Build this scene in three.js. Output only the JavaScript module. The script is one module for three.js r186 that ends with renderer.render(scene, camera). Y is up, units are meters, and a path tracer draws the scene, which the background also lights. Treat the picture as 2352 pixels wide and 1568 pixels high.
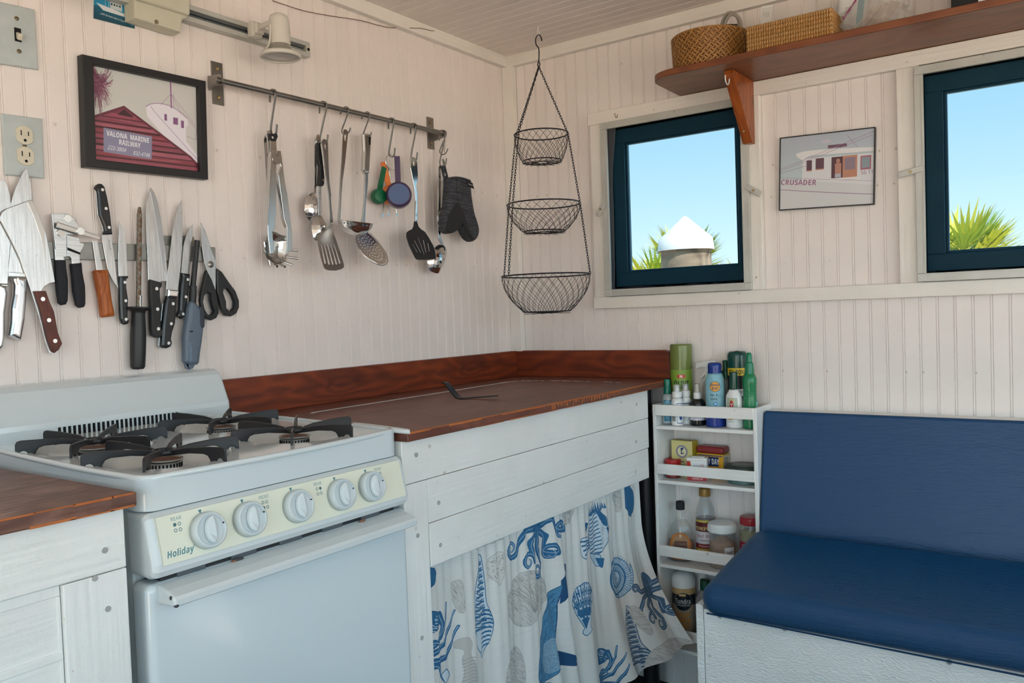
import * as THREE from 'three';
import { mergeGeometries, mergeVertices, toCreasedNormals } from 'three/addons/utils/BufferGeometryUtils.js';
import { RoundedBoxGeometry } from 'three/addons/geometries/RoundedBoxGeometry.js';

// ---------------------------------------------------------------- camera, sky, sun, exposure
// The corner of the room is the origin: x runs along the back wall, z along the left wall, y is up.
const scene = new THREE.Scene();
const camera = new THREE.PerspectiveCamera(44.86, 2352 / 1568, 0.05, 300);
camera.position.set(1.65, 1.17, 2.338);
camera.rotation.set(-0.03386, 0.61818, -0.03544, 'YXZ');
const renderer = new THREE.WebGLRenderer();
renderer.toneMapping = THREE.LinearToneMapping;
renderer.toneMappingExposure = 1.45;
renderer.shadowMap.enabled = true;
{ // clear sky: pale at the horizon, blue overhead
  const W = 256, H = 128, d = new Float32Array(W * H * 4);
  for (let j = 0; j < H; j++) {
    const el = ((j + 0.5) / H - 0.5) * 180, t = Math.max(0, el) / 90;
    const k = 1 - Math.exp(-t * 7.5), hz = [0.80, 0.92, 0.96], ze = [0.10, 0.40, 0.60], gr = [0.55, 0.53, 0.47];
    for (let i = 0; i < W; i++) for (let c = 0; c < 3; c++) {
      const up = hz[c] + (ze[c] - hz[c]) * k;
      d[(j * W + i) * 4 + c] = el >= 0 ? up : hz[c] + (gr[c] - hz[c]) * Math.min(1, -el / 4);
    }
    for (let i = 0; i < W; i++) d[(j * W + i) * 4 + 3] = 1;
  }
  const t = new THREE.DataTexture(d, W, H, THREE.RGBAFormat, THREE.FloatType);
  t.mapping = THREE.EquirectangularReflectionMapping; t.magFilter = t.minFilter = THREE.LinearFilter; t.needsUpdate = true;
  scene.background = t; scene.environment = t;
  scene.backgroundIntensity = scene.environmentIntensity = 3.6;
}
const sun = new THREE.DirectionalLight(new THREE.Color(1, 0.86, 0.76), 17);
sun.position.set(6, 8.2, 3.4); sun.castShadow = true; sun.shadow.radius = 1;
Object.assign(sun.shadow.camera, { left: -8, right: 8, top: 8, bottom: -8, far: 40 });
scene.add(sun, sun.target);

// ---------------------------------------------------------------- helpers
let seed = 7;
const rnd = () => ((seed = (seed * 16807) % 2147483647) - 1) / 2147483646;
const rr = (a, b) => a + (b - a) * rnd();
const V = (x, y, z) => new THREE.Vector3(x, y, z);
const used = new Map();
function numbered(n) { const k = used.get(n) || 0; used.set(n, k + 1); return k ? n + '_' + String(k).padStart(3, '0') : n; }
function thing(name, label, category, pos = [0, 0, 0], rot, group) {
  const g = new THREE.Group(); g.name = numbered(name); g.position.set(...pos);
  if (rot) g.rotation.set(...rot);
  g.userData = { label, category }; if (group) g.userData.group = group;
  scene.add(g); return g;
}
// things on the left wall: local x runs right as one faces the wall, y up, z out of the wall
const onWall = (name, label, cat, o, group) => thing(name, label, cat, o, [0, Math.PI / 2, 0], group);
function part(name, geo, mat, parent, label) {
  const list = Array.isArray(geo) ? geo : [geo];
  const m = new THREE.Mesh(list.length > 1 ? mg(list) : list[0], mat);
  m.name = name; m.castShadow = m.receiveShadow = true;
  if (label) m.userData.label = label;
  if (parent) parent.add(m); return m;
}
function structure(name, geo, mat) {
  const o = geo ? part(name, geo, mat) : new THREE.Group();
  o.name = numbered(name); o.userData.kind = 'structure'; scene.add(o); return o;
}
function single(name, label, cat, geo, mat, group) {
  const m = part(numbered(name), geo, mat); Object.assign(m.userData, { label, category: cat }); if (group) m.userData.group = group; scene.add(m); return m;
}
function mg(list) {
  return mergeGeometries(list.map((g) => {
    g = g.index ? g.toNonIndexed() : g.clone();
    for (const k of Object.keys(g.attributes)) if (!['position', 'normal', 'uv'].includes(k)) g.deleteAttribute(k);
    if (!g.attributes.normal) g.computeVertexNormals();
    if (!g.attributes.uv) g.setAttribute('uv', new THREE.BufferAttribute(new Float32Array(g.attributes.position.count * 2), 2));
    return g;
  }));
}
// uv in metres; ax = the axis (0, 1, 2) the grain runs along becomes u
function uvm(g, ax = 0, off = 0) {
  g = g.index ? g.toNonIndexed() : g;
  if (!g.attributes.normal) g.computeVertexNormals();
  const p = g.attributes.position, n = g.attributes.normal, uv = new Float32Array(p.count * 2);
  for (let f = 0; f < p.count; f += 3) {
    const s = [0, 0, 0];
    for (let k = 0; k < 3; k++) { s[0] += n.getX(f + k); s[1] += n.getY(f + k); s[2] += n.getZ(f + k); }
    const a = s.map(Math.abs), dom = a.indexOf(Math.max(...a));
    let rest = [0, 1, 2].filter((i) => i !== dom);
    if (rest[1] === ax) rest = [rest[1], rest[0]];
    for (let k = 0; k < 3; k++) {
      const q = [p.getX(f + k), p.getY(f + k), p.getZ(f + k)];
      uv[(f + k) * 2] = q[rest[0]] + off; uv[(f + k) * 2 + 1] = q[rest[1]] + off * 0.37 + dom * 0.13;
    }
  }
  g.setAttribute('uv', new THREE.BufferAttribute(uv, 2)); return g;
}
const move = (g, x, y, z) => g.translate(x, y, z);
// box from corner to corner, optionally rounded
function box(x0, x1, y0, y1, z0, z1, r = 0, ax = 0, off = 0) {
  const w = x1 - x0, h = y1 - y0, d = z1 - z0;
  const g = r ? new RoundedBoxGeometry(w, h, d, 2, Math.min(r, w / 2.01, h / 2.01, d / 2.01)) : new THREE.BoxGeometry(w, h, d);
  return uvm(move(g, (x0 + x1) / 2, (y0 + y1) / 2, (z0 + z1) / 2), ax, off);
}
function tube(pts, r, seg = 24, rad = 8, closed = false) {
  return new THREE.TubeGeometry(new THREE.CatmullRomCurve3(pts.map((p) => (p.isVector3 ? p : V(...p))), closed, 'centripetal'), seg, r, rad, closed);
}
function bar(a, b, r, rad = 8) {
  const A = V(...a), B = V(...b), g = new THREE.CylinderGeometry(r, r, A.distanceTo(B), rad);
  g.applyQuaternion(new THREE.Quaternion().setFromUnitVectors(V(0, 1, 0), B.clone().sub(A).normalize()));
  return move(g, ...A.add(B).multiplyScalar(0.5).toArray());
}
const lathe = (pts, seg = 32) => new THREE.LatheGeometry(pts.map(([x, y]) => new THREE.Vector2(x, y)), seg);
// flat list of millimetres -> points / shape
const mm = (a) => { const o = []; for (let i = 0; i < a.length; i += 2) o.push(new THREE.Vector2(a[i] / 1000, a[i + 1] / 1000)); return o; };
function smoothPts(p, k = 4) {
  const c = new THREE.SplineCurve([p[p.length - 1], ...p, p[0], p[1]]), n = p.length, o = [];
  for (let i = 0; i < n * k; i++) o.push(c.getPoint((1 + i / k) / (n + 2)));
  return o;
}
function shape(a, holes = [], smooth = 0) {
  const f = (x) => { let p = Array.isArray(x) && typeof x[0] === 'number' ? mm(x) : x; return smooth ? smoothPts(p, smooth) : p; };
  const s = new THREE.Shape(f(a)); for (const h of holes) s.holes.push(new THREE.Path(f(h))); return s;
}
// outline -> solid of thickness t starting at depth z, edges rounded by b
function ext(s, t, z = 0, b = 0, seg = 2) {
  const bb = Math.min(b, t / 2.02);
  const g = new THREE.ExtrudeGeometry(s, { depth: t - 2 * bb, bevelEnabled: bb > 0, bevelThickness: bb, bevelSize: bb, bevelOffset: -bb, bevelSegments: seg, curveSegments: 8 });
  return move(g, 0, 0, z + bb);
}
// outline -> pressed shell: rim on the outline, middle pushed out by depth (either sign), wall thickness t
function dish(a, depth, t = 0.0012, flat = 0) {
  const o = smoothPts(mm(a), 3), n = o.length, c = new THREE.Vector2(); o.forEach((p) => c.add(p)); c.multiplyScalar(1 / n);
  const K = 9, side = (zo) => { const r = []; for (let k = 0; k <= K; k++) { const s = k / K, h = depth * (1 - Math.pow(Math.max(0, (s - flat) / (1 - flat)), 2.2)); r.push(o.map((p) => [c.x + (p.x - c.x) * s, c.y + (p.y - c.y) * s, h + zo])); } return r; };
  const A = side(t), B = side(0), pos = [], idx = [], put = (R) => { const at = pos.length / 3; R.forEach((r) => r.forEach((q) => pos.push(...q))); return at; };
  const a0 = put(A), b0 = put(B);
  for (let k = 0; k < K; k++) for (let i = 0; i < n; i++) {
    const j = (i + 1) % n, q = [k * n + i, k * n + j, (k + 1) * n + j, (k + 1) * n + i];
    if (k) idx.push(a0 + q[0], a0 + q[1], a0 + q[2], b0 + q[0], b0 + q[2], b0 + q[1]);
    idx.push(a0 + q[0], a0 + q[2], a0 + q[3], b0 + q[0], b0 + q[3], b0 + q[2]);
  }
  for (let i = 0; i < n; i++) { const j = (i + 1) % n, u = K * n; idx.push(a0 + u + i, b0 + u + j, a0 + u + j, a0 + u + i, b0 + u + i, b0 + u + j); }
  const g = new THREE.BufferGeometry(); g.setAttribute('position', new THREE.Float32BufferAttribute(pos, 3)); g.setIndex(idx);
  // wind so that the upper side faces +z
  g.computeVertexNormals();
  if (g.attributes.normal.getZ(a0 + n * 4) < 0) { for (let i = 0; i < idx.length; i += 3) { const s = idx[i]; idx[i] = idx[i + 1]; idx[i + 1] = s; } g.setIndex(idx); g.computeVertexNormals(); }
  return toCreasedNormals(g, 0.9);
}

// ---------------------------------------------------------------- textures and materials
function noiseGrid(n, s) { let q = s; const r = () => ((q = (q * 16807) % 2147483647) - 1) / 2147483646; const a = new Float32Array(n * n); for (let i = 0; i < n * n; i++) a[i] = r(); return a; }
function fbm(size, cells, oct, s, stretch = 1) { // tiling value noise, size x size, 0..1
  const out = new Float32Array(size * size); let amp = 1, tot = 0;
  for (let o = 0; o < oct; o++) {
    const cx = Math.max(1, Math.round(cells / stretch)) << o, cy = cells << o, g = noiseGrid(Math.max(cx, cy), s + o * 17), G = Math.max(cx, cy);
    for (let y = 0; y < size; y++) { const fy = (y / size) * cy, y0 = Math.floor(fy), ty = fy - y0, sy = ty * ty * (3 - 2 * ty);
      for (let x = 0; x < size; x++) { const fx = (x / size) * cx, x0 = Math.floor(fx), tx = fx - x0, sx = tx * tx * (3 - 2 * tx);
        const a = g[(y0 % cy) * G + (x0 % cx)], b = g[(y0 % cy) * G + ((x0 + 1) % cx)], c = g[((y0 + 1) % cy) * G + (x0 % cx)], d = g[((y0 + 1) % cy) * G + ((x0 + 1) % cx)];
        out[y * size + x] += amp * (a + (b - a) * sx + (c - a) * sy + (a - b - c + d) * sx * sy); } }
    tot += amp; amp *= 0.5;
  }
  return out.map((v) => v / tot);
}
function tex(size, f, srgb = true, rep = 1) {
  const d = new Uint8Array(size * size * 4);
  for (let i = 0; i < size * size; i++) { const c = f(i % size, Math.floor(i / size), i); for (let k = 0; k < 3; k++) d[i * 4 + k] = Math.max(0, Math.min(255, c.length ? c[k] : c)); d[i * 4 + 3] = 255; }
  const t = new THREE.DataTexture(d, size, size); t.wrapS = t.wrapT = THREE.RepeatWrapping; t.magFilter = THREE.LinearFilter; t.minFilter = THREE.LinearMipmapLinearFilter; t.generateMipmaps = true;
  if (srgb) t.colorSpace = THREE.SRGBColorSpace; t.repeat.set(1 / rep, 1 / rep); t.needsUpdate = true; return t;
}
function again(t, rx, ry) { const c = t.clone(); c.repeat.set(1 / rx, 1 / ry); c.needsUpdate = true; return c; }
function canvasTex(w, h, draw) {
  const c = document.createElement('canvas'); c.width = w; c.height = h; draw(c.getContext('2d'), w, h);
  const t = new THREE.CanvasTexture(c); t.colorSpace = THREE.SRGBColorSpace; t.wrapS = t.wrapT = THREE.ClampToEdgeWrapping; t.anisotropy = 8; return t;
}
const nz = fbm(512, 8, 6, 11), nf = fbm(512, 64, 3, 29), ns = fbm(512, 48, 4, 53, 16);
const bumpPaint = tex(512, (x, y, i) => 128 + (nz[i] - 0.5) * 120 + (nf[i] - 0.5) * 90, false, 0.25);
const bumpGrain = tex(512, (x, y, i) => 128 + (ns[i] - 0.5) * 200 + (nf[i] - 0.5) * 60, false, 0.35);
const dirtSpots = (r, g, b, sd, dens, rep, amt = 14) => { // painted wood: near-even tone, a few scuffs and fly specks
  const sp = []; let q = sd; const R = () => ((q = (q * 16807) % 2147483647) - 1) / 2147483646;
  for (let i = 0; i < dens; i++) sp.push([R() * 512, R() * 512, 0.5 + R() * R() * 2.2, R()]);
  const m = new Float32Array(512 * 512); const tint = new Float32Array(512 * 512);
  for (const [sx, sy, s, k] of sp) for (let dy = -5; dy <= 5; dy++) for (let dx = -5; dx <= 5; dx++) { const X = (Math.floor(sx) + dx + 512) % 512, Y = (Math.floor(sy) + dy + 512) % 512, w = Math.exp(-(dx * dx + dy * dy) / (s * s)); m[Y * 512 + X] += w * (0.2 + k * 0.6); tint[Y * 512 + X] += w * k; }
  return tex(512, (x, y, i) => { const v = (nz[i] - 0.5) * amt, e = Math.min(0.85, m[i]); return [r + v - e * 90, g + v - e * (105), b + v * 1.15 - e * (115)]; }, true, rep);
};
const std = (o) => new THREE.MeshStandardMaterial(o);
const phy = (o) => new THREE.MeshPhysicalMaterial(o);
const col = (r, g, b) => new THREE.Color().setRGB(r, g, b);
const M = {};
M.wall = std({ map: dirtSpots(239, 229, 224, 5, 16, 0.9, 10), bumpMap: bumpPaint, bumpScale: 0.0006, roughness: 0.42 });
M.wall2 = std({ map: dirtSpots(240, 231, 226, 91, 12, 0.8, 8), bumpMap: bumpPaint, bumpScale: 0.0005, roughness: 0.4 });
M.ceil = std({ map: dirtSpots(232, 221, 213, 33, 10, 0.9, 10), bumpMap: bumpPaint, bumpScale: 0.0005, roughness: 0.5 });
M.trim = std({ map: dirtSpots(237, 231, 223, 77, 40, 0.7, 12), bumpMap: bumpGrain, bumpScale: 0.0012, roughness: 0.42 });
M.board = std({ map: dirtSpots(236, 234, 230, 177, 26, 0.8, 14), bumpMap: bumpGrain, bumpScale: 0.0014, roughness: 0.4 });
M.ply = std({ map: dirtSpots(228, 228, 226, 277, 22, 0.8, 18), bumpMap: tex(512, (x, y, i) => 128 + (Math.abs(Math.sin((ns[i] * 6 + nz[i] * 5) * 6.28)) - 0.5) * 150 + (ns[i] - 0.5) * 90, false, 0.6), bumpScale: 0.0022, roughness: 0.45 });
function woodMap(dark, mid, light, sd, rep, knots = 5, wear = 0) {
  const a = fbm(512, 40, 4, sd, 14), b = fbm(512, 5, 3, sd + 3, 3), kn = []; let q = sd * 31 + 7; const R = () => ((q = (q * 16807) % 2147483647) - 1) / 2147483646;
  for (let i = 0; i < knots; i++) kn.push([R() * 512, R() * 512, 5 + R() * 7]);
  return tex(512, (x, y, i) => {
    let k = 0, wob = 0; for (const [kx, ky, s] of kn) { let dx = Math.abs(x - kx); dx = Math.min(dx, 512 - dx); let dy = Math.abs(y - ky); dy = Math.min(dy, 512 - dy); const d = Math.sqrt((dx * dx) / 5 + dy * dy * 1.6); k += Math.exp(-(d * d) / (s * s)); wob += Math.exp(-(d * d) / (s * s * 14)); }
    const ring = 0.5 + 0.5 * Math.sin(b[i] * 40 + wob * 9 + y * 0.02), v = 0.5 * a[i] + 0.26 * ring + 0.24 * b[i], e = Math.min(1, k * 0.9), w = wear * Math.max(0, nz[i] - 0.5) * 3;
    return [0, 1, 2].map((c) => { const base = v < 0.5 ? dark[c] + (mid[c] - dark[c]) * v * 2 : mid[c] + (light[c] - mid[c]) * (v - 0.5) * 2; return base * (1 - e * 0.72) + w * [40, 40, 42][c]; });
  }, true, rep);
}
M.splash = std({ map: woodMap([72, 26, 12], [122, 50, 22], [160, 78, 34], 61, 0.55, 6), bumpMap: bumpGrain, bumpScale: 0.0003, roughness: 0.42 });
M.counter = std({ map: woodMap([78, 40, 28], [108, 60, 44], [132, 80, 60], 71, 0.6, 1, 0.25), bumpMap: bumpGrain, bumpScale: 0.0005, roughness: 0.44 });
M.counter2 = std({ map: woodMap([66, 36, 28], [104, 66, 52], [140, 98, 78], 81, 0.4, 0, 0.9), bumpMap: bumpGrain, bumpScale: 0.0009, roughness: 0.42 });
M.bare = std({ map: woodMap([140, 72, 32], [178, 98, 46], [196, 118, 62], 83, 0.3, 0), roughness: 0.6 });
M.shelf = std({ map: woodMap([92, 48, 26], [128, 72, 42], [150, 92, 58], 91, 0.7, 4), bumpMap: bumpGrain, bumpScale: 0.0003, roughness: 0.38 });
M.bracket = std({ map: woodMap([88, 36, 14], [150, 76, 28], [178, 98, 40], 97, 0.3, 6), roughness: 0.38 });
const metal = (r, g, b, rough, bump) => std({ color: col(r, g, b), metalness: 1, roughness: rough, ...(bump ? { bumpMap: bump, bumpScale: 0.0002 } : {}) });
M.steel = metal(0.62, 0.62, 0.61, 0.2);
M.chrome = metal(0.74, 0.74, 0.74, 0.1);
M.blade = std({ map: tex(256, (x, y) => { const i = ((y * 2) % 512) * 512 + ((x * 2) % 512), s = Math.max(0, nf[i] - 0.78) * 500; const v = 205 + (ns[i] - 0.5) * 40 - s; return [v, v + 1, v + 2]; }, true, 0.12), metalness: 1, roughness: 0.3 });
M.rail = metal(0.30, 0.285, 0.27, 0.32);
M.hook = metal(0.26, 0.25, 0.245, 0.36);
M.brass = metal(0.42, 0.31, 0.16, 0.4);
M.alu = std({ map: dirtSpots(196, 196, 190, 401, 120, 0.4, 26), metalness: 0.25, roughness: 0.5 });
M.black = std({ color: col(0.012, 0.012, 0.014), roughness: 0.42 });
M.blackGloss = std({ color: col(0.012, 0.013, 0.016), roughness: 0.25 });
M.blackMatte = std({ color: col(0.016, 0.016, 0.018), roughness: 0.75 });
M.rivet = metal(0.8, 0.8, 0.78, 0.3);
M.void = std({ color: col(0.004, 0.004, 0.005), roughness: 0.9 });
M.enamel = phy({ color: col(0.66, 0.72, 0.745), roughness: 0.16, clearcoat: 0.6, clearcoatRoughness: 0.08, bumpMap: again(bumpPaint, 0.6, 0.6), bumpScale: 0.00015 });
M.enamel2 = phy({ color: col(0.67, 0.71, 0.72), roughness: 0.34, clearcoat: 0.25, clearcoatRoughness: 0.2 });
M.glass = phy({ color: 0xffffff, transmission: 1, roughness: 0.02, ior: 1.5, thickness: 0 });
M.sashGlass = phy({ color: col(0.62, 0.70, 0.72), transmission: 1, roughness: 0.02, ior: 1.45, thickness: 0 });
M.screen = phy({ color: col(0.36, 0.36, 0.37), transmission: 1, roughness: 0.03, ior: 1.02, specularIntensity: 0, thickness: 0 });
M.sash = std({ map: dirtSpots(78, 142, 172, 501, 30, 0.5, 14), roughness: 0.4, bumpMap: bumpPaint, bumpScale: 0.0004 });
const plastic = (r, g, b, rough = 0.35) => std({ color: col(r, g, b), roughness: rough });
M.white = plastic(0.78, 0.78, 0.77, 0.35);
M.whiteGloss = plastic(0.8, 0.8, 0.8, 0.2);
// textured print wrapped on a face
const print = (t, rough = 0.4, o = {}) => std({ map: t, roughness: rough, ...o });
// ---------------------------------------------------------------- the room shell
const RX = 3.3, RZ = 3.7, TOP = 2.039, PITCH = 0.0402;
const plankCache = new Map();
// one beaded board: double groove with a bead between, then the flat face; runs from y=0 to len, face at z=0, 9 mm thick
function plankGeo(len, w = PITCH) {
  const key = len.toFixed(4) + '|' + w.toFixed(4); if (plankCache.has(key)) return plankCache.get(key);
  const P = [[0, -0.009], [0, -0.0022], [0.0012, -0.0022], [0.0020, -0.0008], [0.0034, -0.0001], [0.0048, -0.0008], [0.0056, -0.0022], [0.0066, -0.0022], [0.0078, 0], [w, 0], [w, -0.009]];
  const pos = [], idx = [], nor = [];
  for (let i = 0; i < P.length - 1; i++) {
    const [a, b] = P[i], [c, d] = P[i + 1], L = Math.hypot(c - a, d - b), nx = -(d - b) / L, nz_ = (c - a) / L, k = pos.length / 3;
    pos.push(a, 0, b, c, 0, d, c, len, d, a, len, b); for (let q = 0; q < 4; q++) nor.push(nx, 0, nz_);
    idx.push(k, k + 1, k + 2, k, k + 2, k + 3);
  }
  const g = new THREE.BufferGeometry(); g.setAttribute('position', new THREE.Float32BufferAttribute(pos, 3)); g.setAttribute('normal', new THREE.Float32BufferAttribute(nor, 3)); g.setIndex(idx);
  const u = [uvm(g, 1, 0), uvm(g, 1, 0.31), uvm(g, 1, 0.57)]; plankCache.set(key, u); return u;
}
function plank(parent, mat, len, x, y, z, rot, w) {
  const v = plankGeo(len, w), m = part('plank', v[Math.floor(rnd() * 3)], mat, parent);
  m.position.set(x, y, z); if (rot) m.rotation.set(...rot); return m;
}
// window openings in the back wall: [x0, x1, y0, y1]
const OPEN = [[0.384, 0.842, 1.225, 1.748], [1.286, 1.745, 1.222, 1.745]];
const REC = [0.878, 1.232, 1.214, 1.762]; // sunk panel between the casings (kept at wall level)
{
  const w = structure('wall_back'), y0 = 0.0;
  const sx = [-0.09, OPEN[0][0], OPEN[0][1], OPEN[1][0], OPEN[1][1], RX + 0.09];
  part('sheathing', [box(-0.09, RX + 0.09, -0.1, OPEN[0][2], -0.09, -0.0092), box(-0.09, RX + 0.09, OPEN[0][3], TOP + 0.1, -0.09, -0.0092), ...[0, 2, 4].map((i) => box(sx[i], sx[i + 1], OPEN[0][2], OPEN[0][3], -0.09, -0.0092))], M.wall2, w);
  const pitch = 0.0398;
  for (let i = 0; i < Math.ceil(2.5 / pitch); i++) {
    const x = i * pitch + 0.0005, spans = [];
    const o = OPEN.find(([a, b]) => x + pitch > a && x < b);
    if (o) spans.push([y0, o[2] - 0.005], [o[3] + 0.005, TOP]); else spans.push([y0, TOP]);
    for (const [a, b] of spans) plank(w, M.wall2, b - a, x - 0.0034, a, 0, null, pitch);
  }
  part('sheathing', box(2.49, RX, 0, TOP, -0.009, 0), M.wall2, w);
}
{
  const w = structure('wall_left');
  part('sheathing', box(-0.09, -0.0092, -0.1, TOP + 0.1, -0.09, RZ + 0.09), M.wall, w);
  for (let i = 0; i < Math.ceil(2.6 / PITCH); i++) plank(w, M.wall, TOP, 0, 0, 0.0082 + i * PITCH + 0.0034, [0, Math.PI / 2, 0]);
  part('sheathing', box(-0.009, 0, 0, TOP, 2.6, RZ), M.wall, w);
}
{
  const c = structure('ceiling'), pitch = 0.0398;
  part('sheathing', box(-0.09, RX + 0.09, TOP + 0.0092, TOP + 0.1, -0.09, RZ + 0.09), M.ceil, c);
  for (let i = 0; i < Math.ceil(1.7 / pitch); i++) plank(c, M.ceil, 2.4, 0, TOP, i * pitch + 0.0025, [Math.PI / 2, 0, 0]).rotation.set(Math.PI / 2, Math.PI / 2, 0, 'YXZ');
  part('sheathing', [box(0, RX, TOP, TOP + 0.009, 1.71, RZ), box(2.4, RX, TOP, TOP + 0.009, 0, 1.71)], M.ceil, c);
}
// walls out of the picture: a pair of wide windows on the right, an open doorway and a window behind
const RW = [[0.25, 1.75, 0.75, 1.86], [1.95, 3.45, 0.75, 1.86]], FD = [0.85, 1.75, 0.0, 1.94], FW = [2.0, 3.05, 0.8, 1.86];
{
  const w = structure('wall_right'), e = 0.09;
  part('sheathing', [box(RX, RX + e, -0.1, 0.75, -e, RZ + e), box(RX, RX + e, 1.86, TOP + 0.1, -e, RZ + e), box(RX, RX + e, 0.75, 1.86, -e, 0.25), box(RX, RX + e, 0.75, 1.86, 1.75, 1.95), box(RX, RX + e, 0.75, 1.86, 3.45, RZ + e)], M.wall, w);
  const f = structure('wall_front');
  part('sheathing', [box(-e, FD[0], -0.1, TOP + 0.1, RZ, RZ + e), box(FD[0], FD[1], 1.94, TOP + 0.1, RZ, RZ + e), box(FD[1], FW[0], -0.1, TOP + 0.1, RZ, RZ + e), box(FW[0], FW[1], -0.1, 0.8, RZ, RZ + e), box(FW[0], FW[1], 1.86, TOP + 0.1, RZ, RZ + e), box(FW[1], RX + e, -0.1, TOP + 0.1, RZ, RZ + e)], M.wall, f);
  RW.forEach(([a, b, y0, y1], i) => { const wn = structure('window_' + (i + 3)); part('window_frame', [box(RX - 0.02, RX + 0.09, y0 - 0.05, y0, a - 0.05, b + 0.05), box(RX - 0.02, RX + 0.09, y1, y1 + 0.05, a - 0.05, b + 0.05), box(RX - 0.02, RX + 0.09, y0, y1, a - 0.05, a), box(RX - 0.02, RX + 0.09, y0, y1, b, b + 0.05), box(RX + 0.03, RX + 0.06, y0, y1, (a + b) / 2 - 0.02, (a + b) / 2 + 0.02)], M.trim, wn); });
  const d = structure('door_1'); part('door_frame', [box(FD[0] - 0.06, FD[0], 0, 1.99, RZ - 0.02, RZ + 0.09), box(FD[1], FD[1] + 0.06, 0, 1.99, RZ - 0.02, RZ + 0.09), box(FD[0], FD[1], 1.94, 1.99, RZ - 0.02, RZ + 0.09)], M.trim, d);
}
M.carpet = std({ map: tex(256, (x, y) => { const v = 26 + nf[((y * 2) % 512) * 512 + ((x * 2) % 512)] * 26; return [v, v, v * 1.02]; }, true, 0.05), roughness: 1 });
structure('floor', box(-0.09, RX + 0.09, -0.1, 0, -0.09, RZ + 0.09), M.carpet);

// trims (the ceiling battens, the corner post, the window casing)
structure('trim_1', box(0, 0.021, 2.004, TOP + 0.001, 0.0, RZ, 0.0015, 2), M.trim);
structure('trim_2', box(0.021, RX, 2.003, TOP + 0.001, 0.0, 0.021, 0.0015, 0, 0.2), M.trim);
structure('trim_3', box(0.0005, 0.044, 1.04, 2.004, 0.0005, 0.024, 0.0015, 1, 0.4), M.trim);
structure('trim_4', box(0.327, RX, 1.757, 1.7955, 0, 0.02, 0.002, 0, 0.6), M.trim);
structure('trim_5', box(0.328, RX, 1.175, 1.212, 0, 0.02, 0.002, 0, 0.9), M.trim);
structure('trim_6', box(0.334, 0.384, 1.212, 1.757, 0, 0.0195, 0.002, 1, 0.1), M.trim);
structure('trim_7', box(0.842, REC[0], 1.212, 1.757, 0, 0.0195, 0.002, 1, 0.25), M.trim);
structure('trim_8', box(REC[1], 1.286, 1.212, 1.757, 0, 0.0195, 0.002, 1, 0.45), M.trim);
structure('trim_9', box(1.745, 1.79, 1.212, 1.757, 0, 0.0195, 0.002, 1, 0.65), M.trim);

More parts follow.
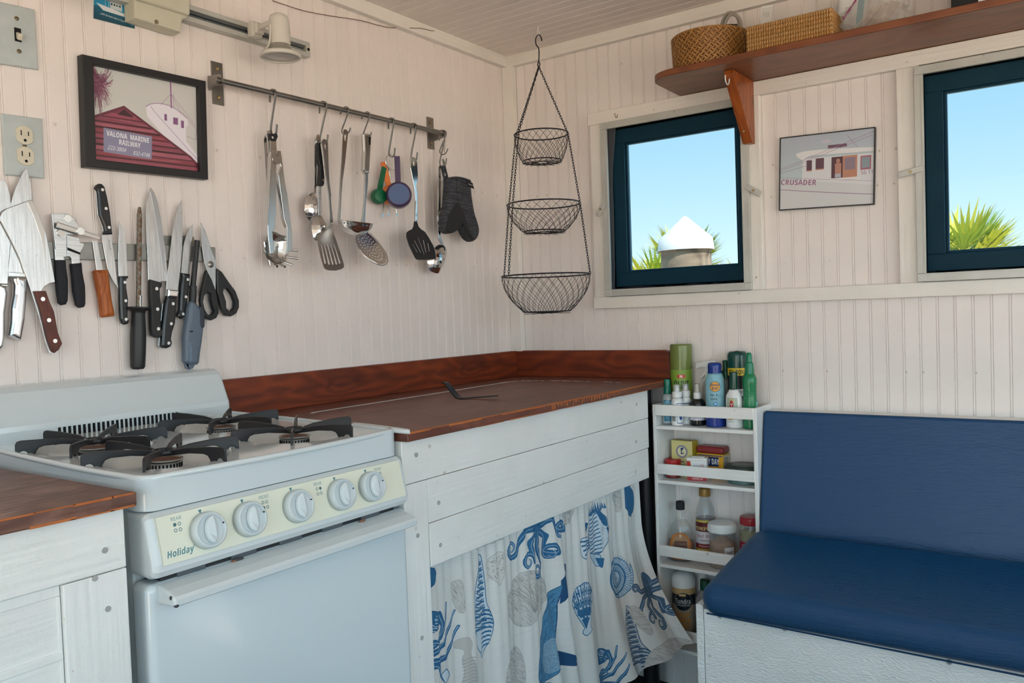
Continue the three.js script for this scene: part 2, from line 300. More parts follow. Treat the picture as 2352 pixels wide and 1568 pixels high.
// ---------------------------------------------------------------- the two windows: aluminium screen frame, screen, wooden sash, pane
function windowUnit(n, [x0, x1, y0, y1], ax0, ax1, ay0, ay1, bulge) {
  const w = structure('window_' + n), fw = 0.021;
  // reveal lining the wall
  part('window_reveal', [box(x0 - 0.004, x0, y0 - 0.004, y1 + 0.004, -0.09, 0.019), box(x1, x1 + 0.004, y0 - 0.004, y1 + 0.004, -0.09, 0.019), box(x0, x1, y0 - 0.004, y0, -0.09, 0.019), box(x0, x1, y1, y1 + 0.004, -0.09, 0.019)], M.trim, w);
  const z0 = 0.0205, z1 = 0.031;
  for (const [a, b, c, d, o] of [[ax0 + 0.018, ax1 - 0.018, ay1 - fw, ay1, 0], [ax0 + 0.018, ax1 - 0.018, ay0, ay0 + fw, 0.1], [ax0, ax0 + fw, ay0 + fw, ay1 - fw, 0.2], [ax1 - fw, ax1, ay0 + fw, ay1 - fw, 0.3]])
    part('screen_frame', box(a, b, c, d, z0, z1, 0.0012, 0, o), M.alu, w);
  for (const [cx, cy] of [[ax0, ay0], [ax1 - fw, ay0], [ax0, ay1 - fw], [ax1 - fw, ay1 - fw]]) part('corner_key', box(cx, cx + fw, cy, cy + fw, z0 - 0.001, z1 + 0.0006, 0.002), M.alu, w);
  part('screen_bead', [box(ax0 + fw - 0.004, ax0 + fw, ay0 + fw, ay1 - fw, z1, z1 + 0.002), box(ax0 + fw, ax1 - fw, ay0 + fw - 0.004, ay0 + fw, z1, z1 + 0.002), box(ax0 + fw, ax1 - fw, ay1 - fw, ay1 - fw + 0.004, z1, z1 + 0.002), box(ax1 - fw, ax1 - fw + 0.004, ay0 + fw, ay1 - fw, z1, z1 + 0.002)], M.alu, w);
  // insect screen, a thin sheet stretched in the frame
  part('insect_screen', new THREE.PlaneGeometry(ax1 - ax0 - 2 * fw, ay1 - ay0 - 2 * fw).translate((ax0 + ax1) / 2, (ay0 + ay1) / 2, 0.024), M.screen, w);
  // sash
  const s0 = x0 + 0.004, s1 = x1 - 0.004, t0 = y0 + 0.018, t1 = y1 - 0.008, zs = -0.052, zf = -0.024, bw = 0.043;
  part('sash_rail', [box(s0, s1, t1 - bw, t1, zs, zf, 0.002, 0)], M.sash, w); part('sash_rail', [box(s0, s1, t0, t0 + bw, zs, zf, 0.002, 0, 0.3)], M.sash, w);
  part('sash_stile', [box(s0, s0 + bw, t0 + bw, t1 - bw, zs, zf, 0.002, 1)], M.sash, w); part('sash_stile', [box(s1 - bw, s1, t0 + bw, t1 - bw, zs, zf, 0.002, 1, 0.3)], M.sash, w);
  const g0 = s0 + bw, g1 = s1 - bw, h0 = t0 + bw, h1 = t1 - bw, m = 0.008;
  part('glazing_bead', [box(g0, g0 + m, h0, h1, -0.044, -0.030, 0.003), box(g1 - m, g1, h0, h1, -0.044, -0.030, 0.003), box(g0, g1, h0, h0 + m, -0.044, -0.030, 0.003), box(g0, g1, h1 - m, h1, -0.044, -0.030, 0.003)], M.sash, w);
  part('pane', new THREE.PlaneGeometry(g1 - g0, h1 - h0).translate((g0 + g1) / 2, (h0 + h1) / 2, -0.041), M.sashGlass, w);
  part('stop_strip', [box(x0, x1, y0, y0 + 0.02, -0.085, -0.05), box(x0, x1, y1 - 0.012, y1, -0.085, -0.05)], M.blackMatte, w);
  // ragged weatherstrip along the foot of the sash
  const sh = new THREE.Shape(); sh.moveTo(x0, y0); let q = x0; while (q < x1 - 0.01) { sh.lineTo(q, y0 + 0.012 + rr(0, 0.006)); q += rr(0.008, 0.03); } sh.lineTo(x1, y0 + 0.014); sh.lineTo(x1, y0);
  part('weatherstrip', ext(sh, 0.004, -0.0236), std({ color: col(0.16, 0.16, 0.18), roughness: 0.9 }), w);
  if (bulge) { // the loose screen cloth along the left jamb, curling back towards the frame
    const c = new THREE.Shape(); c.moveTo(0, 0); c.lineTo(0.024, 0); for (let i = 0; i <= 12; i++) { const t = i / 12; c.lineTo(0.013 + 0.004 * Math.sin(t * 3) + (t > 0.72 ? (t - 0.72) * 0.075 : 0), t * (y1 - y0)); } c.lineTo(0, y1 - y0);
    part('loose_screen', ext(c, 0.0015).translate(x0 + 0.001, y0, 0.004), std({ color: col(0.5, 0.52, 0.56), roughness: 0.8 }), w);
  }
}
windowUnit(1, OPEN[0], 0.377, 0.848, 1.213, 1.756, true);
windowUnit(2, OPEN[1], 1.275, 1.755, 1.213, 1.752, false);

// ---------------------------------------------------------------- outside
{
  const sand = std({ map: tex(256, (x, y) => { const v = nz[((y * 2) % 512) * 512 + ((x * 2) % 512)]; return [186 + v * 40, 164 + v * 38, 140 + v * 36]; }, true, 4), roughness: 1 });
  structure('ground', uvm(new THREE.CylinderGeometry(120, 120, 0.3, 48).translate(0, -1.15, 0), 0), sand);
  const deck = structure('deck');
  const dk = std({ map: woodMap([150, 138, 120], [186, 172, 150], [206, 194, 174], 131, 0.8, 2), roughness: 0.8 });
  for (let i = 0; i < 26; i++) part('plank', box(RX + 0.1, RX + 3.2, -0.16, -0.12, -0.6 + i * 0.2, -0.41 + i * 0.2, 0.004, 0, i * 0.21), dk, deck);
  part('joist', [0, 1, 2].map((i) => box(RX + 0.2 + i * 1.3, RX + 0.32 + i * 1.3, -1.0, -0.16, -0.6, 4.6)), dk, deck);
}
// ---------------------------------------------------------------- things on the left wall
M.plate = std({ map: dirtSpots(186, 194, 194, 611, 30, 0.2, 22), roughness: 0.38 });
M.ivory = std({ map: dirtSpots(214, 206, 186, 613, 30, 0.1, 12), roughness: 0.35 });
M.rust = std({ color: col(0.30, 0.24, 0.16), metalness: 0.8, roughness: 0.5 });
const disc = (r, t, x, y, z, seg = 20) => move(new THREE.CylinderGeometry(r, r, t, seg).rotateX(Math.PI / 2), x, y, z);
function screwHead(parent, r, x, y, z, mat = M.rust) {
  const s = part('screw', lathe([[0, r * 0.5], [r * 0.6, r * 0.4], [r, 0.0002], [r, -0.001], [0, -0.001]], 16).rotateX(Math.PI / 2).translate(x, y, z), mat, parent);
  part('screw_slot', box(x - r * 0.8, x + r * 0.8, y - r * 0.14, y + r * 0.14, z + r * 0.25, z + r * 0.52).applyMatrix4(new THREE.Matrix4()), M.void, s);
  return s;
}
{ // light switch
  const t = onWall('light_switch', 'grey wall plate with one toggle switch above the outlet plate', 'light switch', [0, 1.7188, 1.5854]);
  part('plate', ext(shape([-37.5, 57.5, 34, 60.5, 35, -53, -36.5, -57]), 0.006, 0, 0.0025, 3), M.plate, t);
  part('toggle_bezel', box(-0.0058, 0.0062, -0.0085, 0.0168, 0.0058, 0.0066), M.void, t);
  part('toggle', new RoundedBoxGeometry(0.008, 0.012, 0.014, 3, 0.002).rotateX(0.5).translate(0.001, 0.001, 0.009), M.ivory, t);
  screwHead(t, 0.0042, -0.0003, 0.0344, 0.0062); screwHead(t, 0.0042, 0.0007, -0.0261, 0.0062);
}
{ // outlet
  const t = onWall('electrical_outlet', 'grey plate with two cream three-prong outlets, a knife tip over its lower edge', 'outlet', [0, 1.5168, 1.5842]);
  part('plate', ext(shape([-37, 55, 35.5, 57, 34, -57, -37, -58]), 0.006, 0, 0.0025, 3), M.plate, t);
  for (const y of [0.0198, -0.0190]) {
    const s = new THREE.Shape(), r = 0.0176; s.absarc(0, 0, r, 0.55, Math.PI - 0.55); s.absarc(0, 0, r, Math.PI + 0.55, 2 * Math.PI - 0.55);
    const f = part('receptacle', ext(s, 0.0036, 0.005, 0.0009).translate(0.0005, y, 0), M.ivory, t);
    part('prong_slot', [box(-0.0068, -0.0048, y - 0.001, y + 0.0085, 0.0078, 0.0087), box(0.0062, 0.0082, y - 0.0005, y + 0.0075, 0.0078, 0.0087), disc(0.0027, 0.001, 0.0007, y - 0.0095, 0.0082)], M.void, f);
  }
  screwHead(t, 0.0038, 0, 0, 0.0062);
}
// the framed print of a boat shed with a boat behind it
const shedTex = canvasTex(1200, 950, (c, W, H) => {
  const g = c.createLinearGradient(0, 0, W, H); g.addColorStop(0, '#cfcfcb'); g.addColorStop(1, '#d9d6d4'); c.fillStyle = g; c.fillRect(0, 0, W, H);
  // boat behind
  c.fillStyle = '#efe9f2'; c.beginPath(); c.moveTo(590, 330); c.bezierCurveTo(640, 250, 820, 235, 960, 300); c.lineTo(1080, 370); c.lineTo(1090, 430); c.lineTo(1060, 470); c.lineTo(1060, 620); c.lineTo(1200, 760); c.lineTo(1200, 950); c.lineTo(900, 700); c.lineTo(600, 420); c.fill();
  c.strokeStyle = '#a07aa8'; c.lineWidth = 7; c.beginPath(); c.moveTo(590, 318); c.bezierCurveTo(660, 245, 840, 232, 965, 298); c.lineTo(1085, 370); c.stroke();
  c.lineWidth = 5; c.beginPath(); c.moveTo(640, 300); c.lineTo(690, 360); c.lineTo(1190, 800); c.stroke(); c.lineWidth = 4; c.beginPath(); c.moveTo(1060, 560); c.lineTo(1180, 590); c.lineTo(1190, 470); c.lineTo(1010, 300); c.stroke();
  c.fillStyle = '#8d5f8c'; for (const [x, y, w, h] of [[905, 380, 58, 75], [1000, 400, 36, 80], [800, 360, 30, 70]]) c.fillRect(x, y, w, h);
  c.strokeStyle = '#94598f'; c.lineWidth = 14; c.beginPath(); c.moveTo(885, 0); c.lineTo(885, 285); c.stroke(); c.lineWidth = 3; for (const [x, y] of [[760, 270], [1010, 330], [1190, 440]]) { c.beginPath(); c.moveTo(885, 130); c.lineTo(x, y); c.stroke(); } c.beginPath(); c.moveTo(915, 120); c.lineTo(915, 280); c.stroke();
  // shed of weathered boards under a gable
  c.save(); c.beginPath(); c.moveTo(0, 520); c.lineTo(345, 355); c.lineTo(1100, 775); c.lineTo(1200, 860); c.lineTo(1200, 950); c.lineTo(0, 950); c.clip();
  c.fillStyle = '#7b3346'; c.fillRect(0, 340, W, 620);
  for (let i = 0; i < 10; i++) { const y = 430 + i * 58; c.fillStyle = ['#9a4a5e', '#8b4056', '#a85a6c', '#8f3c4c'][i % 4]; c.beginPath(); c.moveTo(-10, y + 14); c.lineTo(W, y + 4); c.lineTo(W, y + 46); c.lineTo(-10, y + 54); c.fill(); c.strokeStyle = 'rgba(225,170,170,.35)'; c.lineWidth = 3; for (let k = 0; k < 5; k++) { c.beginPath(); c.moveTo(rr(0, 1000), y + rr(14, 46)); c.lineTo(rr(100, 1200), y + rr(10, 44)); c.stroke(); } c.strokeStyle = '#3c1220'; c.lineWidth = 6 + (i % 3) * 6; c.beginPath(); c.moveTo(0, y + 57); c.lineTo(W, y + 49); c.stroke(); }
  c.restore();
  c.strokeStyle = '#6b2b42'; c.lineWidth = 26; c.beginPath(); c.moveTo(-10, 528); c.lineTo(345, 362); c.lineTo(1110, 790); c.lineTo(1200, 868); c.stroke();
  c.fillStyle = '#3c1626'; c.beginPath(); c.moveTo(345, 385); c.lineTo(270, 450); c.lineTo(450, 455); c.fill();
  // palm fronds top left
  for (let i = 0; i < 260; i++) { const a = rr(-0.4, 1.9), l = rr(120, 310); c.strokeStyle = ['#5c2444', '#7a3a58', '#94566e'][i % 3]; c.lineWidth = rr(2, 4); c.beginPath(); c.moveTo(rr(-80, 40), rr(-60, 280)); c.quadraticCurveTo(60 + l * 0.3 * Math.cos(a), 100 + l * 0.4, 20 + l * Math.cos(a) * 0.72, 40 + l * Math.sin(a) + rr(0, 190)); c.stroke(); }
  // the sign
  c.save(); c.translate(120, 605); c.rotate(0.035); c.fillStyle = '#8d8ba8'; c.fillRect(0, 0, 530, 245); c.fillStyle = '#f2f0f4'; c.font = 'bold 72px sans-serif'; c.textAlign = 'center'; c.textBaseline = 'middle';
  c.fillText('VALONA  MARINE', 265, 50, 470); c.fillText('RAILWAY', 280, 118, 240); c.font = 'italic 56px sans-serif'; c.fillText('222-3804', 140, 192, 200); c.fillText('832-4748', 412, 205, 190); c.restore();
});
function facePlate(w, h, z, t, rough = 0.3) { const g = new THREE.PlaneGeometry(w, h).translate(0, 0, z); return [g, phy({ map: t, roughness: rough, clearcoat: 1, clearcoatRoughness: 0.05 })]; }
{
  const t = onWall('picture_frame', 'black wooden frame with a faded print of a boat shed and boat', 'picture', [0, 1.6123, 1.3459]);
  part('frame', ext(shape([-127.7, 97.8, 149.4, 102.3, 143.8, -117.7, -132.1, -123], [[-106.4, 82.6, -110.1, -105.6, 125.2, -102.1, 130.9, 86.4]]), 0.021, 0.001, 0.0015), M.black, t);
  // the print fills the opening (a slightly skewed rectangle)
  const g = new THREE.PlaneGeometry(1, 1), p = g.attributes.position, q = [[-107.5, 83.6], [132, 87.4], [-111, -106.6], [126, -103]]; for (let i = 0; i < 4; i++) p.setXYZ(i, q[i][0] / 1000, q[i][1] / 1000, 0.010); g.computeVertexNormals();
  part('print', g, phy({ map: shedTex, roughness: 0.35, clearcoat: 0.8, clearcoatRoughness: 0.06 }), t);
  part('backing', ext(shape([-118, 90, 140, 94, 134, -110, -121, -114]), 0.006, 0.001), M.black, t);
}
{ // postcard tucked behind the track
  const tx = canvasTex(512, 400, (c, W, H) => {
    const g = c.createLinearGradient(0, 0, 0, H); g.addColorStop(0, '#2288b8'); g.addColorStop(0.6, '#2f9cc4'); g.addColorStop(0.62, '#1d6a86'); g.addColorStop(1, '#164a5c'); c.fillStyle = g; c.fillRect(0, 0, W, H);
    c.fillStyle = '#e8ecee'; c.beginPath(); c.moveTo(40, 215); c.lineTo(380, 250); c.lineTo(490, 225); c.lineTo(470, 290); c.lineTo(120, 280); c.fill(); c.fillStyle = '#cfd8da'; c.fillRect(210, 160, 150, 75); c.fillRect(240, 130, 90, 40); c.fillStyle = '#27424c'; for (let i = 0; i < 4; i++) c.fillRect(220 + i * 34, 172, 20, 22);
    c.strokeStyle = '#d8dcde'; c.lineWidth = 4; for (const x of [150, 190, 300]) { c.beginPath(); c.moveTo(x, 240); c.lineTo(x + 10, 20); c.stroke(); } c.fillStyle = '#f0f3f4'; c.font = 'italic 27px sans-serif'; c.save(); c.translate(70, 330); c.rotate(0.06); c.fillText('...with the best view in Coastal Georgia', 0, 0, 430); c.restore();
  });
  const g = ext(shape([-47.7, 36, 29, 56.7, 35.5, -18.7, -52.1, -20.6]), 0.0012, 0.0004), p = g.attributes.position, uv = g.attributes.uv; for (let i = 0; i < p.count; i++) uv.setXY(i, (p.getX(i) + 0.052) / 0.0875, (p.getY(i) + 0.0206) / 0.072);
  const t = onWall('postcard', 'blue postcard of a white boat tucked behind the light track', 'postcard', [0, 1.8151, 1.3836]);
  part('card', g, print(tx, 0.25), t);
}
// ---------------------------------------------------------------- track light
M.beige = std({ map: dirtSpots(208, 204, 184, 701, 14, 0.25, 12), roughness: 0.45 });
M.cream = std({ color: col(0.66, 0.62, 0.55), roughness: 0.42 });
{
  const t = onWall('light_track', 'grey aluminium light track with a cream feed box, running above the print', 'track');
  t.position.set(0, 0, 0);
  const zs = 0.8885, u0 = -1.75, u1 = -zs, y0 = 1.8375, y1 = 1.8745;
  part('rail', [box(u0, u1, y0, y0 + 0.011, 0.0005, 0.0235, 0.001), box(u0, u1, y1 - 0.011, y1, 0.0005, 0.0235, 0.001), box(u0, u1, y0 + 0.011, y1 - 0.011, 0.0005, 0.006)], M.alu, t);
  part('channel', [box(u0, u1 - 0.012, y0 + 0.012, y0 + 0.0155, 0.006, 0.016), box(u0, u1 - 0.012, y1 - 0.0155, y1 - 0.012, 0.006, 0.016)], std({ color: col(0.12, 0.13, 0.14), roughness: 0.5 }), t);
  const pr = canvasTex(1024, 64, (c) => { c.fillStyle = '#7d8589'; c.fillRect(0, 0, 1024, 64); c.fillStyle = '#2c3236'; c.font = '15px sans-serif'; c.beginPath(); c.arc(250, 34, 20, 0, 7); c.fill(); for (let i = 0; i < 3; i++) { c.fillText('SUITABLE FOR DRY LOCATIONS ONLY   120 V  20 A  MAX', 290, 20 + i * 18, 460); c.fillText('TRACK SECTION', 60, 20 + i * 18, 150); } });
  const lab = new THREE.PlaneGeometry(0.2, 0.0085); lab.translate(-1.13, (y0 + y1) / 2, 0.0064); part('printed_label', lab, print(pr, 0.5), t);
  const cap = part('end_cap', box(u1 - 0.012, u1, y0 + 0.010, y1 - 0.010, 0.004, 0.0232, 0.001), M.beige, t); part('screw', disc(0.0042, 0.002, u1 - 0.006, (y0 + y1) / 2, 0.0229), M.void, cap);
  const fb = part('feed_box', [box(-1.372, -1.247, 1.839, 1.93, 0.0005, 0.052, 0.006), ext(shape([-1371, 1803, -1266, 1800.5, -1261, 1828, -1248, 1838, -1248, 1850, -1371.5, 1850]), 0.042, 0.0005, 0.005)], M.beige, t);
  part('screw', disc(0.0045, 0.002, -1.3235, 1.8075, 0.0425), M.rust, fb);
}
function spotlight(label, o) {
  const t = thing('track_spotlight', label, 'spotlight', o); // base on the wall behind the track
  part('clip', [new RoundedBoxGeometry(0.022, 0.036, 0.030, 3, 0.005).translate(0.033, 0, 0), new RoundedBoxGeometry(0.014, 0.026, 0.024, 3, 0.004).translate(0.047, 0, 0)], M.cream, t);
  part('arm', bar([0.05, 0.002, 0], [0.115, 0.008, 0], 0.0065, 14), M.cream, t);
  const b = part('lamp_body', lathe([[0, 0.028], [0.012, 0.027], [0.02, 0.022], [0.0235, 0.012], [0.0238, -0.042], [0.0225, -0.044], [0, -0.044]], 28).translate(0.12, -0.01, 0), M.cream, t);
  part('bracket', tube([[0.12, -0.012, 0.0245], [0.12, -0.04, 0.0265], [0.12, -0.055, 0.030], [0.12, -0.073, 0.041]], 0.0022, 16, 6), M.cream, b);
  const mesh = []; for (let r = 0; r < 5; r++) for (let k = 0; k < 26; k++) { const a = ((k + r * 0.5) / 26) * Math.PI * 2, q = 0.0232 + r * 0.0016, y = -0.056 - r * 0.0034; mesh.push(new THREE.SphereGeometry(0.0011, 5, 4).translate(0.12 + Math.cos(a) * q, y, Math.sin(a) * q)); }
  part('cage', lathe([[0.0225, -0.052], [0.0235, -0.056], [0.0315, -0.0735], [0.0305, -0.0735], [0.0215, -0.055], [0.0215, -0.052]], 28).translate(0.12, 0, 0), std({ color: col(0.22, 0.2, 0.17), roughness: 0.6 }), b);
  const c = part('mesh', mesh, M.cream, b); c.userData.kind = 'stuff';
  part('rim', lathe([[0.029, -0.0715], [0.044, -0.0725], [0.047, -0.076], [0.0465, -0.081], [0.043, -0.083], [0.041, -0.0815], [0.041, -0.077], [0.029, -0.074]], 36).translate(0.12, 0, 0), M.cream, b);
  part('lens', lathe([[0, -0.0795], [0.02, -0.0795], [0.041, -0.0785], [0.041, -0.077], [0, -0.077]], 28).translate(0.12, 0, 0), std({ color: col(0.42, 0.41, 0.40), roughness: 0.12, metalness: 0.4 }), b);
  return t;
}
spotlight('cream spotlight at the end of the light track, right above the pot rail', [0, 1.858, 1.065]);
{ const s = spotlight('grey spotlight at the top left, before the blue postcard', [0, 1.858, 1.478]); s.children.filter((c) => c.name === 'lamp_body').forEach((b) => { b.position.set(0.02, 0.013, 0.004); b.rotation.set(0.12, 0, 0.10); }); }
// thin brown cord strung along the top of the wall
single('cord', 'thin brown cord strung along the top of the wall', 'cord', tube([-0.2479, -0.0474, -0.1523, -0.0453, -0.0639, -0.0346, 0.0474, -0.0176, 0.1149, -0.0129, 0.1678, -0.0065, 0.2046, 0.0042].reduce((a, v, i, s) => (i % 2 ? a : [...a, [0.0035 + i * 0.0004, 2.0044 + s[i + 1], 0.7369 - v]]), []).concat([[0.0225, 2.011, 0.5], [0.024, 2.0215, 0.455], [0.0235, 2.026, 0.41], [0.0235, 2.029, 0.398]]), 0.0009, 90, 5), std({ color: col(0.19, 0.075, 0.05), roughness: 0.7 }));

// ---------------------------------------------------------------- the pot rail, its hooks and the tools on it
{
  const t = onWall('pot_rail', 'dark steel rail on two wall brackets with cooking tools on it', 'rail', [0, 0, 0]);
  part('bar', bar([-1.186, 1.7158, 0.042], [-0.392, 1.7198, 0.042], 0.0068, 18), M.rail, t);
  for (const [z, y0, y1] of [[1.1525, 1.673, 1.7705], [0.4085, 1.6765, 1.7715]]) {
    const br = part('bracket', [ext(shape([-z * 1000 - 15, y0 * 1000, -z * 1000 + 15, y0 * 1000, -z * 1000 + 15, y1 * 1000, -z * 1000 - 15, y1 * 1000]), 0.003, 0.0005, 0.0005)], M.rail, t);
    const s = new THREE.Shape(); s.moveTo(0.003, -0.016); s.lineTo(0.042, -0.011); s.absarc(0.042, 0, 0.0125, -1.2, 1.4); s.lineTo(0.003, 0.016);
    part('arm', ext(s, 0.003, 0).rotateY(-Math.PI / 2).translate(-z - (z > 1 ? 0.022 : -0.0135), 1.7175, 0), M.rail, br);
    for (const q of [y0 + 0.016, y1 - 0.016]) part('screw', lathe([[0, 0.002], [0.002, 0.002], [0.0022, 0.003], [0.0042, 0.0026], [0.0046, 0], [0, 0]], 14).rotateX(Math.PI / 2).translate(-z, q, 0.0034), M.brass, br);
    if (z > 1) part('bolt', lathe([[0, 0.003], [0.004, 0.003], [0.0055, 0]], 6).rotateZ(Math.PI / 2).translate(-z - 0.0222, 1.7175, 0.032), M.rail, br);
  }
}
function ribbon(p, th, width) { // strip bent in the plane across the rail: points (out of wall, up)
  const c = new THREE.SplineCurve(p.map(([a, b]) => new THREE.Vector2(a, b))), N = 44, L = [], R = [];
  for (let i = 0; i <= N; i++) { const q = c.getPoint(i / N), d = c.getTangent(i / N), n = new THREE.Vector2(-d.y, d.x).multiplyScalar(th / 2); L.push(q.clone().add(n)); R.unshift(q.clone().sub(n)); }
  return ext(new THREE.Shape([...L, ...R]), width, -width / 2, 0.0004, 1).rotateY(-Math.PI / 2);
}
const hookLong = ribbon([[-0.0125, -0.02], [-0.0115, -0.006], [-0.007, 0.0068], [0.0005, 0.0086], [0.0084, 0.0042], [0.0079, -0.010], [-0.003, -0.046], [-0.0135, -0.082], [-0.012, -0.094], [-0.003, -0.1], [0.005, -0.095], [0.0095, -0.076]], 0.0022, 0.0058);
const hookShort = ribbon([[-0.021, -0.0065], [-0.013, 0.001], [-0.0062, 0.0078], [0.0022, 0.0086], [0.0083, 0.003], [0.0068, -0.006], [-0.005, -0.028], [-0.0165, -0.048], [-0.0155, -0.058], [-0.005, -0.063], [0.007, -0.057], [0.0125, -0.047]], 0.0026, 0.0032);
[['long', 1.0278, 0, 'flat steel S-hook carrying the tongs'], ['long', 0.8697, 0.3, 'steel S-hook carrying the black-handled spoon and slotted turner'], ['short', 0.7915, 0.1, 'short steel S-hook carrying the ladle'], ['short', 0.7146, 0.08, 'short steel S-hook carrying the skimmer'], ['long', 0.6207, 0, 'flat steel S-hook carrying the purple measuring cup'], ['long', 0.5285, 0.05, 'flat steel S-hook carrying the black nylon turner'], ['long', 0.3985, 0.18, 'steel S-hook carrying the oven mitt at the rail end'], ['short', 0.3935, 0.1, 'short steel S-hook with only a small wire loop in it']].forEach(([k, z, a, l]) => {
  const h = onWall('s_hook', l, 'hook', [0.042, 1.7175 + (1.0 - z) * 0.004, z], 'S-hooks on the pot rail'); h.rotation.y += a; part('hook', k === 'long' ? hookLong : hookShort, M.hook, h);
  if (z === 0.3935) part('wire_loop', tube([[0, -0.02, 0.004], [0.001, -0.05, 0], [0.002, -0.057, -0.003], [0, -0.05, -0.002], [0, -0.02, 0.001]], 0.0007, 20, 5), M.hook, h);
});
const TOOLS = 'cooking tools on the pot rail';
{ // pasta server behind the tongs, on the same hook
  const t = onWall('pasta_server', 'steel toothed pasta server hanging behind the tongs', 'pasta server', [0.024, 1.3553, 1.037], TOOLS);
  const b = dish([-29.8, 18.2, -12.4, 29.8, 10.7, 22.4, 30, 18, 28, -11, 24, -36, 5.9, -46.3, -8.3, -47.5, -26.5, -39.1, -35.3, -31.9, -38.2, -16.9, -34.3, 4.4], -0.016, 0.0014);
  part('bowl', b.translate(0, 0, 0.022), M.steel, t);
  for (const [x0, y0, x1, y1, z] of [[26, 12, 30, 20, 1], [27, -12, 48.6, -13.5, 2], [26, -29, 47.5, -33.5, 2], [19, -42, 30.5, -50, 2], [4, -47, 7.5, -54.5, 2], [-14, -46, -15.5, -54, 2], [-27, -38, -24, -50, 0], [-33, 8, -30, 18, 0], [-36, -8, -38, 4, 0], [-36, -22, -40, -14, 0]]) part('tooth', bar([x0 / 1000, y0 / 1000, 0.02], [x1 / 1000, y1 / 1000, 0.020 + z * 0.008], 0.0032, 8), M.steel, t);
  part('handle', ext(shape([-9, 20, -3, 20, -4, 120, -6, 248, -11, 262, -16, 248, -14, 120]), 0.0018, 0.012, 0.0006).rotateX(-0.02), M.steel, t);
}
{
  const t = onWall('tongs', 'long polished steel tongs with a black pull ring', 'tongs', [0.05, 1.5863, 1.038], TOOLS);
  part('pull_ring', ext(shape([-18, 28.9, 7.3, 31.3, 9.3, 25.5, 2.6, 13.2, -10.6, 11.2, -16.8, 17.1], [[-10, 24, -8, 18.5, -2, 17.8, -1, 24]], 0), 0.005, 0, 0.0012), M.black, t);
  part('neck', ext(shape([-13, 14, 4.5, 15, 5.1, -14, -15.6, -14]), 0.004, 0, 0.001), M.steel, t);
  part('back_strip', ext(shape([-18, 36, -9, 38, -11, 10, -14, -20, -17, -18]), 0.003, -0.004, 0.001), M.steel, t);
  const armL = part('arm', [ext(shape([-14.7, -11.4, -2, -10, -2, -40, -3.4, -60.9, -1.9, -67, -9.7, -157, -14.6, -195, -23.4, -203, -19.6, -250.5, -24.5, -256, -32.8, -255.6, -36.3, -219, -36.5, -189, -32.1, -143.7, -24.4, -87.4, -18.2, -25]), 0.003, 0.006, 0.0012), ext(shape([-18.4, -25, -14.8, -25, -21, -87, -28.5, -144, -33, -189, -36.5, -189, -32.1, -143.7, -24.4, -87.4]), 0.012, -0.003, 0.001)], M.steel, t);
  const armR = part('arm', [ext(shape([-2, -10, 12.3, -8.1, 14.8, -22.2, 20.9, -82.5, 26.2, -108.1, 32.5, -169, 35.4, -202.8, 33.1, -244.6, 24.1, -249.5, 16.1, -255.2, 20.7, -189.8, 13.2, -170.4, 8.1, -125.1, 1.5, -68, 3, -60, 11, -46, 8, -40, -2, -38]), 0.003, 0.006, 0.0012), ext(shape([1.5, -68, 4.8, -68, 11.5, -125, 16.5, -170, 23.8, -189.8, 20.7, -189.8, 13.2, -170.4, 8.1, -125.1]), 0.012, -0.003, 0.001)], M.steel, t);
  part('hinge', disc(0.0125, 0.004, -0.001, -0.030, 0.0085), M.steel, t); part('screw', disc(0.0032, 0.002, 0.0003, -0.0204, 0.0112), M.rail, t);
  void armL; void armR;
}
const blades = (parent, mat, hinge, w, ang, list, th = 0.0014, name = 'blade') => { const m = part(name, ext(shape(list[0], list.slice(1)), th, 0, 0.0005), mat, parent); m.position.set(0, hinge / 1000, w / 1000); m.rotation.x = ang; return m; };
{
  const t = onWall('serving_spoon', 'large steel spoon furthest back on the second hook', 'spoon', [0.03, 1.4706, 0.9081], TOOLS);
  part('bowl', dish([-0.9, 23.3, 5.4, 18.9, 11.7, 12.8, 22.1, 2, 27.4, -14.5, 26.9, -31.4, 20.4, -47.1, 10.1, -54.6, -3.2, -57.1, -15.8, -49.7, -24.7, -35.4, -28, -19.1, -26, -2.4, -20, 9.8, -9.9, 17.4], 0.014, 0.0014), M.chrome, t);
  part('handle', ext(shape([10.9, 145.2, 18.4, 146.3, 15.2, 89.6, 10, 35.8, 7.2, 20, -1.5, 18, 5.2, 43.3, 7.3, 88.7]), 0.003, 0.002, 0.001), M.steel, t);
}
{
  const t = onWall('slotted_spoon', 'black-handled spoon with a narrow steel shank, between the large spoon and the slotted turner', 'spoon', [0.046, 1.4197, 0.9045], TOOLS);
  part('handle', ext(shape([1.6, 195.4, 11.2, 198.4, 15.6, 163.8, 20, 111.3, 18, 94.8, 13.5, 88.7, -2.4, 87.8, 2.4, 117.1, 4.7, 138.4, -1.8, 153.5]), 0.011, -0.004, 0.003, 3), M.blackGloss, t);
  part('end_cap', ext(shape([5, 218.3, 12.1, 214.6, 14.7, 203.7, 9, 197.3, -1.5, 195, -3.1, 204.3], [], 4), 0.006, -0.001, 0.002), M.steel, t);
  part('shank', ext(shape([-0.3, 92, 12.4, 92, 6.5, 15, -3, 14]), 0.002, 0, 0.0006), M.blade, t);
  const b = part('bowl', dish([-2.5, -0.3, 5.2, -0.5, 14.7, -10.1, 22.5, -23.2, 21.4, -37, 12.6, -49.5, -5.2, -64.2, -25, -66.1, -28.1, -51.9, -28.6, -35.1, -25.4, -21.4, -15.8, -8.9], 0.012, 0.0014), M.chrome, t); b.position.set(0, 0.0159, 0); b.rotation.x = -0.1194;
  part('rivet', disc(0.003, 0.001, 0.0143, 0.1042, 0.0072), M.brass, t);
}
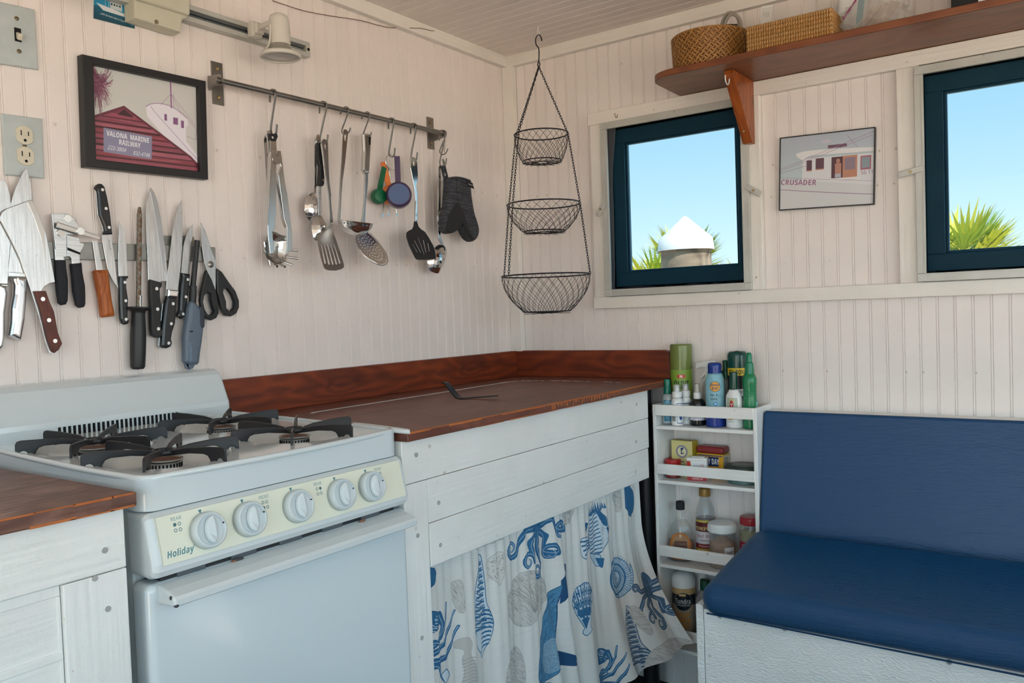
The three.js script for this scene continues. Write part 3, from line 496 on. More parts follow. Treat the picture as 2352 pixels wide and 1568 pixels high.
{
  const t = onWall('slotted_turner', 'steel turner with five slots in front of the black-handled spoon', 'turner', [0.060, 1.3696, 0.8916], TOOLS);
  part('handle', ext(shape([-3.4, 253.6, 2, 256.8, 8.3, 255.4, 14.2, 248.2, 13.1, 190.2, 13.9, 148.4, 17.6, 117.9, 15.9, 108.1, 17.5, 79.1, 19.5, 56.6, 19.7, 40, 7.9, 40, 10.3, 65.7, 9.3, 104.3, 3.5, 151.9, 1, 164.7, -3.2, 220.1, -7.6, 246.6], [[0.5, 244.4, 5, 226, 7.5, 242.4]]), 0.002, 0, 0.0007), M.rail, t, 'dull steel handle');
  blades(t, metal(0.42, 0.41, 0.40, 0.3), 43.7, 0, -0.3187, [[9.9, -1.2, 18.2, 0.3, 10.5, -15.8, 12.8, -32, 15.8, -46.4, 16.9, -62.8, 18.4, -84.5, 19.2, -111.6, 16, -118.9, 7.1, -123.6, -14.5, -128.2, -36.4, -128.2, -48.2, -125, -51.6, -118.9, -51.8, -90.8, -49.3, -60.6, -47.1, -42.8, -43.6, -33.7, -35.6, -28.7, -13.4, -21, 1, -10.9],
    [-40.8, -57.5, -36.7, -58.2, -38.5, -108.9, -43.8, -111.7, -46.4, -110], [-29.8, -57, -25.7, -57.7, -26.7, -111.2, -31.6, -114, -34.6, -111.4], [-19.4, -56.4, -15.2, -57.1, -14.7, -110.8, -19.5, -114, -21.9, -111.4], [-8.2, -55.9, -4.3, -56.2, -2.5, -109.5, -6.7, -113.2, -9.6, -110.6], [2.2, -55.3, 6.3, -55.7, 9.4, -107.4, 5.4, -110.6, 2.3, -108.5]]);
}
{
  const t = onWall('ladle', 'steel ladle with a round bowl, in front of the skimmer', 'ladle', [0.052, 1.4238, 0.846], TOOLS);
  part('handle', ext(shape([30.1, 233.5, 32.3, 238.9, 40.2, 240.9, 45.9, 237.5, 46.3, 227.5, 32.3, 153.6, 20.6, 105.5, 14, 60, 7, 2.2, -2.2, 1.6, 5, 55, 11, 103.8, 18.7, 151.8, 25.4, 209.9], [[32.6, 226.8, 33.3, 211.1, 36.5, 210.2, 40.5, 228]]), 0.0022, 0, 0.0008), M.steel, t);
  const prof = []; for (let i = 0; i <= 12; i++) { const a = (i / 12) * 1.45; prof.push([0.0455 * Math.sin(a), -0.040 * Math.cos(a)]); } prof.push([0.0472, -0.004], [0.0475, -0.003]); for (let i = 12; i >= 0; i--) { const a = (i / 12) * 1.45; prof.push([0.044 * Math.sin(a), -0.0385 * Math.cos(a)]); }
  const b = part('bowl', lathe(prof, 40), M.chrome, t); b.position.set(0.021, -0.001, 0.043); b.rotation.set(0.16, 0, -0.02);
}
{
  const t = onWall('skimmer', 'steel skimmer with a round tube handle and a perforated oval disc', 'skimmer', [0.045, 1.4316, 0.7481], TOOLS);
  part('handle', ext(shape([6, 232, 23.5, 236, 38.5, 235.1, 37.2, 220, 28.5, 159.1, 24, 130, 10, 124, 0.2, 134.8, 6.2, 185.8]), 0.014, -0.006, 0.006, 4), M.steel, t);
  part('slot', ext(shape([25, 225.6, 32.4, 226.7, 30.1, 205.5, 24.9, 204.7]), 0.0005, 0.0079), M.void, t);
  part('shank', ext(shape([10, 128, 24, 132, 21, 105, 8.3, 36.3, 3, -14, -4, -28, -15, -28, -14.5, -18.7, -3.9, 17.5, 5.4, 71.6, 9.3, 118.3]), 0.004, -0.001, 0.0016), M.steel, t);
  const o = [-55.7, -35.3, -36, -12.2, -14, -0.7, 6.9, -6.2, 16.8, -25.1, 24.1, -51.4, 24.4, -80.5, 17.7, -104.8, 6.2, -119.6, -13.7, -128.6, -32.2, -126.9, -50.7, -114.8, -64.4, -92.2, -65, -64.2], holes = [];
  const inner = o.map((v, i) => (i % 2 ? -65 + (v + 65) * 0.93 : -20 + (v + 20) * 0.93));
  for (let r = 0; r < 5; r++) for (let k = 0; k < (r ? r * 7 : 1); k++) { const a = (k / (r ? r * 7 : 1)) * 6.283 + r * 0.3, p = new THREE.Path(); p.absarc(-0.020 + Math.cos(a) * r * 0.0078, -0.066 + Math.sin(a) * r * 0.0115, 0.0017, 0, 6.283); holes.push(p); }
  const s = shape(inner, [], 4); s.holes = holes; const P = s.getPoints(); void P;
  const d = part('disc', ext(s, 0.0012, 0, 0.0003, 1), M.steel, t); d.position.set(0, -0.0235, 0); d.rotation.x = -0.6747;
  const rim = part('rim', tube(smoothPts(mm(o), 2).map((p) => V(p.x, p.y, 0.001)), 0.0022, 90, 6, true), M.chrome, t); rim.position.copy(d.position); rim.rotation.copy(d.rotation);
}
{ // nested measuring cups: one purple cup in front, a green and an orange one behind, spoons on the ring
  const y = -Math.PI / 4 + Math.PI / 2;
  const cup = (name, label, o, c1, c2, r, d, ang, hl, tip = 0) => {
    const t = thing(name, label, 'measuring cup', o, [0, ang, 0], 'measuring cups on the rail'); // local z out of the cup's base
    part('cup', lathe([[0, d], [r * 0.80, d], [r * 0.93, d - 0.003], [r, d - 0.010], [r * 1.02, 0], [r * 0.97, 0], [r * 0.93, d - 0.008], [0, d - 0.004]], 40).rotateX(Math.PI / 2), c1, t);
    if (c2) part('base_disc', disc(r * 0.80, 0.001, 0, 0, d + 0.0002, 40), c2, t);
    const h = part('handle', new RoundedBoxGeometry(0.0155, hl, 0.005, 3, 0.002).translate(0, r + hl / 2 - 0.004, 0.004), c1, t); part('groove', box(-0.003, 0.003, r + 0.004, r + hl - 0.02, 0.0066, 0.0074, 0.0003), c1, h); h.rotation.z = tip;
    return t;
  };
  const pc = std({ color: col(0.055, 0.026, 0.085), roughness: 0.3 });
  cup('purple_measuring_cup', 'purple plastic measuring cup facing out with a blue sheen on its base', [0.058, 1.509, 0.621], pc, std({ color: col(0.085, 0.135, 0.28), roughness: 0.35, bumpMap: again(bumpPaint, 0.1, 0.1), bumpScale: 0.0005 }), 0.0355, 0.036, y, 0.078);
  cup('green_measuring_cup', 'small green measuring cup half hidden behind the purple cup', [0.022, 1.506, 0.668], std({ color: col(0.0, 0.12, 0.045), roughness: 0.35 }), null, 0.021, 0.02, 1.35, 0.07, -0.28);
  cup('orange_measuring_cup', 'orange measuring cup behind the purple one with its handle slanting out', [0.036, 1.512, 0.628], std({ color: col(0.75, 0.17, 0.01), roughness: 0.35 }), null, 0.028, 0.02, y, 0.07, 0.2);
  const t = onWall('measuring_spoons', 'small steel measuring spoons on a ring behind the purple cup', 'measuring spoons', [0.03, 1.5568, 0.6472]);
  part('ring', new THREE.TorusGeometry(0.021, 0.0014, 8, 36).scale(1.25, 1, 1).translate(0.027, 0.048, 0.008), M.chrome, t);
  for (const [x, yy] of [[-0.012, -0.098], [0.012, -0.094], [0.045, -0.092]]) part('spoon', [bar([0.02, 0.03, 0], [x, yy, 0], 0.0016, 6), ext(shape([-3, 0, 3, 0, 3, -7, 0, -9, -3, -7], [], 3), 0.001).translate(x, yy, 0)], M.steel, t);
}
{
  const t = onWall('nylon_turner', 'black slotted turner with a polished steel handle', 'turner', [0.055, 1.4445, 0.5522], TOOLS);
  part('handle', ext(shape([-13.8, 178.5, -4.9, 181.6, 6.8, 181.2, 16.4, 168.6, 17.2, 131, 14.9, 116.8, 8.1, 102.2, 11.6, 77.1, 7, 0.4, -6, -4.2, 1.9, 57.2, -1.5, 94.8, -8.3, 124.1, -14.1, 149], [[-3, 172, -2, 158, 3, 158, 5, 170]]), 0.004, -0.001, 0.0018, 3), M.chrome, t);
  blades(t, M.blackMatte, -2.3, 0, -0.4229, [[-4.9, 2, 6, 3, 4.1, -16.6, 9.9, -24.9, 23.1, -32.7, 30.5, -51.9, 35.5, -75.5, 33.9, -95.1, 27, -114.9, 20.5, -120.5, -12.9, -123.9, -55.7, -125.4, -61.9, -121.5, -65, -105.9, -67.8, -78.9, -64.6, -53.4, -58, -40.3, -48.2, -34.3, -27.6, -26.5, -16.7, -16],
    [-53.5, -74.9, -48.7, -74.7, -41.7, -100.7, -47, -103.1], [-40.3, -62.5, -34.6, -62.2, -27.4, -101.8, -33.1, -104.1], [-19.4, -51.7, -14.5, -51.4, -15.5, -107, -20.9, -109.3], [-0.6, -59.2, 5.3, -58.8, -3.9, -100.1, -10, -101.8], [13.7, -69.1, 20.2, -68.8, 12.5, -96.1, 6.3, -98.1]], 0.0024);
}
{
  const t = onWall('dinner_spoon', 'long steel spoon hanging lowest, beside the black turner and under the mitt', 'spoon', [0.048, 1.4028, 0.4428], TOOLS);
  part('handle', ext(shape([10, 214.6, 17, 216.9, 17.7, 190.3, 13, 149.1, 9.3, 89.5, 5.6, 10.1, 18.5, -24.9, 15.2, -29, -6.3, -2.3, -2.4, 88.6, 1.1, 148]), 0.004, 0, 0.0014), M.steel, t);
  part('bowl', dish([-1.2, -19.8, 17.3, -19, 30.7, -28.3, 34.5, -44.1, 27, -64.4, 6.8, -92.9, -6.2, -105, -24.5, -105.4, -48, -98, -53.2, -86.5, -56.6, -69.1, -42, -47.1, -20, -30.6], 0.016, 0.0014), M.chrome, t);
  const u = onWall('steel_fork', 'steel server handle with a rounded tip between the long spoon and the mitt', 'utensil', [0.056, 1.4028, 0.4428], TOOLS);
  part('handle', ext(shape([14.4, 231.4, 20.5, 236.6, 28.1, 228.7, 30.9, 217.2, 24.5, 190, 18.7, 95, 6.7, 83.5, -8, 76, -17, 62, -16, 40, -12, 30, -12.5, 62, -3, 78, 4, 90, 14, 150, 19, 205], [], 0), 0.0022, 0.002, 0.0008), M.steel, u);
}
{ // oven mitt
  const dn = tex(256, (x, y) => { const i = ((y * 2) % 512) * 512 + ((x * 2) % 512), v = 62 + (ns[(((x * 2) % 512)) * 512 + (y * 2) % 512] - 0.5) * 70 + (nf[i] - 0.5) * 40; return [v, v + 1, v + 7]; }, true, 0.12);
  const cloth = std({ map: dn, roughness: 0.95 }), sil = std({ color: col(0.014, 0.014, 0.015), roughness: 0.7 });
  const t = onWall('oven_mitt', 'dark grey cloth oven mitt with a black palm, at the end of the rail', 'oven mitt', [0.05, 1.5168, 0.3699], TOOLS);
  part('mitt', uvm(ext(shape([-56.4, 55.2, -37.1, 66.2, -11.7, 71.5, 20.3, 70.7, 46.2, 67.4, 54, 60.1, 54.2, 35.6, 58.7, 1.2, 66.8, -31, 81.7, -63, 87.1, -85.4, 79.1, -106.6, 61.5, -118.9, 44.8, -120.8, 25.6, -111.5, 10.4, -94.1, 0.6, -69.5, -11.2, -81.3, -24.6, -92.2, -47.1, -101.5, -65.7, -102.6, -80.6, -95.6, -85.6, -78.2, -84.7, -62.5, -67.3, -25.7, -59.4, 4.5, -54.5, 34.6], [], 3), 0.034, 0, 0.013, 5), 1), cloth, t);
  part('palm_panel', ext(shape([-21.2, -8.3, -8, -28, 0, -50, 0.7, -68, -24.6, -90, -47.1, -100, -60, -102.5, -76, -97, -80, -85.8, -69, -55.4, -49.1, -30.2], [], 3), 0.008, 0.0285, 0.0035, 3), sil, t);
  part('palm_panel', ext(shape([-19, -9, 3, -34, 19, -67, 42.5, -103, 56, -115, 50, -118, 35.2, -113, 17, -97, 5.5, -79, 1.6, -67, -5, -50, -14, -28], [], 3), 0.008, 0.0285, 0.0035, 3), sil, t);
  const hem = part('hem', tube([[-0.0565, 0.054, 0.017], [-0.04, 0.063, 0.0335], [-0.01, 0.067, 0.0345], [0.02, 0.066, 0.0345], [0.045, 0.062, 0.033], [0.0535, 0.059, 0.017]], 0.0028, 40, 6), cloth, t); void hem;
  part('seam', tube([[-0.022, 0.068, 0.0345], [-0.024, 0.03, 0.0345], [-0.021, -0.008, 0.0345]], 0.0008, 16, 5), sil, t);
  const lg = part('brand_tag', ext(shape([23, 61.9, 52.2, 57.9, 60.4, 39.9, 26.9, 45]), 0.0014, 0.0342, 0.0003), M.blackMatte, t);
  const pr = canvasTex(128, 64, (c) => { c.fillStyle = '#0c0c0d'; c.fillRect(0, 0, 128, 64); c.fillStyle = '#cfcfcf'; c.font = 'bold 30px sans-serif'; c.fillText('Cuisinart', 8, 42, 112); }); part('tag_print', new THREE.PlaneGeometry(0.024, 0.011).rotateZ(-0.12).translate(0.042, 0.051, 0.0358), print(pr, 0.7), lg);
  part('loop', ext(shape([-66.8, 98.8, -47.1, 101.2, -34.1, 65.6, -54.2, 58, -60.2, 74.5], [[-58, 90, -52, 72, -48, 70, -42, 70, -52, 92]]), 0.006, 0.008, 0.002), cloth, t);
}
// ---------------------------------------------------------------- magnetic strip and the knives on it
const KN = 'knives and tools on the magnetic strip';
{
  const t = onWall('magnetic_knife_strip', 'grey steel magnetic strip across the wall, holding the knives', 'knife strip', [0, 1.3234, 1.4063]);
  const mt = std({ map: dirtSpots(150, 150, 146, 801, 40, 0.2, 34), metalness: 0.75, roughness: 0.45 });
  part('bar', ext(shape([-232, 15.7, -146.7, 15.8, 30.5, 19, 219, 21, 221, 19, 219.5, -10, 218, -11.8, 28.7, -15, -148.5, -18.3, -233.8, -16.6]), 0.0115, 0.0005, 0.001), mt, t);
  const p = part('mounting_plate', ext(shape([95.9, 40.8, 163, 44.3, 171.3, 42, 172, 21, 94.7, 19.8]), 0.006, 0.0005, 0.0008), mt, t);
  part('screw', disc(0.0055, 0.002, 0.1655, 0.0345, 0.0068), M.rust, p); part('end_joint', box(-0.0085, -0.0045, -0.0157, 0.0178, 0.0118, 0.0124), M.void, t);
}
const rivets = (parent, list, z, r = 0.0031) => { for (let i = 0; i < list.length; i += 2) part('rivet', disc(r, 0.001, list[i] / 1000, list[i + 1] / 1000, z), M.rivet, parent); };
const blade = (parent, a, z = 0, t = 0.0018, holes = []) => part('blade', uvm(ext(shape(a, holes), t, z, 0.0004, 1), 1), M.blade, parent);
{
  const t = onWall('cut_off_knife', 'knife at the very edge of the picture, left of the cleaver', 'knife', [0.0132, 1.373, 1.63], KN);
  blade(t, [-48, 68, -10.7, 72.3, 4.3, 73.4, 8, 64.4, 11.4, 49, 12.6, 32.3, 12.2, 23.3, 7.9, -38.7, 3.4, -74.6, 1.7, -91.7, -1.2, -116, -48, -114]);
  part('bolster', ext(shape([-48, -115, -1.2, -116.6, -1.7, -121.7, -48, -120]), 0.012, -0.005, 0.002), M.steel, t);
  part('handle', ext(shape([-46, -120, -6, -121.5, -10, -170, -16, -230, -40, -236, -46, -190], [], 3), 0.016, -0.007, 0.005, 3), M.steel, t);
}
{
  const t = onWall('steel_handled_knife', 'chef knife with an all-steel handle behind the cleaver, tip over the outlet', 'knife', [0.0135, 1.4091, 1.5996], KN);
  blade(t, [12, 65.1, 14.8, 57.2, 18.2, 39.4, 19.5, 22.4, 19, 6.3, 15.6, -106, 0.7, -135.6, 0.5, -138.9, -29.2, -136.1, -28.7, -126.6, -25.6, -103, -22, -74.8, -18.1, -3.8, -15.1, 7.7, -9.5, 24, 0.2, 45.3, 7.3, 58.6]);
  part('bolster', ext(shape([-29.2, -130, 0.7, -132, 0.5, -139.5, -29.7, -138.7]), 0.005, -0.0015, 0.001), M.steel, t);
  part('handle', ext(shape([-29, -138.7, 0.5, -139.5, 0.6, -160, -1, -177.8, -6.3, -217.8, -15.1, -258.2, -24.6, -254.6, -35.8, -247, -33, -234, -30.7, -222.3, -28.8, -196.8, -23.3, -171.2, -21.8, -154.6, -24.2, -144.4], [], 0), 0.019, -0.0085, 0.008, 5), metal(0.66, 0.67, 0.69, 0.16), t);
}
{
  const t = onWall('cleaver', 'broad meat cleaver with a brown wooden handle and a hole in its corner', 'cleaver', [0.0166, 1.3748, 1.5966], KN);
  const hole = new THREE.Path(); hole.absarc(-0.0304, 0.0042, 0.0058, 0, 6.2832);
  const s = shape([-23.8, 22.9, 12.4, 39.6, 15.4, 35.3, 24.7, 13.2, 36.1, -22.9, 41.8, -64.4, 48.1, -114.1, 37.7, -116.2, 27.2, -122.8, 22.4, -130.1, 25, -133, 33, -153, 40, -170.4, 42.8, -190.4, 45.7, -210.4, 52.3, -232.1, 45.1, -245.7, 35.7, -252.4, 29.5, -248.1, 24.2, -228, 14.3, -176.5, 3, -132, -12.2, -73, -25.5, -39.9, -42.3, -3, -42.9, 4.7, -39.4, 12.7, -32.8, 18.8]); s.holes.push(hole);
  part('blade', uvm(ext(s, 0.0042, 0, 0.0007), 1), M.blade, t);
  part('edge_bevel', ext(shape([12.4, 39.6, 15.4, 35.3, 24.7, 13.2, 36.1, -22.9, 41.8, -64.4, 48.1, -114.1, 38, -110, 31, -64, 24.5, -24, 14, 12, 5.5, 33]), 0.0012, 0.0034, 0.0005).rotateY(0.012), M.steel, t);
  part('handle', uvm(ext(shape([7, -131.5, 27.2, -131.1, 33.2, -153.1, 40, -170.4, 42.6, -190.4, 45, -210.4, 51.8, -232, 45, -243.2, 36.8, -249, 32, -242.9, 25.8, -221.4, 16, -167.3]), 0.0075, 0.0042, 0.0022, 3), 1), std({ map: woodMap([62, 28, 20], [96, 46, 34], [122, 66, 46], 141, 0.2, 0), roughness: 0.5 }), t);
  rivets(t, [20.2, -146.4, 29.2, -186.5, 38.4, -226.2], 0.0117, 0.0039);
}
{
  const t = onWall('can_opener', 'steel can opener with two black grips and a slanting crank', 'can opener', [0.014, 1.3454, 1.5294], KN);
  part('jaw', [ext(shape([-17, 46.4, 14, 48.7, 21, 44.9, 27.8, 36.6, 34.4, 23.8, 33.7, 9.1, 9.2, 7.7, 7.9, -18.5, 7.9, -34.4, 0.9, -36.1, 4.9, -44, -14.9, -44, -15.2, -20.9]), 0.003, 0, 0.0007), ext(shape([-19, 46.6, -16.5, 46.4, -13.5, -20.5, -15.2, -20.9]), 0.008, -0.001, 0.0008)], M.blade, t);
  part('jaw', [ext(shape([9.7, 7.7, 33.4, 3.2, 33.6, -5.6, 41.6, -7.4, 41.4, -12.6, 34.1, -24.7, 32.4, -29.2, 32.2, -50, 16.1, -50, 15.9, -38.5, 12.5, -34.3, 7.9, -34.4]), 0.0026, 0.0005, 0.0007), ext(shape([9, -15, 34, -25, 33, -29, 9, -20]), 0.0004, 0.003)], M.blade, t);
  part('groove', ext(shape([9, -16.5, 34, -26, 33, -30, 9, -22]), 0.0004, 0.0032), M.void, t);
  const c = part('crank', [ext(shape([-11.1, 31.3, 71.7, 7.5, 69, -0.1, -14.4, 20]), 0.002, 0.0095, 0.0006), ext(shape([-11.1, 31.3, 71.7, 7.5, 71.2, 6, -11.5, 29.6]), 0.0035, 0.0095, 0.0004), ext(shape([-14.4, 21.8, 69.4, 1.6, 69, -0.1, -14.4, 20]), 0.0035, 0.0095, 0.0004)], M.steel, t); part('rivet', disc(0.0075, 0.003, 0.0311, 0.0153, 0.0128), M.rivet, c);
  part('rivet', disc(0.0072, 0.002, 0.0123, 0.039, 0.0038), M.rivet, t); part('gear', disc(0.0075, 0.003, -0.0016, 0.0107, 0.0044), M.steel, t); part('axle', disc(0.004, 0.012, 0.0311, 0.0153, 0.005), M.steel, t);
  const grip = std({ color: col(0.012, 0.0135, 0.019), roughness: 0.8 });
  part('grip', ext(shape([-15.2, -41.7, 4.7, -40.8, 4.8, -57.8, 6.9, -79.5, 6, -100, 4.3, -120.3, 0.4, -127.5, -8.2, -128.9, -12.9, -124.5, -15.2, -101.4, -15.8, -72.6]), 0.017, -0.008, 0.0075, 4), grip, t);
  part('grip', ext(shape([14.2, -48.1, 35.2, -45.6, 35.7, -64.4, 39.4, -91, 39.2, -110, 38.2, -128, 35, -133.1, 26.1, -134.4, 20.5, -129.2, 16.2, -101.4, 15.5, -72.1]), 0.017, -0.008, 0.0075, 4), grip, t);
}
{
  const t = onWall('oyster_knife', 'short blunt knife with a thick orange-brown wooden handle', 'knife', [0.0135, 1.2668, 1.4574], KN);
  blade(t, [-12.6, 77.4, -2.7, 77.9, 6.5, 15, -6.5, 15], 0, 0.003);
  part('handle', uvm(ext(shape([-13.5, 17, -9.6, 19.3, 11.9, 20.1, 14.9, 18.3, 16.3, 0.2, 17.6, -18, 20.1, -45.4, 24.2, -71.3, 22.4, -74.3, -0.9, -76, -3.5, -72.2, -5.8, -37.6, -9.8, -12.1, -12, 2.8]), 0.024, -0.011, 0.0105, 5), 1), std({ map: woodMap([128, 60, 20], [176, 94, 36], [196, 116, 52], 151, 0.25, 2), roughness: 0.5 }), t);
}
{
  const t = onWall('steak_knife', 'knife hung upside down, its black riveted handle at the top', 'knife', [0.0135, 1.3352, 1.4398], KN);
  blade(t, [-10.5, 23, 9, 24.5, 13.3, -13.1, 15.9, -52.7, 18.6, -85.6, 8.7, -71.1, 0.2, -53, -4.5, -25.9, -7.9, -1.9]);
  part('tang', ext(shape([-10.8, 21, -6.6, 29.8, -8, 38.8, -15.9, 60.4, -17, 102.7, -18.1, 109.1, -22.1, 113.9, -18.2, 120.2, -11.7, 124.4, -6, 124, 9.4, 23.6]), 0.0022, -0.0004, 0.0004), M.steel, t);
  part('handle', ext(shape([-10.5, 21.8, -6.2, 29.8, -7.3, 38.8, -15.1, 60.4, -16.2, 102.7, -17.3, 109.1, -21.3, 113.9, -17.7, 119.4, -11.7, 123.6, -6.9, 123.4, -1.9, 118.2, 2.4, 97.8, 6.7, 67.8, 9.4, 23.6]), 0.007, 0.0018, 0.003, 3), M.blackGloss, t);
  rivets(t, [-7.5, 111.7, -2.2, 74.7, 2.1, 37], 0.0089);
  part('etched_text', new THREE.PlaneGeometry(0.006, 0.034).rotateZ(0.11).translate(0.006, -0.003, 0.0020), std({ map: canvasTex(32, 256, (c) => { c.fillStyle = '#c8c8c6'; c.fillRect(0, 0, 32, 256); c.fillStyle = '#44464a'; c.font = '20px sans-serif'; c.translate(8, 6); c.rotate(Math.PI / 2); c.fillText('KING  SCALLOPED', 0, 0, 236); }), metalness: 0.8, roughness: 0.35 }), t);
}
{
  const t = onWall('paring_knife', 'small pointed knife with black handle, left of the honing steel', 'knife', [0.0135, 1.2828, 1.4095], KN);
  blade(t, [-2.1, 103.9, 4.2, 93.9, 9.2, 81.9, 11, 71.2, 10.4, 38.8, 9.3, -9, -9.2, -9, -7.9, 38.1, -5.1, 68.8]);
  part('handle', ext(shape([-9.2, -8.2, 9.6, -7.6, 9.4, -11.4, 5.3, -14.6, 4.2, -30.6, 6.9, -57, 4.4, -78, 3.5, -95.1, 6.7, -100.5, 3.6, -105.7, -3.4, -108.1, -8.7, -105.3, -11.6, -96, -11.5, -56.8]), 0.011, -0.004, 0.004, 3), M.blackGloss, t);
  rivets(t, [0.2, -20.8, 0, -58.6, -1.4, -96.7], 0.0072);
}
{
  const t = onWall('honing_steel', 'rusty round honing steel with a long black handle and guard', 'honing steel', [0.0195, 1.2069, 1.3829], KN);
  const rs = std({ map: tex(128, (x, y) => { const i = ((y * 4) % 512) * 512 + ((x * 4) % 512), k = nz[i] + (nf[i] - 0.5) * 0.5; return k > 0.56 ? [112, 84, 62] : [104 + nf[i] * 60, 106 + nf[i] * 58, 100 + nf[i] * 54]; }, true, 0.03), metalness: 0.55, roughness: 0.55 });
  const rod = uvm(new THREE.CylinderGeometry(0.0052, 0.0052, 0.196, 14).translate(0, 0.098, 0), 1), tip = uvm(new THREE.CylinderGeometry(0.003, 0.0052, 0.016, 14).translate(0, 0.204, 0), 1);
  const r = part('rod', [rod, tip], rs, t); r.rotation.z = -0.065; r.position.set(0.0005, 0, 0);
  part('ferrule', new THREE.CylinderGeometry(0.0054, 0.0054, 0.028, 14).translate(0.001, 0.014, 0), M.steel, r);
  part('tip_cap', new THREE.CylinderGeometry(0.0024, 0.0036, 0.008, 12).translate(0, 0.2085, 0), M.void, r);
  const h = part('handle', lathe([[0, -0.126], [0.0115, -0.125], [0.0145, -0.120], [0.0155, -0.09], [0.0158, -0.055], [0.0142, -0.028], [0.0132, -0.010], [0.0145, -0.004], [0.0245, -0.0005], [0.0252, 0.0018], [0.024, 0.0034], [0, 0.0034]], 28), M.black, t); h.rotation.z = -0.065; h.position.set(0.0005, 0, 0);
}
{
  const t = onWall('chef_knife', 'largest chef knife with a matt black handle, right of the honing steel', 'knife', [0.0135, 1.357, 1.3343], KN);
  blade(t, [-4.3, 106.2, 2.5, 97.2, 9.8, 77.2, 15.1, 45.1, 18.9, 10.2, 22.4, -31.5, 24.4, -86.3, 22.9, -91.3, 6.5, -92.2, 7.1, -98, -19.5, -90, -19.9, -86.9, -19.4, -39.6, -19, 5.4, -18, 50.4, -15.5, 72.4, -8.8, 93.5], 0, 0.0022);
  part('edge_bevel', ext(shape([-4.3, 106.2, 2.5, 97.2, 9.8, 77.2, 15.1, 45.1, 18.9, 10.2, 22.4, -31.5, 24.4, -86.3, 14, -60, 8, -10, 3, 40, -3, 80, -6.6, 98]), 0.0008, 0.0018, 0.0003).rotateY(0.02), metal(0.5, 0.51, 0.53, 0.3), t);
  part('handle', ext(shape([-19, -88.1, 7.9, -94.9, 7.5, -101.7, 2, -108.5, 1.8, -124.9, 3.5, -148, 1.5, -172.6, 1, -194.4, 6.3, -198.7, 5.6, -205.5, -3.6, -211.9, -12.3, -211.5, -20.7, -205.7, -22.2, -192.2, -21.1, -158.5, -21.1, -118]), 0.014, -0.005, 0.004, 3), std({ color: col(0.022, 0.022, 0.023), roughness: 0.62 }), t);
  rivets(t, [-6.6, -107.9, -6.9, -151.2, -7.3, -193], 0.0092, 0.0036);
}
{
  const t = onWall('carving_knife', 'long carving knife with a bright steel collar and black handle', 'knife', [0.0158, 1.3592, 1.2881], KN);
  blade(t, [19.6, 83.8, 21.5, 77, 19.4, 27.6, 15.5, -12.5, 9.2, -59.3, 6.6, -74.4, -0.5, -114, -28.2, -111, -23, -74.9, -17, -46.9, -6.7, 10.1, 0.8, 42.3, 9.4, 66.7], 0, 0.0022);
  part('collar', ext(shape([-26.3, -111.4, -0.8, -113.9, -4.6, -129, -28.2, -127]), 0.013, -0.005, 0.003, 3), M.chrome, t);
  part('handle', ext(shape([-30.5, -125.2, -6.5, -128.1, -9.6, -156.4, -13.3, -184, -21.2, -203, -25, -218, -23, -227.7, -26.6, -234.4, -35.8, -237.8, -44.6, -236.2, -48.5, -231, -43.5, -188.5, -35, -140.9]), 0.014, -0.005, 0.005, 3), M.blackGloss, t);
  part('tang', ext(shape([-50.5, -232.5, -47, -233, -33, -140, -36.5, -140.9]), 0.003, -0.004, 0.0006), M.steel, t);
  rivets(t, [-17.9, -142.5, -24.7, -185.3, -32.6, -226.6], 0.0092, 0.0034);
}
{
  const t = onWall('utility_knife', 'small slanting knife with curled black handle, right of the carving knife', 'knife', [0.0128, 1.3316, 1.2548], KN);
  blade(t, [14, 60.4, 11.8, 43.4, 5.4, 3.2, -2.7, -52, -22, -50, -18.2, -23.5, -11.9, 14.7, -2.8, 41, 6.4, 53.8]);
  part('handle', ext(shape([-22, -47.5, -2.7, -50.2, -8.3, -89.3, -16.9, -128.7, -21.8, -143.3, -29.3, -148.6, -37.8, -142.9, -38.3, -137.8, -33, -128.5, -29.9, -99.5, -25.9, -70.4, -22.6, -56]), 0.0125, -0.004, 0.0045, 3), M.blackGloss, t);
  rivets(t, [-10.9, -62.2, -17.5, -100, -26.1, -137.3], 0.0087);
}
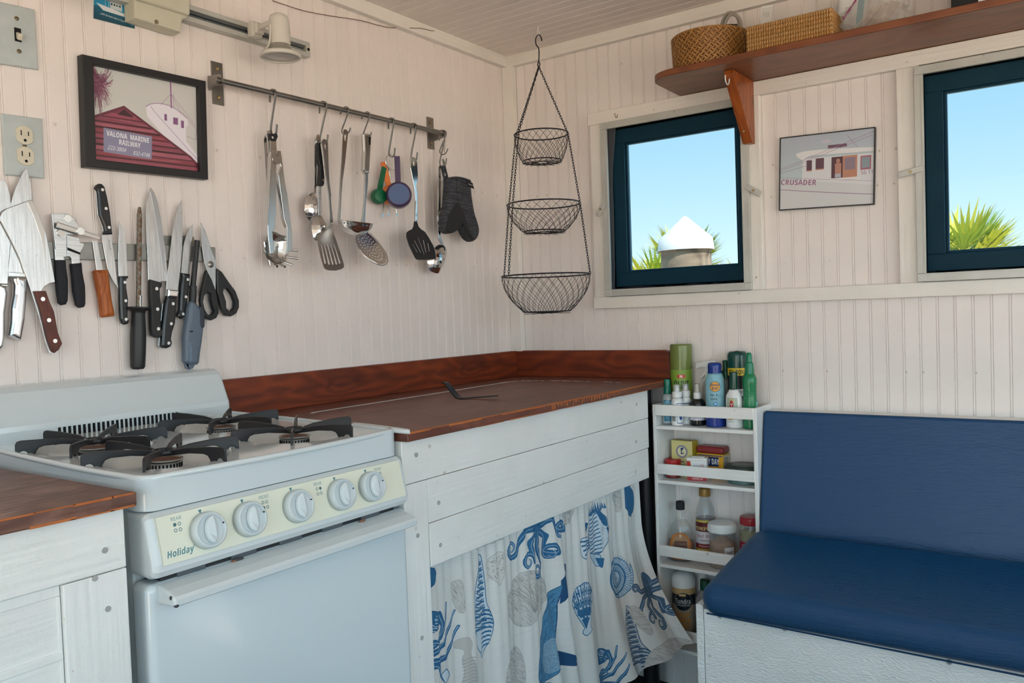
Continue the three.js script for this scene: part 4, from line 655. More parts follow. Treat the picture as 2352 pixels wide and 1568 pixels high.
{
  const t = onWall('gas_lighter', 'blue-grey gas lighter with a long black nozzle', 'lighter', [0.0225, 1.1729, 1.261], KN);
  const bl = std({ color: col(0.115, 0.155, 0.21), roughness: 0.42 });
  part('nozzle', bar([0.0068, 0.0835, 0], [0.0228, 0.183, 0], 0.006, 16), M.black, t); part('collar', bar([0.003, 0.044, 0], [0.0072, 0.083, 0], 0.0078, 16), M.black, t);
  part('body', ext(shape([-6.4, 48.3, 4.2, 46.8, 12, 39.3, 19.8, 30.4, 23.5, 20, 23.1, -8.1, 17.7, -38.9, 11.2, -66.6, 7.6, -87, 3.3, -91.1, -14.7, -89.8, -22, -87, -28.5, -82.9, -25.9, -28.2, -21.3, -2.2, -17.4, 9.2, -12, 35.3]), 0.022, -0.009, 0.009, 5), bl, t);
  part('trigger', ext(shape([11.9, 36.4, 18.2, 31.2, 22.6, 20, 21.5, -6.6, 16, -10.1, 11.3, -4.7, 11.5, 14.4], [], 3), 0.004, 0.0105, 0.0014), std({ color: col(0.03, 0.04, 0.06), roughness: 0.5 }), t);
  part('window_slot', box(-0.0155, -0.0075, -0.0187, -0.0157, 0.0125, 0.0134), M.void, t);
  part('hanging_loop', ext(shape([-25, -84, -21.6, -98.1, -13.7, -101.6, -3.7, -98, 3, -88], [[-14, -91, -12.8, -97.5, -7, -97, -2.5, -91]]), 0.006, -0.003, 0.002, 3), bl, t);
  part('warning_text', new THREE.PlaneGeometry(0.009, 0.044).rotateZ(-0.03).translate(-0.0155, -0.061, 0.0133), std({ map: canvasTex(64, 256, (c) => { c.fillStyle = '#5f7084'; c.fillRect(0, 0, 64, 256); c.fillStyle = '#9cc0d4'; c.font = '11px sans-serif'; c.translate(8, 250); c.rotate(-Math.PI / 2); ['WARNING: KEEP OUT OF REACH OF CHILDREN', 'EXTREMELY FLAMMABLE GAS UNDER PRESSURE', 'DO NOT PUNCTURE OR INCINERATE'].forEach((s, i) => c.fillText(s, 0, 10 + i * 17, 240)); }), roughness: 0.5 }), t);
}
{
  const t = onWall('kitchen_scissors', 'open kitchen scissors with black ring handles', 'scissors', [0.0145, 1.2467, 1.2035], KN);
  part('blade', uvm(ext(shape([-18.4, 149.6, -16.5, 146.5, 6, 84, 14.3, 62.1, 12, 50, 9, 0, 0, 20, -10.8, 45.8, -16.2, 61.2, -20.3, 98.2, -20, 135.3]), 0.0022, 0.001, 0.0005), 1), M.blade, t);
  part('blade', uvm(ext(shape([-18.4, 149.6, -9.5, 135.9, -0.3, 108.5, 9.3, 69.8, 14.3, 62.1, 15.8, 46.4, 10.7, -2.4, 4, 16, 5, 50, -10, 100]), 0.0022, -0.0012, 0.0005), 1), metal(0.42, 0.43, 0.45, 0.35), t);
  part('pivot', lathe([[0, 0.0028], [0.003, 0.0028], [0.0034, 0.0016], [0.0055, 0.0016], [0.0075, 0.0008], [0.0075, 0], [0, 0]], 24).rotateX(Math.PI / 2).translate(-0.0002, 0.0578, 0.0032), M.rail, t);
  part('handle', ext(shape([-12.7, 44.2, -1.3, 24.2, 8.6, -2.3, 11.2, -18.1, 13.5, -39.3, 12.8, -52.9, 6.1, -63.4, -7.1, -68.3, -18.8, -64.2, -25.2, -56.6, -31.1, -41.6, -32.6, -22.3, -29.1, -4.5, -22, 17.8, -14.8, 41.7], [[-10.3, -1.5, -2, -6.8, -2.8, -21.1, 1.4, -39.1, 4.4, -46.7, 0.5, -55.7, -8.4, -60, -18.4, -56.8, -26.2, -44.7, -29.5, -26.8, -26.1, -12, -18.9, -3.8]]), 0.011, -0.004, 0.0026, 3), M.black, t);
  part('handle', ext(shape([15.3, 48.8, 26.8, 41.9, 46.6, 15.4, 61.8, -3, 69.7, -24.6, 68.9, -40.1, 60.8, -53.9, 46, -60.5, 31.8, -57.9, 22.8, -45.5, 16.4, -18.9, 11.8, -6, 14, 45.4], [[35.4, 7.4, 44.2, 4.7, 54.2, -9.1, 60.5, -26.1, 58.8, -41.5, 50.1, -50.6, 39.4, -50.4, 30.9, -42.6, 30.9, -27.4, 24.1, -6, 26.4, 4.6]]), 0.011, -0.005, 0.0026, 3), M.black, t);
}
M.grate = std({ color: col(0.014, 0.014, 0.017), roughness: 0.36 }); M.grate2 = std({ color: col(0.016, 0.015, 0.016), roughness: 0.42 });
// ---------------------------------------------------------------- the stove
{
  const S = 1.461, t = thing('gas_stove', 'white four-burner gas stove with five knobs, between the two wooden counters', 'stove', [0, 0, S]);
  const Z0 = -0.2545, Z1 = 0.2545; // right and left end
  // body
  part('body', [box(0.03, 0.535, 0.03, 0.915, Z0 + 0.003, Z1 - 0.003, 0.004), box(0.06, 0.5, 0, 0.03, Z0 + 0.02, Z1 - 0.02)], M.enamel2, t);
  // back panel: profile across, rounded ends
  const bp = shape([2, 900, 2, 1071, 22, 1070, 34, 1066, 43.5, 1058, 50, 1045, 66.5, 1008, 71, 999, 72, 990, 72, 900]);
  part('back_panel', ext(bp, Z1 - Z0, Z0, 0.009, 4), M.enamel, t);
  for (let i = 0; i < 27; i++) { const z = 0.119 - i * 0.00925; part('vent_slot', box(0.0700, 0.0725, 0.9695, 0.9885, z - 0.0028, z + 0.0028, 0.0009), M.void, t); }
  // cooktop: sloping a little to the front
  const top = new THREE.Group(); top.name = 'cooktop'; top.position.set(0.07, 0.9715, 0); top.rotation.z = -0.0262; t.add(top);
  const L = 0.508, rc = 0.024, sh = new THREE.Shape(), a = -0.055, b = L - 0.0005, z0 = Z0, z1 = Z1;
  sh.moveTo(a, z0); sh.lineTo(b - rc, z0); sh.absarc(b - rc, z0 + rc, rc, -Math.PI / 2, 0); sh.lineTo(b, z1 - rc); sh.absarc(b - rc, z1 - rc, rc, 0, Math.PI / 2); sh.lineTo(a, z1);
  const BUR = [[0.370, 0.137], [0.370, -0.123], [0.162, 0.137], [0.150, -0.123]], WR = 0.0985;
  for (const [x, z] of BUR) { const h = new THREE.Path(); h.absarc(x, z, WR, 0, Math.PI * 2); sh.holes.push(h); }
  const sheet = new THREE.ExtrudeGeometry(sh, { depth: 0.002, bevelEnabled: false, curveSegments: 24 }).rotateX(Math.PI / 2); // z of the shape becomes z, depth goes down
  part('sheet', sheet.translate(0, 0, 0), M.enamel, top);
  // raised rounded rim and the skirt below it
  const rimPath = [[a, z0 + 0.004], [b - rc, z0 + 0.004]]; for (let i = 0; i <= 8; i++) { const q = -Math.PI / 2 + (i / 8) * Math.PI / 2; rimPath.push([b - rc + Math.cos(q) * (rc - 0.004), z0 + rc + Math.sin(q) * (rc - 0.004)]); } for (let i = 0; i <= 8; i++) { const q = (i / 8) * Math.PI / 2; rimPath.push([b - rc + Math.cos(q) * (rc - 0.004), z1 - rc + Math.sin(q) * (rc - 0.004)]); } rimPath.push([a, z1 - 0.004]);
  part('rim', [new THREE.TubeGeometry(new THREE.CatmullRomCurve3(rimPath.map(([x, z]) => V(x, 0.0005, z)), false, 'chordal'), 160, 0.0048, 10)], M.enamel, top);
  const sk = new THREE.Shape(); const off = (q) => { const s = new THREE.Shape(); s.moveTo(a, z0 + q); s.lineTo(b - rc, z0 + q); s.absarc(b - rc, z0 + rc, rc - q, -Math.PI / 2, 0); s.absarc(b - rc, z1 - rc, rc - q, 0, Math.PI / 2); s.lineTo(a, z1 - q); return s; };
  { const o = off(-0.0005).getPoints(8), n = off(0.006).getPoints(8).reverse(); sk.setFromPoints([...o, ...n]); }
  part('skirt', new THREE.ExtrudeGeometry(sk, { depth: 0.043, bevelEnabled: true, bevelSize: 0.001, bevelThickness: 0.0015, bevelSegments: 2 }).rotateX(Math.PI / 2).translate(0, -0.001, 0), M.enamel, top);
  // burner wells, burners, grates
  const well = lathe([[WR + 0.001, 0], [WR - 0.004, -0.001], [WR - 0.012, -0.008], [WR - 0.026, -0.018], [0.062, -0.022], [0.060, -0.020], [0.057, -0.019], [0.054, -0.023], [0.053, -0.03]], 48);
  const pit = lathe([[0.054, -0.028], [0.054, -0.045], [0, -0.045]], 32);
  const ring = lathe([[0, -0.004], [0.02, -0.0045], [0.026, -0.003], [0.0275, -0.001], [0.0285, -0.002], [0.0275, -0.005], [0.0262, -0.006], [0.0262, -0.017], [0.0295, -0.019], [0.0285, -0.03], [0.0, -0.03]], 40);
  const ports = []; for (let k = 0; k < 30; k++) { const q = (k / 30) * 6.2832; ports.push(new THREE.BoxGeometry(0.0012, 0.007, 0.0026).translate(0.0262, -0.0115, 0).rotateY(q)); }
  const capTop = new THREE.CylinderGeometry(0.0245, 0.0245, 0.0012, 32).translate(0, -0.0036, 0);
  const rustCap = std({ map: tex(128, (x, y) => { const i = ((y * 4) % 512) * 512 + ((x * 4) % 512), k = nz[i]; return [92 + k * 60, 62 + k * 46, 48 + k * 38]; }, true, 0.05), roughness: 0.8, metalness: 0.2 });
  // one grate arm: an upright plate, sloping top, arched underside and a foot at the outer end
  const arm = shape([14, 4, 14, 12, 40, 17.5, 80, 21, 112, 22, 118, 20.5, 120.5, 16, 120.5, 0, 115.5, 0, 113, 3.5, 108, 4.5, 103.5, 2, 101.5, -4.5, 92, -4.5, 90, 1.5, 86, 7, 78, 9.5, 50, 9, 30, 6]);
  BUR.forEach(([x, z], n) => {
    const u = new THREE.Group(); u.name = 'burner'; u.position.set(x + 0.07, 0.9715 - 0.0262 * x, z); u.rotation.z = -0.0262; t.add(u); // each burner with its well
    part('drip_bowl', well, M.enamel, u); part('pit', pit, M.void, u); part('burner_ring', ring, metal(0.46, 0.46, 0.45, 0.32), u); part('port_row', ports, M.void, u).userData.kind = 'stuff'; part('burner_cap', capTop, rustCap, u);
    const g = new THREE.Group(); g.name = 'grate'; g.position.copy(u.position); g.rotation.z = -0.0262; t.add(g);
    const iron = n % 2 ? M.grate2 : M.grate;
    part('grate_ring', new THREE.TorusGeometry(0.0165, 0.0024, 6, 30).scale(1, 1, 2).rotateX(Math.PI / 2).translate(0, 0.009, 0), iron, g);
    for (let k = 0; k < 6; k++) { const m = part('grate_arm', ext(arm, 0.0036, -0.0018, 0.0012, 2), iron, g); m.rotation.y = -(Math.PI / 4 + k * Math.PI / 3) + (n === 1 ? 0.05 : 0); }
  });
  // front control panel, cream face plate with its print
  const pf = shape([530, 822, 530, 913, 574, 911, 582, 905, 597, 842, 597, 832, 590, 823, 578, 820]);
  part('control_panel', ext(pf, 0.513, -0.2565, 0.009, 4), M.enamel2, t);
  const W = 0.487, Hh = 0.0665;
  const panelTex = canvasTex(2048, 280, (c, w, h) => {
    c.fillStyle = '#e6e6d4'; c.fillRect(0, 0, w, h); const X = (z) => ((0.2435 - z) / W) * w; c.fillStyle = c.strokeStyle = '#4d7f86'; c.lineWidth = 4;
    for (const z of [0.175, 0.103, 0.010, -0.083, -0.156]) { const x = X(z); c.beginPath(); c.moveTo(x - 11, 12); c.lineTo(x + 13, 12); c.lineTo(x + 1, 40); c.fill(); }
    const dots = (z, word, on) => { const x = X(z); c.textAlign = 'center'; c.font = '31px sans-serif'; c.fillStyle = '#6d8e92'; c.fillText(word, x, 40, 80); for (let i = 0; i < 4; i++) { const px = x - 14 + (i % 2) * 30, py = 64 + (i >> 1) * 34; c.beginPath(); c.arc(px, py, 9, 0, 7); c.strokeStyle = '#55777d'; c.stroke(); if (i === on) { c.fillStyle = '#3d666e'; c.fill(); } } };
    dots(0.2135, 'REAR', 0); dots(0.063, 'FRONT', 2); dots(-0.046, 'REAR', 1); dots(-0.187, 'FRONT', 3);
    c.fillStyle = '#4b8289'; c.font = 'italic bold 54px sans-serif'; c.textAlign = 'left'; c.fillText('Holiday', 26, 244, 176); c.font = '18px sans-serif'; c.fillText('®', 206, 214);
  });
  const pl = new THREE.PlaneGeometry(W, Hh).rotateY(Math.PI / 2); pl.rotateZ(0.235); pl.translate(0.5922, 0.8727, 0);
  part('face_plate', pl, print(panelTex, 0.4), t);
  const pedge = new RoundedBoxGeometry(0.0016, Hh + 0.001, W + 0.001, 1, 0.0006).rotateZ(0.235).translate(0.5905, 0.8724, 0); part('plate_edge', pedge, std({ color: col(0.72, 0.71, 0.6), roughness: 0.5 }), t);
  // knobs
  const kb = std({ color: col(0.62, 0.68, 0.70), roughness: 0.35 });
  for (const z of [0.171, 0.099, 0.006, -0.087, -0.159]) {
    const k = new THREE.Group(); k.name = 'knob'; k.position.set(0.591, 0.8715, z); k.rotation.z = 0.235; t.add(k);
    part('knob_body', lathe([[0, 0.0125], [0.0195, 0.0125], [0.0215, 0.0160], [0.0232, 0.0170], [0.0252, 0.0160], [0.0262, 0.012], [0.0268, 0], [0, 0]], 40).rotateZ(-Math.PI / 2), kb, k);
    const g = shape([-18.6, 0, -14, 8.5, 0, 9.8, 14, 8.5, 18.6, 0, 14, -3, 0, -4, -14, -3]); // pointer grip, seen from the front as a lens with a ridge
    const lens = shape([0, 19.5, 7.5, 13, 10.5, 0, 7.5, -13, 0, -19.5, -7.5, -13, -10.5, 0, -7.5, 13], [], 3); void g;
    const gr = ext(lens, 0.007, 0, 0.003, 2), gp = gr.attributes.position; for (let i = 0; i < gp.count; i++) if (gp.getZ(i) > 0.003) gp.setZ(i, gp.getZ(i) + 0.004 - Math.abs(gp.getX(i)) * 0.42); gr.computeVertexNormals();
    const gm = part('grip', gr.rotateY(Math.PI / 2).rotateX(-0.1).translate(0.0120, 0, 0), kb, k); void gm;
    part('pointer_dot', new THREE.CylinderGeometry(0.0013, 0.0013, 0.0008, 10).rotateZ(Math.PI / 2).translate(0.0162, 0.0055, -0.0205), M.void, k);
  }
  // oven door with its bar handle
  part('vent_gap', box(0.50, 0.575, 0.806, 0.824, Z0 + 0.02, Z1 - 0.02), std({ color: col(0.02, 0.021, 0.022), roughness: 0.6 }), t);
  for (let i = 0; i < 5; i++) part('gap_rib', box(0.52, 0.578, 0.812, 0.8215, -0.195 + i * 0.09, -0.150 + i * 0.09), std({ color: col(0.10, 0.11, 0.12), roughness: 0.5 }), t);
  const dr = part('oven_door', new RoundedBoxGeometry(0.047, 0.662, 0.519, 5, 0.011).translate(0.5615, 0.482, 0), M.enamel, t);
  const hp = shape([584, 812, 606, 807.5, 623, 801.5, 626.5, 797, 626, 789.5, 621, 786.5, 606, 787, 584, 786]);
  part('handle', ext(hp, 0.492, -0.246, 0.004, 3), M.enamel2, dr);
  const chipM = std({ color: col(0.05, 0.045, 0.05), roughness: 0.6 }), rustM = std({ color: col(0.22, 0.10, 0.05), roughness: 0.8 });
  for (const [x, y, z, sx, sy, sz, m] of [[0.6235, 0.7895, 0.2425, 0.004, 0.0028, 0.0035, chipM], [0.6165, 0.7995, 0.2455, 0.003, 0.003, 0.002, chipM], [0.5845, 0.8125, 0.112, 0.0022, 0.0035, 0.009, chipM], [0.5845, 0.8118, 0.121, 0.002, 0.003, 0.005, rustM], [0.5845, 0.8128, -0.146, 0.0022, 0.0032, 0.008, rustM]])
    part('chip', new THREE.SphereGeometry(1, 10, 6).scale(sx, sy, sz).translate(x, y, z), m, dr);
  part('drawer_front', new RoundedBoxGeometry(0.04, 0.1, 0.515, 4, 0.008).translate(0.557, 0.092, 0), M.enamel, t);
}

// ---------------------------------------------------------------- counters
function lineBoard(p, name, x0, x1, y0, y1, z0, z1, off = 0, ax = 2) { return part(name, box(x0, x1, y0, y1, z0, z1, 0.002, ax, off), M.board, p); }
{ // right-hand cabinet under the corner counter
  const t = thing('corner_cabinet', 'white board cabinet with an open lower half, under the corner counter', 'cabinet', [0, 0, 0]);
  lineBoard(t, 'front_board', 0.557, 0.576, 0.8525, 0.9365, 0.156, 1.199, 0.1);
  lineBoard(t, 'front_board', 0.557, 0.5765, 0.7655, 0.8515, 0.158, 1.1305, 0.5);
  lineBoard(t, 'front_board', 0.557, 0.5775, 0.6785, 0.7645, 0.165, 1.130, 0.9);
  lineBoard(t, 'stile', 0.557, 0.577, 0.0, 0.8515, 1.1315, 1.199, 0.2, 1);
  lineBoard(t, 'side_panel', 0.02, 0.557, 0.0, 0.9365, 1.180, 1.199, 0.4, 1);
  part('batten', box(0.535, 0.556, 0.70, 0.9, 0.20, 0.24), M.board, t); part('batten', box(0.535, 0.556, 0.70, 0.9, 1.08, 1.12), M.board, t);
  for (const [y, z] of [[0.905, 1.16], [0.90, 0.23], [0.80, 1.10], [0.795, 0.24], [0.715, 1.1], [0.71, 0.25], [0.75, 1.165], [0.55, 1.165]]) part('screw', disc(0.0045, 0.001, 0, 0, 0).rotateY(Math.PI / 2).translate(0.5775, y, z), M.board, t);
  const p = single('drain_pipe', 'black upright pipe in the gap between cabinet and spice rack', 'pipe', new THREE.CylinderGeometry(0.024, 0.024, 0.936, 24).translate(0.5315, 0.468, 0.096), M.black); void p;
}
{
  const t = thing('corner_countertop', 'reddish brown wooden counter top in the corner with a worn orange front edge', 'countertop', [0, 0, 0]);
  part('top', box(0.001, 0.597, 0.9368, 0.955, 0.001, 1.2035, 0.0022, 2), M.counter, t);
  // worn, bare arris along the front and a white caulk line round a filled-in cut-out
  const worn = []; let z = 0.09; while (z < 1.2) { const l = rr(0.02, 0.09), w = rr(0.0012, 0.0042); worn.push(box(0.5962 - w * 0.6, 0.5976, 0.9549 - w, 0.9553, z, Math.min(1.2, z + l), 0.0006, 2, z)); z += l - 0.003; }
  for (let i = 0; i < 26; i++) { const q = 0.36 + i * 0.0135 + rr(0, 0.006); worn.push(box(0.5966, 0.5976, 0.945 + rr(-0.006, 0.003), 0.953, q, q + rr(0.003, 0.008), 0.0005, 2, q)); }
  for (let i = 0; i < 14; i++) { const q = rr(0.2, 1.15); worn.push(box(0.5955, 0.5974, 0.9365, 0.9365 + rr(0.001, 0.003), q, q + rr(0.02, 0.09), 0.0006, 2, q)); }
  part('worn_edge', worn, M.bare, t);
  const caulk = std({ color: col(0.72, 0.71, 0.68), roughness: 0.7, bumpMap: again(bumpPaint, 0.05, 0.05), bumpScale: 0.001 });
  const cpts = [[0.158, 1.056], [0.149, 1.035], [0.146, 0.98], [0.1445, 0.80], [0.138, 0.50], [0.131, 0.27], [0.130, 0.235]];
  const strip = (pts, w, h) => { const c = new THREE.CatmullRomCurve3(pts.map(([x, zz]) => V(x, 0.9548, zz)), false, 'centripetal'); return new THREE.TubeGeometry(c, 90, w, 8).scale(1, 1, 1).translate(0, 0, 0).applyMatrix4(new THREE.Matrix4().makeTranslation(0, 0.955, 0).multiply(new THREE.Matrix4().makeScale(1, h, 1)).multiply(new THREE.Matrix4().makeTranslation(0, -0.955, 0))); };
  part('caulk_line', strip(cpts, 0.0046, 0.22), caulk, t);
  const run = [], cu = new THREE.CatmullRomCurve3([[0.131, 0.235], [0.150, 0.195], [0.20, 0.172], [0.30, 0.160], [0.42, 0.158], [0.47, 0.166], [0.50, 0.176]].map(([x, zz]) => V(x, 0.9552, zz)));
  for (let i = 0; i < 17; i++) { const a = i / 17 + 0.006, b = a + (i % 4 === 2 ? 0.018 : 0.046); if (i === 11 || i === 14) continue; const pts = [0, 0.5, 1].map((k) => cu.getPoint(Math.min(1, a + (b - a) * k))); run.push(new THREE.TubeGeometry(new THREE.CatmullRomCurve3(pts), 8, 0.0026, 6).translate(0, -0.955, 0).scale(1, 0.3, 1).translate(0, 0.955, 0)); }
  part('caulk_crumbs', run, caulk, t);
}
part('board', uvm(ext(shape([0, 955.2, 585, 955.2, 585, 1030, 579, 1038, 568, 1042, 0, 1042]), 0.02, 0, 0.0016), 0), M.splash, thing('back_splash_board', 'stained pine splash board along the back wall, with a rounded right corner', 'splash board', [0, 0, 0.0006]));
part('board', box(0.0006, 0.0206, 0.9553, 1.0415, 0.0212, 1.2042, 0.0014, 2, 0.27), M.splash, thing('side_splash_board', 'stained knotty pine splash board along the left wall, from corner to stove', 'splash board', [0, 0, 0]));
{ // the spoon rest: a bent black strap lying on the counter
  const t = thing('black_strap', 'bent black metal strap lying alone on the corner counter', 'strap', [0.327, 0.9552, 0.683], [0, 0.35, 0]);
  part('upright', ribbon([[-0.075, 0.040], [-0.068, 0.0405], [-0.060, 0.034], [-0.046, 0.018], [-0.032, 0.005], [-0.022, 0.002], [-0.008, 0.002]], 0.0032, 0.021).rotateY(Math.PI / 2).rotateY(-0.3), M.black, t);
  part('flat_end', ext(shape([-10, -11, 0, -5, 14, -6, 50, -12, 86, -11, 78, 2, 50, 8, 14, 6, -2, 8, -12, 9]), 0.003, 0, 0.001).rotateX(-Math.PI / 2).rotateZ(0.07).translate(0, 0.0012, 0), M.black, t);
}
{
  const t = thing('left_cabinet', 'white painted cabinet with a sunk panel, in the lower left corner', 'cabinet', [0, 0, 0]);
  lineBoard(t, 'top_rail', 0.557, 0.581, 0.8485, 0.9305, 1.7465, 2.25, 0.3);
  lineBoard(t, 'stile', 0.557, 0.5812, 0.0, 0.8475, 1.7465, 1.831, 0.6, 1);
  lineBoard(t, 'panel', 0.553, 0.573, 0.3, 0.8475, 1.8315, 2.25, 0.8);
  part('panel_moulding', [box(0.572, 0.5755, 0.8335, 0.8475, 1.832, 2.25, 0.0015), box(0.572, 0.5762, 0.752, 0.7625, 1.832, 2.25, 0.0015), box(0.572, 0.5755, 0.3, 0.8335, 1.832, 1.837, 0.0012)], M.board, t);
  lineBoard(t, 'side_panel', 0.02, 0.557, 0, 0.9305, 1.7465, 1.765, 0.1, 1);
  for (const [y, z] of [[0.878, 1.775], [0.80, 1.775], [0.845, 1.79]]) part('nail', disc(0.004, 0.0012, 0, 0, 0).rotateY(Math.PI / 2).translate(0.5814, y, z), M.board, t);
}
{
  const t = thing('left_countertop', 'weathered dark brown counter top left of the stove', 'countertop', [0, 0, 0]);
  part('top', box(0.001, 0.597, 0.9307, 0.9495, 1.7365, 2.25, 0.0022, 2), M.counter2, t);
  const worn = []; let z = 1.74; while (z < 2.2) { const l = rr(0.02, 0.08), w = rr(0.001, 0.0034); worn.push(box(0.5962 - w * 0.6, 0.5976, 0.9494 - w, 0.9498, z, z + l, 0.0005, 2, z)); if (rnd() > 0.3) worn.push(box(0.5955, 0.5976, 0.9304, 0.9306 + rr(0.001, 0.0036), z, z + l * 1.1, 0.0005, 2, z)); z += l - 0.003; }
  part('worn_edge', worn, M.bare, t);
}
// ---------------------------------------------------------------- the printed curtain under the counter
const seaTex = canvasTex(1920, 1300, (c, W, H) => {
  c.fillStyle = '#d9d7d3'; c.fillRect(0, 0, W, H); c.scale(2, 2);
  for (let i = 0; i < 900; i++) { c.strokeStyle = i % 2 ? 'rgba(120,125,135,.10)' : 'rgba(255,255,255,.20)'; c.lineWidth = rr(0.3, 1); c.beginPath(); if (i % 3) { const y = rr(0, 650), x = rr(0, 960); c.moveTo(x, y); c.lineTo(x + rr(20, 160), y + rr(-1, 1)); } else { const x = rr(0, 960), y = rr(0, 650); c.moveTo(x, y); c.lineTo(x + rr(-1, 1), y + rr(20, 160)); } c.stroke(); }
  const B = '#2c6690', D = '#1d4a72', L = '#7fa9c4', G = '#b3b0ac', GD = '#95918d';
  const path = (pts, close, fill, stroke, lw = 1.6) => { c.beginPath(); pts.forEach(([x, y], i) => { if (!i) c.moveTo(x, y); else { const p = pts[i - 1]; c.quadraticCurveTo(p[0], p[1], (p[0] + x) / 2, (p[1] + y) / 2); if (i === pts.length - 1) c.lineTo(x, y); } }); if (close) c.closePath(); if (fill) { c.fillStyle = fill; c.fill(); } if (stroke) { c.strokeStyle = stroke; c.lineWidth = lw; c.stroke(); } };
  const hatch = (pts, colr, n, dx, dy, lw = 0.7) => { c.save(); path(pts, true); c.clip(); c.strokeStyle = colr; c.lineWidth = lw; const xs = pts.map((p) => p[0]), ys = pts.map((p) => p[1]), x0 = Math.min(...xs), x1 = Math.max(...xs), y0 = Math.min(...ys), y1 = Math.max(...ys); for (let i = 0; i < n; i++) { const x = rr(x0 - 10, x1), y = rr(y0 - 10, y1), k = rr(0.4, 1); c.beginPath(); c.moveTo(x, y); c.quadraticCurveTo(x + dx * 0.5 * k + rr(-3, 3), y + dy * 0.5 * k + rr(-3, 3), x + dx * k, y + dy * k); c.stroke(); } c.restore(); };
  const at = (x, y, r, s, f) => { c.save(); c.translate(x, y); c.rotate(r); c.scale(s, Math.abs(s)); f(); c.restore(); };
  const conch = (fg, bg, gray) => { // spire shell, tip up, 250 long
    const o = [[-4, -118], [6, -118], [14, -80], [22, -40], [26, 0], [44, 22], [56, 50], [50, 84], [30, 104], [14, 130], [6, 112], [-16, 90], [-24, 50], [-26, 0], [-20, -50], [-10, -90]];
    path(o, true, bg, fg, 2); c.lineWidth = 2.4; c.strokeStyle = fg; for (let i = 0; i < 11; i++) { const y = -104 + i * 15, w = 7 + i * 2.1; c.beginPath(); c.moveTo(-w, y - 3); c.quadraticCurveTo(0, y + 9, w, y + 2); c.stroke(); for (let k = 0; k < 3 + i * 0.8; k++) { c.fillStyle = fg; c.beginPath(); c.ellipse(-w + (2 * w * (k + 0.5)) / (3 + i * 0.8), y + 9, 2.4, 3.6, 0.3, 0, 7); c.fill(); } }
    for (let i = 0; i < 9; i++) { c.beginPath(); c.moveTo(16 - i * 0.6, 16 + i * 11); c.quadraticCurveTo(36, 14 + i * 10, 54 - Math.abs(i - 3) * 3, 26 + i * 9); c.lineWidth = 4; c.stroke(); } hatch(o, gray ? GD : D, 120, 10, 5); };
  const scallop = (fg, bg) => { const o = [[-44, -14], [-42, -40], [-20, -60], [4, -64], [30, -54], [48, -30], [46, -8], [12, 50], [26, 62], [2, 76], [-14, 64], [-6, 52]]; path(o, true, bg, fg, 2); c.save(); path(o, true); c.clip(); for (let i = -7; i <= 7; i++) { c.strokeStyle = fg; c.lineWidth = 3.4; c.beginPath(); c.moveTo(0, 54); c.quadraticCurveTo(i * 4, 0, i * 9, -70); c.stroke(); } for (let r = 0; r < 7; r++) { c.lineWidth = 5; c.strokeStyle = r % 2 ? fg : bg; c.setLineDash([7, 6]); c.beginPath(); c.arc(0, 60, 36 + r * 13, Math.PI, Math.PI * 2); c.stroke(); } c.setLineDash([]); c.restore(); };
  const naut = (fg, bg) => { const o = []; for (let i = 0; i < 26; i++) { const a = (i / 25) * 6.6 - 0.6, r = 62 - i * 0.5; o.push([Math.cos(a) * r, Math.sin(a) * r]); } path(o, true, bg, fg, 2); c.strokeStyle = fg; for (let k = 0; k < 3; k++) { c.lineWidth = 2; c.beginPath(); for (let i = 0; i <= 90; i++) { const a = i * 0.19, r = 4 + i * (0.55 + k * 0.02) * 1.05; c.lineTo(Math.cos(a) * r * 0.92 - 8, Math.sin(a) * r * 0.92 + 2); } c.stroke(); } for (let i = 0; i < 46; i++) { const a = (i / 46) * 6.28; c.lineWidth = 1.1; c.beginPath(); c.moveTo(Math.cos(a) * 16 - 8, Math.sin(a) * 16); c.quadraticCurveTo(Math.cos(a + 0.2) * 40, Math.sin(a + 0.2) * 40, Math.cos(a + 0.1) * 59, Math.sin(a + 0.1) * 59); c.stroke(); } hatch(o, fg, 200, 8, 8); };
  const arm = (pts, w, fg) => { for (let k = 0; k < pts.length - 1; k++) { const [a, b] = [pts[k], pts[k + 1]]; for (let i = 0; i <= 12; i++) { const t = i / 12, x = a[0] + (b[0] - a[0]) * t, y = a[1] + (b[1] - a[1]) * t, r = (w * (1 - (k + t) / pts.length)) * 0.5 + 1; c.fillStyle = fg; c.beginPath(); c.arc(x, y, r, 0, 7); c.fill(); } } c.strokeStyle = '#d5dbe0'; c.lineWidth = 1.2; path(pts, false, null, 'rgba(225,232,238,.8)', 1.3); };
  const spiral = (x, y, r, turns, dir, lead) => { const p = [...lead]; for (let i = 0; i <= 16; i++) { const a = (i / 16) * turns * 6.28 * dir, q = r * (1 - i / 22); p.push([x + Math.cos(a) * q, y + Math.sin(a) * q]); } return p; };
